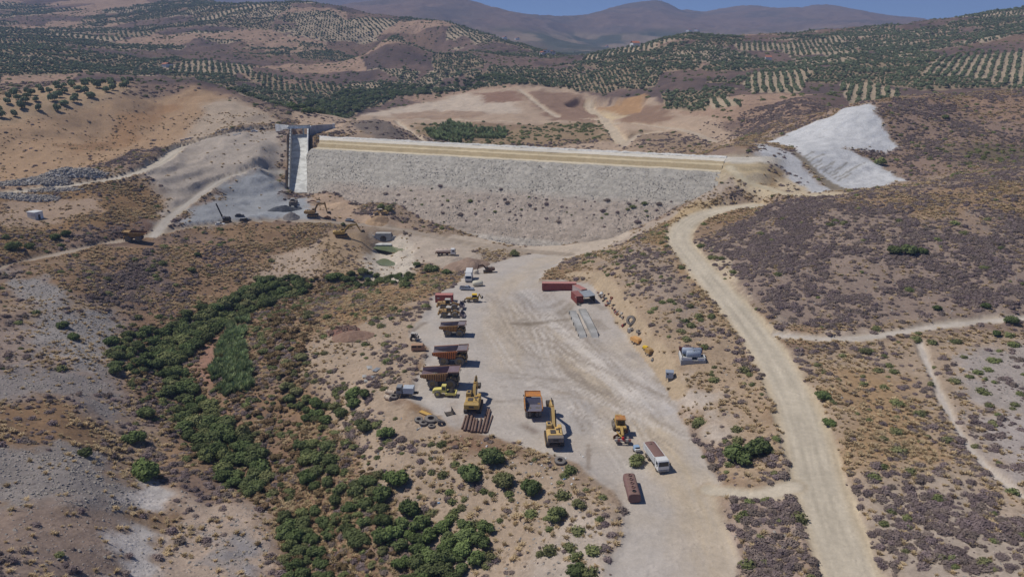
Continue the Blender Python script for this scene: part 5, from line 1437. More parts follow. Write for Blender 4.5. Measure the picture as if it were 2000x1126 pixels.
def haul_truck(label, p, rz, scale=1.0, rim=RIM, outer=BODYR, front=YEL_B, bed=BODYG, canopy=None, ribs=None):
    T = thing('haul_truck', label, 'dump truck', p, rz, None, scale)
    r = 1.28
    for sy in (-1, 1):
        wheel(T, 2.35, sy * 1.75, r, r, .85, rim); wheel(T, -1.9, sy * 1.82, r, r, .78, rim); wheel(T, -1.9, sy * 1.0, r, r, .72, rim)
    b = MB(); b.box((.1, -.5, 1.55), (7.6, .3, .7)).box((.1, .5, 1.55), (7.6, .3, .7)).box((2.35, 0, 1.25), (.5, 2.6, .45)).box((-1.9, 0, 1.25), (.6, 1.4, .5)).box((3.35, 0, 1.9), (1.5, 1.5, 1.2))
    b.build('chassis', STEEL, T)
    W = 2.1
    # open body: sloping floor, flared sides, front slope and the guard over the cab
    b = MB()
    b.add([(-4.9, -W, 3.05), (-1.2, -W, 2.25), (.9, -W, 2.2), (1.75, -W, 3.95), (-4.9, W, 3.05), (-1.2, W, 2.25), (.9, W, 2.2), (1.75, W, 3.95)], [(0, 1, 5, 4), (1, 2, 6, 5), (2, 3, 7, 6)], 1)
    b.add([(-4.9, -W, 2.93), (-1.2, -W, 2.11), (.98, -W, 2.06), (1.87, -W, 3.83), (-4.9, W, 2.93), (-1.2, W, 2.11), (.98, W, 2.06), (1.87, W, 3.83)], [(4, 5, 1, 0), (5, 6, 2, 1), (6, 7, 3, 2)], 0)
    b.add([(-4.9, -W, 3.05), (-4.9, W, 3.05), (-4.9, W, 2.93), (-4.9, -W, 2.93), (1.75, -W, 3.95), (1.75, W, 3.95), (1.87, W, 3.83), (1.87, -W, 3.83)], [(0, 1, 2, 3), (4, 5, 6, 7)], 0)
    for sy in (-1, 1):
        y0, y1 = sy * (W - .02), sy * (W + .22)
        pr = [(-4.95, 2.95, y0), (-1.2, 2.1, y0), (1.0, 2.05, y0), (1.95, 4.0, y1), (1.95, 4.3, y1), (-4.85, 3.75, y1)]
        V = [(a, y_, z_) for a, z_, y_ in pr] + [(a, y_ - sy * .12, z_) for a, z_, y_ in pr]
        F = [(0, 1, 2, 3, 4, 5)] + [((i + 1) % 6, i, i + 6, (i + 1) % 6 + 6) for i in range(6)]
        b.add(V, F, 0); b.add([v for v in V[6:]], [(5, 4, 3, 2, 1, 0)], 1)
    dbody = b.build('dump_body', [outer, bed], T)
    for sy in (-1, 1):
        b = MB()
        for i in range(11):
            xx = -4.5 + i * .56; zl = 2.98 + (xx + 4.9) * -.22 if xx < -1.2 else 2.15
            b.bar((xx, sy * (W + .12), zl), (xx + .1, sy * (W + .34), 3.62 + .075 * (xx + 4.8)), .26, .24)
        b.bar((-4.9, sy * (W + .24), 3.72), (1.9, sy * (W + .24), 4.26), .2, .2)
        b.build('side_ribs', ribs or outer, dbody)
    b = MB(); b.box((3.15, 0, 4.28), (2.8, 4.5, .14), ry=-.06, mi=0)
    b.bar((1.85, -2.2, 4.42), (4.5, -2.2, 4.56), .12, .22, 1).bar((1.85, 2.2, 4.42), (4.5, 2.2, 4.56), .12, .22, 1).bar((4.5, -2.2, 4.56), (4.5, 2.2, 4.56), .12, .22, 1)
    b.build('cab_guard', [canopy or bed, outer], dbody)
    b = MB(); b.box((3.15, .2, 2.35), (2.0, 3.9, .18)).box((4.1, 0, 1.35), (.25, 3.7, .6)).box((4.05, 0, 2.0), (.2, 1.7, 1.2))
    for sy in (-1, 1): b.prism([(1.0, 2.2), (1.5, 2.75), (3.3, 2.75), (3.9, 2.1), (3.9, 2.35), (3.4, 2.95), (1.4, 2.95), (.85, 2.3)], sy * 1.3, sy * 2.15)
    b.build('front_deck', front, T)
    b = MB(); b.box((3.0, 1.15, 3.2), (1.5, 1.5, 1.6), taper=(.9, .92)); cab = b.build('cab', front, T, bevel=.05)
    b = MB(); b.box((3.72, 1.15, 3.4), (.1, 1.25, .75)).box((3.0, 1.88, 3.4), (1.1, .1, .7)).box((3.0, .42, 3.4), (1.1, .1, .7)); b.build('window', GLASS, cab)
    for sy in (-1, 1):
        b = MB(); b.cyl((4.2, sy * 1.3, 1.55), (4.32, sy * 1.3, 1.55), .16, 10); b.build('headlight', OFFW, T)
        b = MB(); b.bar((4.3, sy * 1.75, .5), (4.1, sy * 1.75, 2.3), .06, .06).bar((4.3, sy * 1.4, .5), (4.1, sy * 1.4, 2.3), .06, .06)
        for i in range(5): b.box((4.26 - i * .04, sy * 1.575, .65 + i * .36), (.08, .35, .06))
        b.build('ladder', STEEL, T)
    b = MB(); b.cyl((1.0, -.9, 2.0), (2.2, -.9, 1.9), .35, 12); b.build('fuel_tank', STEEL, T)
    b = MB(); b.bar((4.25, 2.25, 2.4), (4.45, 2.4, 3.3), .07, .07).box((4.5, 2.42, 3.2), (.08, .3, .5)); b.build('mirror', STEEL, T)
    return T

def track(par, y, L, h, w, m=STEEL, side=YEL_B):
    b = MB(); r = h / 2; pr = []
    for i in range(9): a = math.pi / 2 + math.pi * i / 8; pr.append((-L / 2 + r + r * math.cos(a), r + r * math.sin(a)))
    for i in range(9): a = -math.pi / 2 + math.pi * i / 8; pr.append((L / 2 - r + r * math.cos(a), r + r * math.sin(a)))
    b.prism(pr, y - w / 2, y + w / 2)
    k = int(L / .32)
    for i in range(k):
        xx = -L / 2 + r + (L - 2 * r) * i / (k - 1); b.box((xx, y, h + .02), (.16, w * 1.0, .07)); b.box((xx, y, .02), (.16, w, .05))
    o = b.build('track', m, par)
    b = MB()
    for i in range(6):
        for s_ in (-1, 1): b.cyl((-L / 2 + r + (L - 2 * r) * i / 5, y + s_ * w * .45, r * .8), (-L / 2 + r + (L - 2 * r) * i / 5, y + s_ * (w / 2 + .04), r * .8), r * .55, 10)
    b.build('rollers', side, o); return o
def beam(b, pts, w, hs):
    for i in range(len(pts) - 1): b.bar((pts[i][0], 0, pts[i][1]), (pts[i + 1][0], 0, pts[i + 1][1]), w, hs[i], 0, w, hs[i + 1])
def bucket_part(par, p, ang, w, s, m, name='bucket'):
    """digging bucket hanging from p, mouth turned by ang"""
    b = MB(); out = [(0, 0), (.55, .1), (.9, -.25), (1.0, -.8), (.75, -1.25), (.2, -1.5)]; inn = [(.12, -.12), (.5, -.04), (.78, -.3), (.87, -.78), (.66, -1.14), (.2, -1.38)]
    ca, sa = math.cos(ang), math.sin(ang)
    def tr(q): return (p[0] + s * (q[0] * ca - q[1] * sa), p[1] + s * (q[0] * sa + q[1] * ca))
    po, pi_ = [tr(q) for q in out], [tr(q) for q in inn]
    b.prism(po + pi_[::-1], -w / 2, w / 2)
    for sy in (-1, 1): b.prism([tr(q) for q in out], sy * w / 2, sy * (w / 2 - .07))
    for i in range(5):
        yy = -w / 2 + w * (i + .5) / 5; a_, c_ = tr((.2, -1.44)), tr((-.15, -1.62)); b.bar((a_[0], yy, a_[1]), (c_[0], yy, c_[1]), .13, .12)
    return b.build(name, m, par)
def excavator(label, p, rz, size=1.0, swing=0.0, boom=((.6, 1.9), (2.9, 4.7), (5.6, 4.3)), stick=(6.6, 1.6), bk=1.2, body=YEL, cw=None, wd=1.5, arm=None):
    T = thing('excavator', label, 'excavator', p, rz, None, size)
    for sy in (-1, 1): track(T, sy * 1.25, 4.6, .95, .65)
    b = MB(); b.box((0, 0, .75), (2.6, 1.9, .55)).cyl((0, 0, .9), (0, 0, 1.2), .75, 18); b.build('undercarriage', STEEL, T)
    U = MB(); U.box((-.9, -.0, 1.75), (3.7, 2.7, 1.1)); U.box((-1.5, .0, 2.42), (2.3, 2.6, .3), taper=(.92, .92)); U.box((.55, -.98, 1.95), (1.2, .7, 1.3))
    up_ = U.build('house', body, T, bevel=.06); up_.rotation_euler = (0, 0, swing)
    b = MB(); b.prism([(-2.7, 1.25), (-3.35, 1.5), (-3.4, 2.35), (-2.72, 2.6)], -1.36, 1.36); b.build('counterweight', cw or body, up_, bevel=.06)
    b = MB(); b.box((-1.6, .35, 2.62), (1.2, .9, .1)).cyl((-1.9, -.7, 2.5), (-1.9, -.7, 3.05), .1, 8).box((-.7, -.6, 2.6), (.5, .7, .08)).box((-3.42, 0, 1.95), (.06, .9, .35)); b.build('hood_details', STEEL, up_)
    b = MB(); b.box((.55, .88, 2.3), (1.65, .95, 1.75), taper=(.82, .92), shift=(-.1, 0)); cab = b.build('cab', body, up_, bevel=.05)
    b = MB(); b.box((1.28, .88, 2.5), (.08, .78, 1.0), ry=-.16).box((.5, 1.35, 2.6), (1.1, .06, .75)).box((.5, .41, 2.6), (1.1, .06, .7)).box((.42, .88, 3.2), (.7, .5, .05)); b.build('window', GLASS, cab)
    am = arm or body
    b = MB(); beam(b, boom, .5, [.45, .85, .45]); o = b.build('boom', am, up_)
    b2 = MB()
    for sy in (-1, 1): b2.cyl((1.0, sy * .42, 1.5), (boom[1][0] - .3, sy * .42, boom[1][1] - .25), .11, 8)
    b2.cyl((boom[1][0] + .2, 0, boom[1][1] + .55), (boom[2][0] + .15, 0, boom[2][1] + .6), .1, 8); b2.build('cylinders', STEEL, o)
    b = MB(); q = boom[2]; bx_ = (q[0] + (q[0] - stick[0]) * .22, q[1] + (q[1] - stick[1]) * .22)
    beam(b, [bx_, q, stick], .4, [.3, .65, .3]); st_ = b.build('stick', am, up_)
    bucket_part(up_, stick, bk, 1.35 * wd / 1.5, 1.0, STEEL)
    return T
def wheel_loader(label, p, rz, size=1.0, body=YEL_B, raise_=.35):
    T = thing('wheel_loader', label, 'wheel loader', p, rz, None, size)
    for x_ in (1.7, -1.7):
        for sy in (-1, 1): wheel(T, x_, sy * 1.15, 1.0, 1.0, .75, RIM)
    b = MB(); b.box((-2.2, 0, 1.75), (2.9, 1.5, 1.25), taper=(.93, .85)).box((-3.6, 0, 1.2), (.5, 2.3, .7)).box((-1.7, 0, 1.1), (1.6, 1.5, .6)); b.build('engine_hood', body, T, bevel=.05)
    b = MB()
    for sy in (-1, 1): b.prism([(-2.7, 1.9), (-2.4, 2.2), (-1.0, 2.2), (-.7, 1.8), (-.7, 1.7), (-1.1, 2.08), (-2.3, 2.08), (-2.6, 1.8)], sy * .8, sy * 1.5)
    b.build('mudguard', body, T)
    b = MB(); b.box((-.35, 0, 2.35), (1.5, 1.5, 1.75), taper=(.88, .92)); cab = b.build('cab', body, T, bevel=.05)
    b = MB(); b.box((.38, 0, 2.55), (.06, 1.2, .85)).box((-.35, .73, 2.55), (1.0, .06, .8)).box((-.35, -.73, 2.55), (1.0, .06, .8)).box((-1.05, 0, 2.6), (.06, 1.1, .7)); b.build('window', GLASS, cab)
    b = MB(); b.box((-.35, 0, 3.29), (1.7, 1.7, .12)); b.build('cab_roof', OFFW, cab, bevel=.03)
    b = MB(); b.box((1.2, 0, 1.15), (2.0, 1.1, .9)).prism([(.6, 1.4), (1.6, 1.4), (1.4, 2.3), (.9, 2.3)], -.5, .5); b.build('front_frame', body, T)
    b = MB(); h_ = .8 + raise_
    for sy in (-1, 1): b.bar((1.0, sy * .62, 2.1), (2.6, sy * .62, 1.55), .2, .4).bar((2.6, sy * .62, 1.55), (3.5, sy * .62, h_), .2, .35)
    b.bar((1.2, 0, 2.2), (2.7, 0, 1.9), .2, .2).build('lift_arm', body, T)
    b = MB(); pr = [(3.45, h_ + .75), (3.35, h_ + .1), (3.6, h_ - .55), (5.0, h_ - .75), (5.0, h_ - .65), (3.7, h_ - .42), (3.5, h_ + .1), (3.6, h_ + .7)]
    b.prism(pr, -1.55, 1.55)
    for sy in (-1, 1): b.prism([(3.45, h_ + .75), (3.35, h_ + .1), (3.6, h_ - .55), (5.0, h_ - .75), (4.5, h_ + .1)], sy * 1.55, sy * 1.48)
    b.build('bucket', BODYG, T)
    b = MB(); b.cyl((-2.0, -.45, 2.3), (-2.0, -.45, 3.0), .09, 8); b.build('exhaust', STEEL, T)
    return T
def backhoe(label, p, rz):
    T = thing('backhoe_loader', label, 'backhoe', p, rz)
    for sy in (-1, 1): wheel(T, -1.0, sy * .95, .82, .82, .5, RIM); wheel(T, 1.3, sy * .85, .58, .58, .38, RIM)
    b = MB(); b.box((1.2, 0, 1.25), (1.9, .9, .7), taper=(.95, .9)).box((-.4, 0, .95), (2.2, 1.0, .5)); b.build('hood', YEL, T, bevel=.05)
    b = MB(); b.box((-.7, 0, 1.95), (1.6, 1.5, 1.5), taper=(.92, .94)); cab = b.build('cab', BLACK, T)
    b = MB(); b.box((-.7, 0, 2.75), (1.75, 1.65, .14)); b.build('cab_roof', YELB, cab, bevel=.03)
    b = MB()
    for sy in (-1, 1): b.prism([(-1.9, 1.4), (-1.5, 1.78), (-.5, 1.78), (-.1, 1.4), (-.1, 1.3), (-.55, 1.66), (-1.45, 1.66), (-1.8, 1.3)], sy * .72, sy * 1.2)
    b.build('mudguard', YELB, T)
    b = MB()
    for sy in (-1, 1): b.bar((.4, sy * .6, 1.6), (2.2, sy * .6, 1.15), .14, .26).bar((2.2, sy * .6, 1.15), (2.75, sy * .6, .5), .14, .22)
    b.build('loader_arm', YEL, T)
    b = MB(); b.prism([(2.7, .85), (2.65, .3), (2.9, .05), (3.6, .0), (3.6, .08), (2.98, .16), (2.78, .35), (2.82, .82)], -1.1, 1.1); b.build('front_bucket', STEEL, T)
    b = MB(); b.box((-1.85, 0, .75), (.3, 2.0, .6)).bar((-1.9, 0, 1.0), (-2.3, 0, 2.9), .26, .35).bar((-2.3, 0, 2.9), (-3.0, 0, 1.3), .22, .28)
    b.build('hoe_arm', YEL, T); bucket_part(T, (-3.0, 1.3), 3.4, .7, .55, STEEL, 'hoe_bucket')
    return T
def roller(label, p, rz):
    T = thing('road_roller', label, 'road roller', p, rz)
    for sy in (-1, 1): wheel(T, -1.6, sy * .85, .78, .78, .6, YEL_P)
    b = MB(); b.prism([(-2.9, .8), (-2.9, 1.5), (-2.4, 1.85), (-.6, 2.05), (-.6, .8)], -.75, .75); b.build('engine_hood', YEL_P, T, bevel=.05)
    b = MB(); b.box((.0, 0, 2.0), (1.25, 1.45, 1.9), taper=(.9, .92)); cab = b.build('cab', YEL_P, T, bevel=.05)
    b = MB(); b.box((.6, 0, 2.2), (.06, 1.15, .85)).box((0, -.71, 2.2), (.85, .06, .8)).box((0, .71, 2.2), (.85, .06, .8)); b.build('window', GLASS, cab)
    b = MB()
    for sy in (-1, 1): b.box((1.75, sy * 1.12, .95), (2.4, .14, .55))
    b.box((2.95, 0, .95), (.3, 2.36, .55)).box((.6, 0, .95), (.5, 2.0, .55)); b.build('drum_frame', YEL_P, T, bevel=.03)
    b = MB(); b.cyl((1.75, -1.03, .78), (1.75, 1.03, .78), .78, 28)
    for i in range(18):
        for j in range(5): a = 6.283 * (i + .5 * (j % 2)) / 18; b.box((1.75 + .8 * math.cos(a), -.8 + .4 * j, .78 + .8 * math.sin(a)), (.1, .2, .16), ry=-a)
    b.build('drum', STEEL, T, smooth=30)
    return T
def grader(label, p, rz):
    T = thing('motor_grader', label, 'grader', p, rz)
    for x_ in (-2.9, -1.4):
        for sy in (-1, 1): wheel(T, x_, sy * 1.05, .68, .68, .45, RIM)
    for sy in (-1, 1): wheel(T, 3.6, sy * 1.0, .66, .66, .42, RIM)
    b = MB(); b.box((-2.4, 0, 1.6), (2.6, 1.5, 1.2), taper=(.94, .8)).box((-2.1, 0, .95), (3.2, 1.0, .4)); b.build('engine_hood', YEL, T, bevel=.05)
    b = MB(); b.box((-.3, 0, 2.15), (1.6, 1.6, 1.9), taper=(.9, .92)); cab = b.build('cab', YEL, T, bevel=.04)
    b = MB(); b.box((-.3, 0, 3.16), (1.8, 1.8, .14)); b.build('cab_roof', ORANGE, cab)
    b = MB(); b.box((.48, 0, 2.35), (.06, 1.3, 1.0)).box((-.3, .79, 2.35), (1.1, .06, .9)).box((-.3, -.79, 2.35), (1.1, .06, .9)); b.build('window', GLASS, cab)
    b = MB(); b.bar((.4, 0, 1.6), (1.4, 0, 2.1), .55, .5).bar((1.4, 0, 2.1), (3.6, 0, 1.5), .5, .45, 0, .36, .36)
    b.bar((3.5, 0, 1.0), (.9, .75, .9), .18, .2).bar((3.5, 0, 1.0), (.9, -.75, .9), .18, .2).box((1.2, 0, 1.9), (.9, 1.9, .35)); b.build('front_frame', YEL, T)
    b = MB(); b.bar((3.6, -1.0, .75), (3.6, 1.0, .75), .25, .25); b.build('front_axle', STEEL, T)
    b = MB(); pr = [(.0, .9), (-.12, .5), (.0, .1), (.08, .1), (-.03, .5), (.08, .9)]
    b.prism(pr, -2.1, 2.1); o = b.build('blade', BODYR, T); o.location = (1.1, 0, .05); o.rotation_euler = (0, 0, .75)
    b = MB()
    for i in range(6): b.box((4.25, -1.25 + .5 * i, .95), (.3, .48, .4), mi=i % 2)
    b.build('striped_bumper', [OFFW, paint('faded_red', (168,108,98), .7, dirt=.3)], T)
    b = MB(); b.cyl((4.2, 0, 1.1), (4.2, 0, 1.55), .28, 12, r2=.2); b.build('beacon', REDL, T, smooth=50)
    b = MB()
    for i in range(3): b.bar((-3.7, -.6 + .6 * i, 1.0), (-4.4, -.6 + .6 * i, .3), .14, .2)
    b.box((-3.8, 0, 1.0), (.3, 1.9, .3)); b.build('ripper', STEEL, T)
    return T
def lorry(label, p, rz, name='lorry', cat='truck', cabm=WHITE, L=8.2, body='dump', bodym=WHITE, top=BROWN, axles=(2.9, -1.7, -3.0)):
    T = thing(name, label, cat, p, rz)
    for x_ in axles:
        for sy in (-1, 1): wheel(T, x_, sy * 1.02, .5, .5, .32 if x_ > 0 else .5, RIM)
    b = MB(); b.box((-.2, -.42, .85), (L - .6, .18, .3)).box((-.2, .42, .85), (L - .6, .18, .3))
    for x_ in axles: b.box((x_, 0, .52), (.2, 1.9, .2))
    b.box((.6, .9, .75), (1.1, .4, .5)).box((.6, -.9, .75), (1.1, .4, .5)); b.build('chassis', STEEL, T)
    b = MB(); b.prism([(2.25, .75), (4.15, .75), (4.2, 1.6), (3.95, 2.75), (3.7, 2.95), (2.25, 2.95)], -1.22, 1.22); cab = b.build('cab', cabm, T, bevel=.05)
    b = MB(); b.add([(4.19, -1.08, 1.75), (4.19, 1.08, 1.75), (4.01, 1.0, 2.62), (4.01, -1.0, 2.62)], [(0, 1, 2, 3)]); b.box((3.35, 1.225, 2.15), (.85, .02, .75)).box((3.35, -1.225, 2.15), (.85, .02, .75)); b.build('window', GLASS, cab)
    b = MB(); b.box((4.16, 0, .75), (.2, 2.4, .4)); bp = b.build('bumper', BLACK if cabm is not WHITE else GREYP, cab)
    for sy in (-1, 1):
        b = MB(); b.box((4.28, sy * .95, .8), (.05, .4, .2)); b.build('headlight', OFFW, bp)
        b = MB(); b.bar((3.9, sy * 1.2, 2.5), (4.1, sy * 1.45, 2.4), .05, .05).box((4.1, sy * 1.46, 2.1), (.06, .16, .5)); b.build('mirror', BLACK, cab)
    if body == 'dump':
        b = MB(); x0, x1 = -4.4, 2.05
        b.box(((x0 + x1) / 2, 0, 1.25), (x1 - x0, 2.4, .14))
        for sy in (-1, 1):
            b.box(((x0 + x1) / 2, sy * 1.2, 2.0), (x1 - x0, .1, 1.5))
            for i in range(9): b.box((x0 + .4 + i * .72, sy * 1.28, 2.0), (.12, .08, 1.45))
        b.box((x0, 0, 2.0), (.1, 2.4, 1.5)).box((x1, 0, 2.05), (.1, 2.4, 1.6)); o = b.build('dump_body', bodym, T)
        b = MB(); b.prism([(-1.2, 2.7), (-.6, 2.86), (0, 2.9), (.6, 2.86), (1.2, 2.7), (1.2, 2.62), (-1.2, 2.62)], x0 + .05, x1 - .05); t_ = b.build('tarpaulin', top, o); t_.rotation_euler = (0, 0, -math.pi / 2)
        b = MB(); b.box((-3.4, .1, 2.92), (.9, .1, .06)).box((-3.0, -.2, 2.92), (.1, .7, .06)); b.build('tarp_frame', STEEL, t_.parent)
    elif body == 'tank':
        b = MB(); k = 20; prof = [(.05, -4.3), (.9, -4.28), (1.0, -4.1), (1.0, 1.7), (.9, 1.9), (.05, 1.92)]
        b.lathe(prof, (0, 0, 0), 'X', k); o = b.build('tank', bodym, T, smooth=40); o.location = (0, 0, 1.95); o.scale = (1, 1.18, .82)
        b = MB()
        for x_ in (-3, -1.2, .6): b.cyl((x_, 0, 2.7), (x_, 0, 2.92), .3, 12)
        b.build('hatch', bodym, T)
        b = MB(); b.box((-1.2, .9, 1.35), (6, .25, .25)).box((-1.2, -.9, 1.35), (6, .25, .25)).box((-4.45, 0, 1.0), (.1, 2.2, .6)); b.build('side_rail', BODYR, T)
    elif body == 'box':
        b = MB(); b.box((-1.15, 0, 2.3), (6.3, 2.5, 2.5)); o = b.build('cargo_box', bodym, T, bevel=.04)
        b = MB(); b.box((3.0, 0, 3.2), (1.3, 2.1, .5), taper=(.6, .9), shift=(-.3, 0)); b.build('wind_deflector', cabm, T)
    return T
def car(label, p, rz, m, name='car', cat='car', pickup=False, L=4.3):
    T = thing(name, label, cat, p, rz); h = L / 2; W = .86
    for x_ in (h * .62, -h * .62):
        for sy in (-1, 1): wheel(T, x_, sy * .74, .34, .34, .22, GREYP, 14)
    b = MB(); b.prism([(-h, .35), (-h, .85), (-h * .9, .95), (h * .35, .98), (h * .92, .82), (h, .6), (h, .35)], -W, W); body = b.build('body', m, T, bevel=.07)
    b = MB()
    if pickup:
        b.prism([(-h * .25, .95), (-h * .2, 1.55), (h * .2, 1.58), (h * .48, .98)], -W * .86, W * .86); g_ = b.build('cabin', m, T, bevel=.05)
        b = MB(); b.box((-h * .6, 0, .97), (h * .62, 1.4, .04)); b.build('load_bed', BLACK, T)
        b = MB(); b.box((-h * .6, .78, 1.1), (h * .7, .1, .3)).box((-h * .6, -.78, 1.1), (h * .7, .1, .3)).box((-h * .95, 0, 1.1), (.1, 1.6, .3)); b.build('bed_side', m, T)
        b = MB(); b.add([(h * .49, -.62, 1.02), (h * .49, .62, 1.02), (h * .24, .58, 1.52), (h * .24, -.58, 1.52)], [(0, 1, 2, 3)]).box((0, W * .87, 1.28), (h * .42, .02, .36)).box((0, -W * .87, 1.28), (h * .42, .02, .36)); b.build('window', GLASS, g_)
    else:
        b.prism([(-h * .82, .93), (-h * .62, 1.42), (h * .1, 1.45), (h * .45, .97)], -W * .84, W * .84); g_ = b.build('cabin', GLASS, T, bevel=.05)
        b = MB(); b.box((-h * .26, 0, 1.45), (h * .72, 1.36, .05)); b.build('roof', m, g_, bevel=.02)
    for sy in (-1, 1): b = MB(); b.box((h * .96, sy * .6, .68), (.1, .3, .14)); b.build('headlight', OFFW, T)
    return T
def container(label, p, rz, L, m, marks=None, roof=None):
    T = thing('shipping_container', label, 'container', p, rz); W, H = 2.44, 2.6
    b = MB(); k = int(L / .28)
    for sy in (-1, 1):
        prof = []
        for i in range(k + 1):
            xx = -L / 2 + .1 + (L - .2) * i / k; off = .05 if (i // 1) % 2 else 0
            prof.append((xx, sy * (W / 2 - .03 - off)))
        V = [(a, c_, .15) for a, c_ in prof] + [(a, c_, H - .1) for a, c_ in prof]; n_ = len(prof)
        b.add(V, [(i, i + 1, n_ + i + 1, n_ + i) for i in range(n_ - 1)])
    b.box((-L / 2 + .06, 0, H / 2), (.06, W - .1, H - .2)); b.build('side_panels', m, T)
    b = MB()
    for sx in (-1, 1):
        for sy in (-1, 1): b.box((sx * (L / 2 - .08), sy * (W / 2 - .08), H / 2), (.16, .16, H))
    for sy in (-1, 1):
        for z_ in (.08, H - .06): b.box((0, sy * (W / 2 - .06), z_), (L - .32, .12, .15))
    b.build('frame', m, T)
    b = MB(); b.box((0, 0, H - .03), (L - .1, W - .26, .05))
    for i in range(int(L / .6)): b.box((-L / 2 + .4 + i * .6, 0, H + .005), (.25, W - .4, .03))
    b.build('roof', roof or m, T)
    b = MB(); b.box((0, 0, .12), (L - .3, W - .25, .1)); b.build('floor', STEEL, T)
    for sy in (-1, 1):
        b = MB(); b.box((L / 2 - .05, sy * .56, H / 2), (.06, 1.08, H - .35)); d_ = b.build('door', m, T)
        b = MB()
        for q in (-.25, .25): b.cyl((L / 2 + .0, sy * .56 + q, .3), (L / 2 + .0, sy * .56 + q, H - .3), .03, 6)
        b.build('lock_rod', STEEL, d_)
    for (x_, z_, w_, h_, mm) in marks or ():
        b = MB(); b.box((x_, -W / 2 - .0, z_), (w_, .03, h_)); b.build('white_marking', mm, T)
    return T
def tyre(label, p, r, w, lean=0.0, rz=0.0, group=None, flat=True):
    b = MB(); b.lathe([(r * .52, -w / 2), (r * .8, -w / 2), (r * .97, -w * .36), (r, 0), (r * .97, w * .36), (r * .8, w / 2), (r * .52, w / 2), (r * .56, 0), (r * .52, -w / 2)], (0, 0, 0), 'Z', 26)
    for i in range(24):
        a = 6.28319 * i / 24; b.box((r * .985 * math.cos(a), r * .985 * math.sin(a), 0), (r * .07, r * .12, w * .8), rz=a)
    o = b.build('tyre', TYRE, None, smooth=40)
    o.location = (p[0], p[1], p[2] + (w / 2 * math.cos(lean) + r * abs(math.sin(lean))) - .04); o.rotation_euler = (lean, 0, rz)
    return tag(o, label, 'tyre', group)

# ------------------------------------------------------------------ the machine yard
def head(a, b):
    """ground heading and centre between two picture points"""
    p, q = hit(*a), hit(*b); return math.atan2(q[1] - p[1], q[0] - p[0]), ((p[0] + q[0]) / 2, (p[1] + q[1]) / 2), math.hypot(q[0] - p[0], q[1] - p[1])
haul_truck('smaller rusty haul truck with empty grey bed beside the wheel loaders', spot(886, 653), R(-3), .84, outer=BODYR, ribs=paint('yellow_brown_ribs', (176,132,74), .7, dirt=.3))
haul_truck('large haul truck with orange ribbed bed, middle one of the three parked together', spot(882, 708), R(-2), 1.02, outer=paint('orange_rust_ribs', (150,92,58), .75, dirt=.35, rust=.5, rustc=(108,74,58)), ribs=paint('orange_ribs', (188,112,62), .7, dirt=.25))
haul_truck('large haul truck with purple brown bed beside the pale yellow roller', spot(863, 752), R(-3), 1.05, outer=paint('brown_ribs', (138,102,72), .75, dirt=.35, rust=.4, rustc=(104,78,64)), ribs=paint('tan_ribs', (172,130,88), .7, dirt=.3), bed=paint('purple_brown_bed', (138,118,124), .6, .25, dirt=.2, dirtc=(146,132,130), rust=.3, rustc=(108,84,82), scale=.5), front=paint('dull_grey_yellow', (140,128,98), .7, dirt=.4, rust=.3))
haul_truck('empty haul truck with orange cab guard standing beside the boomed excavator', spot(1041, 806), R(91), .86, outer=ORANGE, canopy=paint('orange_guard', (206,132,50), .6, dirt=.2, rust=.35, rustc=(140,104,96)), bed=paint('blue_grey_bed', (130,126,138), .5, .3, dirt=.2, dirtc=(140,136,142)))
haul_truck('dusty orange haul truck driving on the valley road', spot(264, 470), R(190), .95, outer=YEL_B, canopy=YEL_B, front=YEL_B, bed=BODYR)
wheel_loader('front wheel loader of the pair, with empty bucket', spot(879, 618), R(-4), 1.0)
wheel_loader('rear wheel loader of the pair, close to the red container', spot(877, 603), R(-2), 1.05, raise_=.8)
backhoe('yellow and black backhoe loader standing alone near the silver pickup', spot(923, 589), R(178))
roller('pale yellow road roller with grey padded drum', spot(868, 772), R(-5))
excavator('yellow excavator with folded boom beside the heap of rusty pipes', spot(925, 797), R(86), 1.3, 0, ((.5, 1.8), (2.5, 3.7), (4.7, 3.9)), (5.6, 1.4), 1.4)
excavator('large tan excavator with outstretched boom and grey counterweight', spot(1082, 860), R(92), 1.28, 0, ((.5, 1.9), (3.4, 4.6), (6.3, 4.4)), (9.0, 2.0), 1.5, body=paint('pale_machine_tan', (216,180,110), .65, dirt=.3), cw=paint('grey_counterweight', (120,112,108), .7, dirt=.3))
grader('yellow motor grader with red and white striped bumper', spot(1211, 846), R(-91)).scale = (1.2, 1.2, 1.2)
excavator('small dark brown excavator with lowered bucket near the road fork', spot(953, 532), R(186), .8, 0, ((.6, 1.8), (2.4, 3.8), (4.6, 3.4)), (5.2, .9), 1.0, body=paint('dark_brown_machine', (104,78,64), .8, dirt=.3))
a, c_, l = head((1266, 884), (1297, 926)); lorry('white tipper lorry with brown tarpaulin parked at the yard edge', (c_[0], c_[1], gz(*c_)), a, cat='lorry')
lorry('white tank lorry driving on the road below the dam', spot(871, 498), R(-3), 'tank_lorry', 'lorry', bodym=paint('dusty_tank', (206,186,170), .6, dirt=.3), body='tank')
x_, y_ = hit(915, 552); lorry('white box lorry parked behind the silver pickup', (x_, y_ + 4.3, gz(x_, y_ + 3)), R(-91), 'box_lorry', 'lorry', body='box')
car('silver pickup truck parked in front of the white box lorry', spot(912, 566), R(-9), SILVER, 'pickup_truck', 'pickup', True, 5.2)
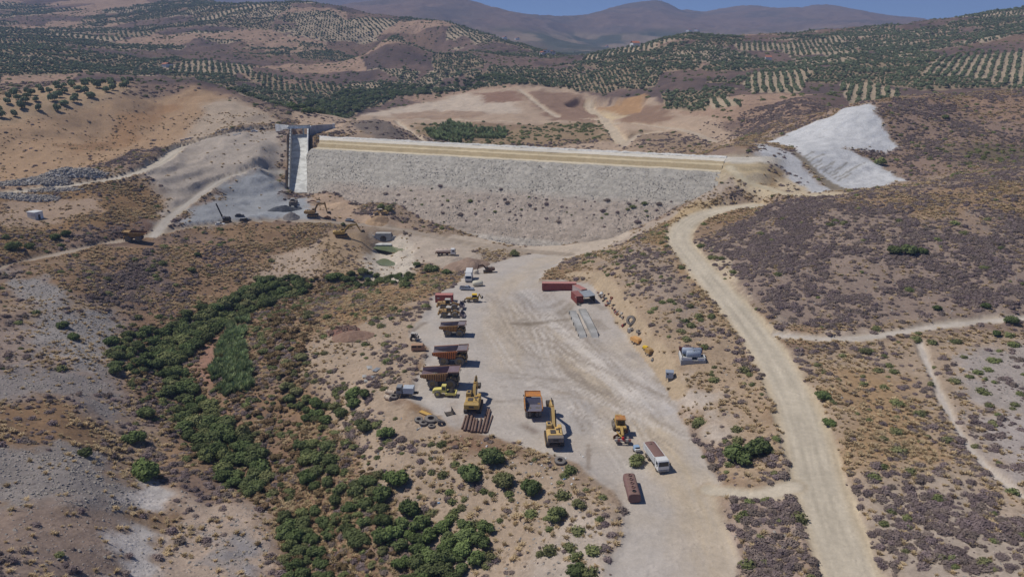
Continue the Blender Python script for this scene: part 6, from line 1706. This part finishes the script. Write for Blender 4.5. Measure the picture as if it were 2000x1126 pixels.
# containers and workshop shelter
container('red short container with white stickers behind the wheel loaders', spot(868, 588), R(0), 6.06, RED, [(-2.0, 1.5, .9, .35, OFFW), (2.1, .8, .8, .5, OFFW)], roof=paint('faded_red_roof', (196,128,120), .7, dirt=.3))
container('long red container at the head of the yard', spot(1092, 565), R(-1), 12.19, paint('long_container_red', (154,80,76), .65, dirt=.25, rust=.2), [(-5.0, 1.9, .8, .3, REDD)], roof=paint('faded_pink_roof', (198,140,132), .7, dirt=.3))
container('pink roofed container with white side next to the long one', spot(1132, 574), R(-64), 6.06, paint('white_side', (190,174,170), .7, dirt=.3), None, roof=paint('pink_roof', (190,130,122), .7, dirt=.3))
container('dark red container touching the grey sheet roof', spot(1127, 587), R(-76), 6.06, REDD, [(2.0, 2.1, .6, .3, OFFW)], roof=paint('dark_pink_roof', (158,98,94), .7, dirt=.3))
p = spot(1146, 587); T = thing('shelter', 'open shelter with grey sheet metal roof beside dark red container', 'shelter', p, R(-76))
b = MB()
for i in range(12): b.box((-2.75 + i * .5, 0, 2.62), (.5, 4.0, .05), rx=.1 if i % 2 else .085)
b.build('roof', GALV, T)
for sx in (-1, 1):
    for sy in (-1, 1): b = MB(); b.box((sx * 2.7, sy * 1.8, 1.3), (.1, .1, 2.6)); b.build('post', STEEL, T)
b = MB(); b.box((0, 1.95, 1.2), (5.4, .04, 2.2)); b.build('rear_sheet', STEEL, T)
# service ramp: two concrete strips with a pit between
for (q0, q1, lab) in (((1116,609), (1140,662), 'left strip of the concrete vehicle ramp'), ((1135,606), (1163,660), 'right strip of the concrete vehicle ramp beside its rusty rail')):
    a, c_, l = head(q0, q1); T = thing('service_ramp', lab, 'ramp', (c_[0], c_[1], gz(*c_)), a)
    b = MB(); b.prism([(-l / 2, -.1), (-l / 2 + 2.2, 1.0), (l / 2 - 2.4, 1.0), (l / 2, -.1)], -1.05, 1.05); b.build('strip', CONC2, T, bevel=.04)
    b = MB()
    for sy in (-1, 1): b.box((-.1, sy * 1.0, 1.05), (l - 4.8, .1, .12))
    b.build('kerb', CONC2, T)
    b = MB()
    for i in range(5): b.box((-l / 2 + 3 + i * (l - 6) / 4, 1.17 if lab.startswith('right') else -1.17, .45), (.3, .25, .9))
    b.build('support', RUST if lab.startswith('right') else CONC3, T)
# cream tank near the pickup
T = thing('water_tank', 'squat cream coloured tank lying behind the silver pickup', 'tank', spot(933, 558), R(10))
b = MB(); b.lathe([(.05, -1.9), (.8, -1.85), (1.15, -1.4), (1.25, 0), (1.15, 1.4), (.8, 1.85), (.05, 1.9)], (0, 0, 0), 'X', 20); o = b.build('shell', paint('cream', (214,208,186), .6, dirt=.2), T, smooth=60); o.location = (0, 0, 1.05); o.scale = (1, 1.1, .85)
b = MB(); b.box((-1, 0, .15), (.3, 2.0, .3)).box((1, 0, .15), (.3, 2.0, .3)); b.build('saddle', STEEL, T)
T = thing('plastic_tank', 'small whitish tank beside the brown excavator', 'tank', spot(930, 534))
b = MB(); b.lathe([(.02, 0), (.9, 0), (1.0, .15), (1.0, 1.2), (.8, 1.45), (.3, 1.6), (.02, 1.62)], (0, 0, 0), 'Z', 18); b.build('shell', paint('bone', (206,196,180), .6, dirt=.3), T, smooth=50)
# rusty oval tank with hatches
a, c_, l = head((1227, 938), (1240, 986)); T = thing('rusty_tank', 'long rusty brown oval tank with five round hatches', 'tank', (c_[0], c_[1], gz(*c_)), a)
Lk_ = 7.6; b = MB(); k = 18; pr = []
for i in range(k):
    t_ = 6.28319 * i / k; cx2, cz2 = math.cos(t_), math.sin(t_); pr.append((1.22 * math.copysign(abs(cx2) ** .55, cx2), 1.15 + .98 * math.copysign(abs(cz2) ** .55, cz2)))
b.prism(pr, -Lk_ / 2, Lk_ / 2); o = b.build('shell', TRED, T, bevel=.08); o.rotation_euler = (0, 0, -math.pi / 2)
for i in range(5):
    b = MB(); b.lathe([(.25, 0), (.36, 0), (.36, .22), (.28, .22), (.28, .05), (.01, .05)], (-2.8 + i * 1.4, 0, 2.1), 'Z', 14); h_ = b.build('hatch', TRED if i < 4 else BLACK, T)
b = MB(); b.box((-2.4, 0, .1), (.3, 2.2, .35)).box((2.4, 0, .1), (.3, 2.2, .35)); b.build('saddle', RUST, T)
# blue-white little cabin
T = thing('small_cart', 'small blue and white cart next to the straggly bush', 'cart', spot(1243, 881), R(-80))
b = MB(); b.box((0, 0, .95), (1.3, 1.2, .9), taper=(.9, .95)); b.build('body', BLUE, T, bevel=.05)
b = MB(); b.box((.75, 0, .8), (.5, 1.2, .5)); b.build('front', WHITE, T, bevel=.05)
b = MB(); b.box((.66, 0, 1.2), (.03, .9, .35)); b.build('window', GLASS, T)
for sy in (-1, 1): wheel(T, -.2, sy * .65, .32, .32, .18, RIM, 12)
# tanks in their bund on the bank
x_, y_ = hit(1353, 704); zb = max(gz(x_ + i, y_ + j) for i in (-3, 0, 3) for j in (-2, 0, 2.5))
T = thing('fuel_store', 'two grey blue fuel tanks in a white walled bund on the bank', 'tanks', (x_, y_ + 1.2, zb - .25), R(-4))
b = MB(); b.box((0, 0, -.8), (6.4, 5.4, 2.1)); b.build('base_slab', CONC2, T)
for i, (yy, ll) in enumerate(((.9, 5.0), (-1.1, 3.6))):
    b = MB(); b.lathe([(.03, -ll / 2), (.8, -ll / 2 + .02), (.95, -ll / 2 + .2), (.95, ll / 2 - .2), (.8, ll / 2 - .02), (.03, ll / 2)], (.15 * i, yy, 1.5), 'X', 22); o = b.build('tank', TANKB, T, smooth=40)
    b = MB(); b.cyl((.2, yy, 2.4), (.2, yy, 2.6), .25, 12).bar((.2, yy, 2.6), (1.0, yy - .3, 2.5), .06, .06); b.build('hatch', GREYP, o)
    b = MB(); b.box((-ll * .3, yy, .5), (.3, 1.5, .7)).box((ll * .3, yy, .5), (.3, 1.5, .7)); b.build('saddle', CONC2, T)
b = MB(); b.box((-3.0, -.2, .6), (.2, 4.6, .9)).box((-1.6, -2.5, .6), (2.4, .2, .8)).box((1.9, -2.5, .6), (1.6, .2, .8)).box((3.0, -1.2, .6), (.2, 2.6, .9)); b.build('bund_wall', WHITE, T)
b = MB(); b.box((0, 2.4, 1.0), (6.2, .2, 1.9)); b.build('rear_wall', REDD, T)
T = thing('feed_bin', 'grey blue box shaped bin on legs at the bank foot', 'bin', spot(1307, 741), R(-10))
b = MB(); b.box((0, 0, 1.5), (1.9, 1.7, 1.5)).box((0, 0, 2.35), (2.1, 1.9, .2)); b.build('body', TANKB, T, bevel=.04)
for sx in (-1, 1):
    for sy in (-1, 1): b = MB(); b.box((sx * .8, sy * .7, .4), (.1, .1, .9)); b.build('leg', STEEL, T)
b = MB(); b.box((-.5, -.86, 1.9), (.5, .04, .4)); b.build('window', GLASS, T)
# compressors along the bank
def compressor(label, px, py, rz, L, m):
    T = thing('compressor', label, 'compressor', spot(px, py), rz)
    b = MB(); b.prism([(-L / 2, .6), (-L / 2, 1.5), (-L * .35, 1.85), (L * .35, 1.85), (L / 2, 1.45), (L / 2, .6)], -.75, .75); o = b.build('housing', m, T, bevel=.05)
    b = MB()
    for i in range(3):
        for j in range(2): b.box((L / 2 + .0, -.4 + .4 * i, .9 + .35 * j), (.04, .28, .22))
    b.build('grille', BLACK, o)
    for sx in (-.25, .25):
        for sy in (-1, 1): wheel(T, sx * L, sy * .68, .33, .33, .2, RIM, 12)
    b = MB(); b.bar((L / 2, 0, .55), (L / 2 + 1.1, 0, .35), .12, .12); b.build('tow_bar', STEEL, T)
compressor('long faded orange compressor at the bank foot', 1242, 670, R(-58), 3.6, paint('faded_orange_2', (220,166,100), .65, dirt=.25))
compressor('ochre generator next to the bright yellow pump', 1267, 692, R(-62), 2.2, YEL_B)
T = thing('pump', 'small bright yellow pump beside the ochre generator', 'pump', spot(1261, 682), R(-50))
b = MB(); b.box((0, 0, .7), (1.5, .9, .8), taper=(.8, .8)).cyl((-.9, 0, .6), (-.3, 0, .6), .45, 12); b.build('housing', YELB, T, bevel=.05)
b = MB(); b.box((0, 0, .2), (2.0, 1.0, .15)).cyl((.9, .3, .2), (.9, .3, 1.3), .06, 6); b.build('skid', STEEL, T)
T = thing('ibc_tank', 'whitish square tank beside the flat tyres at bank foot', 'tank', spot(1230, 648), R(-30))
b = MB(); b.box((0, 0, .7), (1.1, 1.1, 1.1)); b.build('bottle', OFFW, T, bevel=.08)
b = MB()
for sx in (-1, 1):
    for q in (-.5, 0, .5): b.bar((sx * .58, q, .15), (sx * .58, q, 1.3), .04, .04).bar((q, sx * .58, .15), (q, sx * .58, 1.3), .04, .04)
b.box((0, 0, .1), (1.2, 1.2, .12)); b.build('cage', GREYP, T)
# tyres
tyre('huge haul truck tyre standing against the earth bank', spot(1232, 634), 1.45, .95, R(68), R(-35))
tyre('flat medium tyre below the huge one at the bank', spot(1236, 643), .85, .4)
tyre('dark flat tyre beside the square tank at the bank', spot(1249, 650), 1.05, .55, R(8), 1)
tyre('largest tyre of the dump, lying flat', spot(842, 822), 1.55, .8, R(6), .5)
tyre('small tyre with broad wall left in the tyre dump', spot(827, 828), 1.0, .55, R(5), 1)
tyre('smallest tyre in front of the largest in the dump', spot(843, 833), .85, .45, R(4), 2)
tyre('dark tyre leaning in the right of the dump', spot(859, 827), 1.15, .6, R(28), 2.4)
tyre('grey tyre half sunk beside the small one in the dump', spot(818, 822), 1.0, .5, R(12), .2)
tyre('single tyre lying below the outstretched excavator', spot(1094, 903), 1.2, .6, R(10), .3)
tyre('tyre lying beside the cream drums', spot(769, 777), 1.1, .6, R(10), 1.3)
# loose buckets, sheets, pipes
T = thing('digging_bucket', 'toothed black digging bucket lying near the tyre dump', 'bucket', spot(877, 808), R(20))
b = MB(); b.prism([(-.9, .05), (.9, .05), (1.0, .9), (.85, .9), (.75, .2), (-.75, .2), (-.9, .6)], -.9, .9); b.build('shell', STEEL, T)
b = MB()
for i in range(4): b.bar((.92, -.7 + .47 * i, .9), (.75, -.7 + .47 * i, 1.6), .2, .2, 0, .08, .08)
b.build('teeth', STEEL, T)
T = thing('metal_sheet', 'yellow metal sheet lying behind the largest tyre', 'sheet', spot(831, 808, .15), R(-38))
b = MB(); b.box((0, 0, .08), (3.4, 1.3, .08), ry=.04); b.build('plate', paint('ochre_sheet', (214,172,88), .6, dirt=.2), T)
b = MB(); b.box((0, .6, .16), (3.4, .1, .1)).box((0, -.6, .16), (3.4, .1, .1)); b.build('flange', YEL_B, T)
g = random.Random(33)
for i, (q0, q1, r_) in enumerate((((907,842),(915,812),.30), ((915,843),(922,813),.34), ((921,845),(927,818),.28), ((927,845),(932,820),.30), ((934,845),(940,818),.26), ((939,846),(953,800),.24), ((946,846),(957,802),.30), ((951,845),(962,812),.18), ((902,838),(910,812),.2))):
    a, c_, l = head(q0, q1); zz = gz(*c_)
    b = MB(); b.cyl((-l / 2, 0, r_), (l / 2, 0, r_), r_, 12).lathe([(r_ * .8, -l / 2 - .02), (r_ * .8, -l / 2 + .3)], (0, 0, r_), 'X', 12)
    o = b.build('rusty_pipe', RUST, None, smooth=40); o.location = (c_[0], c_[1], zz - .03); o.rotation_euler = (0, 0, a)
    tag(o, 'rusty steel pipe in the heap beside the folded excavator', 'pipe', 'rusty pipes heaped at the yard edge')
# old wrecks left of the trucks
T = thing('crane_wreck', 'old grey lorry with square body beside the cream drums', 'lorry wreck', spot(792, 772), R(176))
for x_ in (1.6, -1.5):
    for sy in (-1, 1): wheel(T, x_, sy * .95, .5, .5, .35, RIM, 14)
b = MB(); b.box((0, -.4, .8), (5.4, .2, .3)).box((0, .4, .8), (5.4, .2, .3)).box((-2.6, 0, .9), (1.4, .8, .4)); b.build('chassis', STEEL, T)
b = MB(); b.box((1.4, 0, 1.85), (1.5, 2.1, 1.7), taper=(.85, .92)); cab = b.build('cab', GREYP, T, bevel=.05)
b = MB(); b.box((2.1, 0, 2.05), (.06, 1.6, .7), ry=-.13).box((1.4, .99, 2.05), (.9, .06, .6)).box((1.4, -.99, 2.05), (.9, .06, .6)); b.build('window', GLASS, cab)
b = MB(); b.box((-.9, 0, 1.75), (2.6, 2.2, 1.5)); b.build('machine_house', paint('pale_grey_blue', (186,196,206), .6, dirt=.25), T, bevel=.05)
b = MB(); b.cyl((.5, .7, 2.0), (.5, .7, 3.1), .08, 8); b.build('exhaust', STEEL, T)
for i, (px, py, rz) in enumerate(((763, 770, -20), (758, 780, -40))):
    T = thing('drum', ('long cream drum' if i == 0 else 'short cream drum') + ' lying beside the grey lorry wreck', 'drum', spot(px, py), R(rz))
    b = MB(); ll = 2.4 - .5 * i; b.cyl((-ll / 2, 0, .62), (ll / 2, 0, .62), .62, 18); o = b.build('shell', paint('cream_drum', (206,188,168), .7, dirt=.3), T, smooth=40)
    b = MB()
    for q in (-.3, .3): b.lathe([(.62, q * ll - .05), (.66, q * ll), (.62, q * ll + .05)], (0, 0, .62), 'X', 18)
    b.build('hoop', RUST, T)
T = thing('old_tractor', 'derelict whitish tractor standing in the weeds', 'tractor', spot(810, 663), R(75))
for sy in (-1, 1): wheel(T, -.9, sy * .8, .7, .7, .4, OFFW, 14); wheel(T, 1.3, sy * .65, .42, .42, .28, OFFW, 12)
b = MB(); b.box((.8, 0, 1.15), (1.9, .7, .7)); b.build('hood', OFFW, T, bevel=.04)
b = MB(); b.box((-.7, 0, 1.7), (1.2, 1.2, 1.3), taper=(.9, .9)); cab = b.build('cab', GLASS, T); b = MB(); b.box((-.7, 0, 2.4), (1.4, 1.4, .12)); b.build('cab_roof', OFFW, cab)
T = thing('old_van', 'derelict tan van body on the ground', 'van', spot(818, 684), R(3))
b = MB(); b.prism([(-2.1, .25), (-2.1, 1.75), (-1.9, 1.95), (1.2, 1.95), (1.75, 1.2), (2.1, 1.05), (2.1, .25)], -.85, .85); b.build('body', TAN, T, bevel=.07)
b = MB(); b.box((-1.2, -.86, 1.5), (1.3, .03, .5)).box((.3, -.86, 1.5), (1.0, .03, .5)); b.build('window', BLACK, T)
for x_ in (-1.3, 1.3):
    for sy in (-1, 1): wheel(T, x_, sy * .75, .32, .32, .2, RIM, 12)
for i, (px, py, rz, w_, l_) in enumerate(((722,718,20,1.5,2.2), (735,722,-25,1.4,2.4), (712,735,10,1.2,1.8), (728,738,-6,1.3,2.2), (715,745,15,.9,2.0))):
    T = thing('sheet_panel', 'grey corrugated sheet discarded among the bushes', 'sheet', spot(px, py, .12), R(90 + rz), 'corrugated sheets discarded among bushes')
    b = MB()
    for j in range(7): b.box((0, -w_ / 2 + w_ * (j + .5) / 7, .05 + .03 * (j % 2)), (l_, w_ / 7, .04))
    b.build('sheet', GALV if i % 2 else CONC2, T)
T = thing('frame_gantry', 'low rusty frame with two posts left of derelict tractor', 'frame', spot(705, 676), R(0))
b = MB(); b.box((0, 0, 1.5), (5.2, .15, .15)); b.build('beam', RUST, T)
for sx in (-1, 1): b = MB(); b.box((sx * 2.5, 0, .65), (.15, .15, 1.6)); b.build('post', RUST, T); b = MB(); b.bar((sx * 2.5, 0, .1), (sx * 1.7, 0, 1.45), .1, .1); b.build('brace', RUST, T)
# scrap strewn along the bank
SCR = [RUST, OFFW, STEEL, RED, GREYP, BODYR]
def scrap(px, py, s_, sd_, label, group):
    g_ = random.Random(sd_); T = thing('scrap_part', label, 'scrap', spot(px, py), g_.uniform(0, 6.28), group)
    b = MB(); b.box((0, 0, .3 * s_), (1.0 * s_, .55 * s_, .6 * s_), taper=(.7, .8)); b.build('casing', g_.choice(SCR), T, bevel=.03)
    b = MB(); b.cyl((-.6 * s_, .2 * s_, .3 * s_), (.75 * s_, -.1 * s_, .42 * s_), .16 * s_, 10); b.build('shaft', g_.choice(SCR), T)
    b = MB(); b.lathe([(.12 * s_, -.08), (.34 * s_, -.08), (.34 * s_, .08), (.12 * s_, .08)], (.6 * s_, 0, .36 * s_), 'X', 12); b.build('flange', g_.choice(SCR), T)
for i, (px, py) in enumerate(((1167,572),(1172,577),(1176,581),(1180,578),(1183,584),(1178,588),(1186,590),(1190,594),(1185,597),(1192,588),(1196,602),(1200,606),(1203,611),(1207,609),(1206,615),(1211,618),(1214,613),(1194,583),(1199,597),(1217,621),(1189,575),(1221,634),(1217,637))):
    scrap(px, py, .8 + .5 * ((i * 7) % 5) / 5, 500 + i, 'rusty and whitish machine part in the scrap row under the bank', 'scrap row under the earth bank')
for i, (px, py) in enumerate(((1204,606),(1212,624),(1218,628))): pass
scrap(1274, 704, 1.0, 601, 'dark scrap piece alone beyond the ochre generator', None)
scrap(1131, 596, 1.2, 602, 'pile of dark parts before the dark red container', None)
T = thing('white_bag', 'white sack shaped heap among the scrap row', 'sack', spot(1175, 575)); b = MB(); b.lathe([(.01, 0), (.7, .02), (.8, .3), (.55, .75), (.2, 1.0), (.01, 1.05)], (0, 0, 0), 'Z', 12); b.build('sack', WHITE, T, smooth=60)
b = MB(); b.cyl((0, 0, 1.0), (.05, 0, 1.2), .12, 8, r2=.2); b.build('neck', OFFW, T)
# litter below the yard
g = random.Random(41)
for i in range(46):
    cx2, cy2, sx, sy = g.choice(((995, 962, 22, 10), (1065, 905, 14, 8), (1120, 890, 16, 8), (950, 900, 60, 30), (830, 850, 60, 25), (1085, 925, 25, 10)))
    p = spot(g.gauss(cx2, sx), g.gauss(cy2, sy)); s_ = g.uniform(.18, .45)
    b = MB(); b.box((0, 0, s_ * .25), (s_ * 1.5, s_, s_ * .5), taper=(.6, .7), shift=(.1 * s_, 0))
    o = b.build('litter_piece', g.choice([WHITE, OFFW, OFFW, BLUE, CONC, GREYP]), None); o.location = p; o.rotation_euler = (g.uniform(-.3, .3), g.uniform(-.3, .3), g.uniform(0, 6))
    tag(o, 'small pale piece of litter below the yard edge', 'litter', 'litter strewn below the yard')

# ------------------------------------------------------------------ works below the spillway
excavator('yellow excavator with arched boom on the road at the spillway foot', spot(611, 422), R(4), 1.15, 0, ((.6, 1.9), (2.4, 5.2), (5.4, 5.2)), (6.2, 1.2), 1.2, body=YEL_B)
excavator('ochre excavator reaching uphill beside the culvert', spot(668, 462), R(14), 1.15, 0, ((.6, 1.9), (3.2, 4.4), (6.0, 4.6)), (7.6, 1.5), 1.3, body=YEL)
wheel_loader('yellow wheel loader under the dam foot', spot(742, 421), R(195), 1.0, body=paint('pale_loader', (212,176,110), .65, dirt=.35))
wheel_loader('wheel loader coloured dark for shade in the grey cut below the chute', spot(573, 402), R(100), 1.2, body=paint('shaded_loader', (98,92,88), .7, dirt=.3))  # stands in shade: the shade is put into its body colour
car('white car parked beside the drill rig', spot(430, 440), R(12), WHITE)
car('black pickup on the road between drill rig and spillway', spot(480, 432), R(8), BLACK, 'pickup_truck', 'pickup', True, 5.2)
car('dark car on the grey ground behind the black pickup', spot(468, 423), R(20), paint('charcoal', (70,72,78), .4, dirt=.3))
car('silver car on the road above the culvert', spot(683, 432), R(-5), SILVER)
car('white car on the haul road near the bridge', spot(497, 258), R(12), WHITE)
car('black car on the haul road near the bridge', spot(513, 254), R(12), BLACK)
T = thing('drill_rig', 'dark drill rig with raised slanting mast beside the white car', 'drill rig', spot(443, 433), R(175))
for sy in (-1, 1): track(T, sy * 1.0, 3.4, .8, .5)
b = MB(); b.box((-.2, 0, 1.5), (3.4, 1.9, 1.1)).box((-.6, 0, 2.2), (2.0, 1.7, .5)); b.build('engine_housing', BLACK, T, bevel=.05)
b = MB(); b.box((.9, .5, 2.4), (1.1, .9, 1.2)); cab = b.build('cab', OFFW, T, bevel=.04); b = MB(); b.box((1.47, .5, 2.5), (.04, .7, .7)); b.build('window', GLASS, cab)
b = MB(); b.bar((1.6, -.4, .8), (4.4, -.4, 8.6), .45, .5).bar((1.0, -.4, 1.8), (2.8, -.4, 4.2), .2, .2); b.build('mast', BLACK, T)
T = thing('spare_boom', 'orange excavator boom lying on the slope at the dam foot', 'machine part', spot(610, 396), R(15))
b = MB(); b.bar((-2.5, 0, .4), (0, 0, 1.2), .5, .5).bar((0, 0, 1.2), (2.3, 0, .5), .5, .6, 0, .4, .4); b.build('beam', BODYR, T)
b = MB(); b.box((3.0, 0, .5), (1.6, 1.0, .6)); b.build('end_piece', OFFW, T, bevel=.05)
p = spot(70, 426); T = thing('concrete_hut', 'small square white concrete hut on the ochre terrace', 'hut', p, R(-22))
b = MB(); b.box((0, 0, 1.2), (4.6, 3.8, 3.2)); b.build('wall', CONC, T)
b = MB(); b.box((0, 0, 2.9), (4.9, 4.1, .22)); b.build('roof', WHITE, T)
b = MB(); b.box((2.31, 0, .8), (.04, 1.0, 2.0)); b.build('door', STEEL, T)
g = random.Random(51)
for q0, q1 in (((352,276),(378,270)), ((420,262),(445,253)), ((468,258),(492,250)), ((455,265),(470,262))):
    a, c_, l = head(q0, q1)
    T = thing('barrier', 'concrete barrier row along the haul road to the bridge', 'barrier', (c_[0], c_[1], gz(*c_)), a, 'barriers along the upper haul road'); T.location.z = gz(*c_)
    k = max(3, int(l / 2.2))
    for i in range(k):
        xx = -l / 2 + l * (i + .5) / k; wx_, wy_ = c_[0] + xx * math.cos(a), c_[1] + xx * math.sin(a)
        b = MB(); b.prism([(-.3, 0), (.3, 0), (.12, .9), (-.12, .9)], -l / k * .47, l / k * .47); o = b.build('block', CONC2, T); o.location = (xx, 0, gz(wx_, wy_) - T.location.z - .05); o.rotation_euler = (0, 0, math.pi / 2)

# ------------------------------------------------------------------ heaps of gravel and rock
def heap(name, label, px, py, rx, ry, h_, colr, rz=0, stones=.2, seed=1, cat='heap'):
    x_, y_ = hit(px, py); T = thing(name, label, cat, (x_, y_, gz(x_, y_)), rz)
    k = 44; u_ = np.linspace(-1, 1, k); U, Vv = np.meshgrid(u_, u_); rr = np.sqrt(U ** 2 + Vv ** 2)
    prof = np.clip(1 - rr, -.3, 1); Zq = h_ * np.where(prof > 0, prof ** .9, prof) + .25 * h_ * fbm(U * rx + seed * 31, Vv * ry, rx * .5, 4, seed) * (rr < 1.05)
    wxx = x_ + U * rx * math.cos(rz) - Vv * ry * math.sin(rz); wyy = y_ + U * rx * math.sin(rz) + Vv * ry * math.cos(rz)
    Zq = Zq + hgt(wxx, wyy) - T.location.z
    col = np.ones(U.shape + (3,)) * np.array(colr) * (1 + .12 * fbm(U * rx, Vv * ry, 3, 3, seed + 5))[..., None]; mk = np.zeros(U.shape + (3,)); mk[..., 0] = stones
    attr_mesh('mound', U * rx, Vv * ry, Zq, col, mk, T)
    return T, (wxx, wyy, Zq + T.location.z, rr)
heap('gravel_heap', 'brown gravel heap above the white box lorry', 912, 520, 9.5, 7, 4.2, S(150,128,112), 0, .1, 3)
heap('gravel_heap', 'low grey gravel ridge joined to the brown heap', 893, 516, 7.5, 6, 3.4, S(164,150,136), 0, .1, 4)
heap('earth_heap', 'sandy earth heap under the yellow loader by the dam', 737, 432, 6, 4, 2.4, S(176,148,118), 0, .1, 5)
heap('gravel_heap', 'small dark gravel cone beside the yellow road excavator', 570, 424, 4.2, 3.4, 2.6, S(130,124,120), 0, .1, 6)
heap('spoil_heap', 'spoil ridge coloured dark for its shadow below the shaded loader', 557, 410, 9, 3.2, 2.6, S(92,94,98), R(42), .2, 7)  # shadow at the heap is put into its dark grey
heap('earth_heap', 'pale earth mound at the dam foot left of loader', 665, 405, 10, 6, 3.0, S(184,158,132), R(-12), .2, 8)
heap('earth_heap', 'dark soil clod pile on the road edge', 640, 425, 1.8, 1.4, 1.0, S(92,70,56), 0, .1, 9)
heap('earth_heap', 'reddish boulder and earth pile left of derelict tractor', 690, 655, 6.5, 4.5, 1.6, S(140,114,98), R(10), .5, 10)
def rocks_on(T, grid, n_, smin, smax, m, seed):
    wxx, wyy, zz, rr = grid; g_ = np.random.default_rng(seed); ok = np.argwhere(rr < 1.0); V, F = [], []
    for _ in range(n_):
        i, j = ok[g_.integers(len(ok))]; s_ = smin + (smax - smin) * g_.random() ** 2
        p = Vector((wxx[i, j] + g_.uniform(-.6, .6), wyy[i, j] + g_.uniform(-.6, .6), zz[i, j]))
        rot = Matrix.Rotation(g_.uniform(0, 6.28), 3, 'Z') @ Matrix.Rotation(g_.uniform(-.5, .5), 3, 'X'); o_ = len(V)
        src = BM[int(g_.integers(3))]
        V += [p + rot @ (v.co * s_) for v in src.vertices]; F += [tuple(o_ + q for q in f.vertices) for f in src.polygons]
    me = bpy.data.meshes.new('stones'); me.from_pydata([tuple(v) for v in V], [], F); me.materials.append(m)
    o = link('stones', me, T); o['kind'] = 'stuff'; o.matrix_parent_inverse = Matrix.LocRotScale(T.location, T.rotation_euler, None).inverted()
for (lab, px, py, rx, ry, h_, rz, n_) in (
  ('largest heap of pale grey quarry rock above the haul road', 135, 342, 18, 6, 3.5, 12, 1100), ('long low row of pale quarry rock above the haul road', 55, 358, 20, 5, 2.2, 6, 900),
  ('pale quarry rock heap below the haul road', 40, 388, 17, 5, 2.0, 8, 900), ('thin tongue of pale rock below the haul road', 110, 373, 12, 3, 1.0, 12, 350)):
    T, gr_ = heap('rock_heap', lab, px, py, rx, ry, h_, S(170,168,168), R(rz), 1.0, px, 'rock heap'); rocks_on(T, gr_, n_, .25, 1.1, ROCKG, px)
T, gr_ = heap('rock_heap', 'loose white rock apron at the lowest dam foot', 1020, 474, 24, 6, 1.2, S(190,184,176), R(-20), 1.0, 77, 'rock heap'); rocks_on(T, gr_, 1300, .2, .7, STONE, 78)
T, gr_ = heap('rock_heap', 'reddish boulders tumbled on the plateau slope', 672, 646, 5, 4, 1.0, S(128,96,84), R(10), .6, 79, 'rock heap'); rocks_on(T, gr_, 60, .4, 1.0, RUST, 80)

# ------------------------------------------------------------------ far farmhouses
ROOFT = paint('tile_roof', (176,110,84), .85, dirt=.2)
for i, (px, py, s_) in enumerate(((1068,104,1.2), (1078,106,1.0), (1060,107,.9), (1185,92,1.3), (1215,94,1.2), (1240,92,1.4), (1345,62,2.4), (1360,61,2.2), (1590,66,2.2), (1610,64,2.0), (1010,78,1.8), (985,76,1.8), (327,132,1.0), (1500,118,1.0))):
    x_, y_ = hit(px, py)
    if s_ > 1.5 and y_ < 2500: continue
    T = thing('farmhouse', 'tiny white farmhouse in the far valley', 'house', (x_, y_, gz(x_, y_)), R(20 * i), 'far farmhouses', s_)
    b = MB(); b.box((0, 0, 2.0), (11, 8, 5.0)); b.build('wall', WHITE, T)
    b = MB(); b.prism([(-6, 4.4), (0, 6.4), (6, 4.4), (6, 4.5), (0, 6.6), (-6, 4.5)], -4.4, 4.4); b.build('roof', ROOFT, T)
    for q in (-2.5, 2.5): b = MB(); b.box((q, -4.02, 2.4), (1.4, .1, 1.6)); b.build('window', GLASS, T)

# ------------------------------------------------------------------ air between camera and mountains
def haze():
    zt = max(GZ.max() + 30, CAM_H + 30); zb = GZ.min() - 3
    x0, x1, y0, y1 = -9000.0, 9000.0, -60.0, 10600.0
    V = [(x, y, z) for z in (zb, zt) for x, y in ((x0, y0), (x1, y0), (x1, y1), (x0, y1))]
    F = [(3, 2, 1, 0), (4, 5, 6, 7), (0, 1, 5, 4), (1, 2, 6, 5), (2, 3, 7, 6), (3, 0, 4, 7)]
    me = bpy.data.meshes.new('haze'); me.from_pydata(V, [], F)
    m = bpy.data.materials.new('haze_air'); m.use_nodes = True
    nt = m.node_tree; nt.nodes.remove(nt.nodes['Principled BSDF'])
    pv = nt.nodes.new('ShaderNodeVolumePrincipled')
    pv.inputs['Color'].default_value = (.44, .56, .84, 1)
    pv.inputs['Density'].default_value = 1.5e-4
    pv.inputs['Anisotropy'].default_value = 0.0
    nt.links.new(pv.outputs[0], nt.nodes['Material Output'].inputs['Volume'])
    me.materials.append(m)
    tag(link('haze', me), 'thin bluish summer haze over the valley', None, None, 'stuff')
haze()
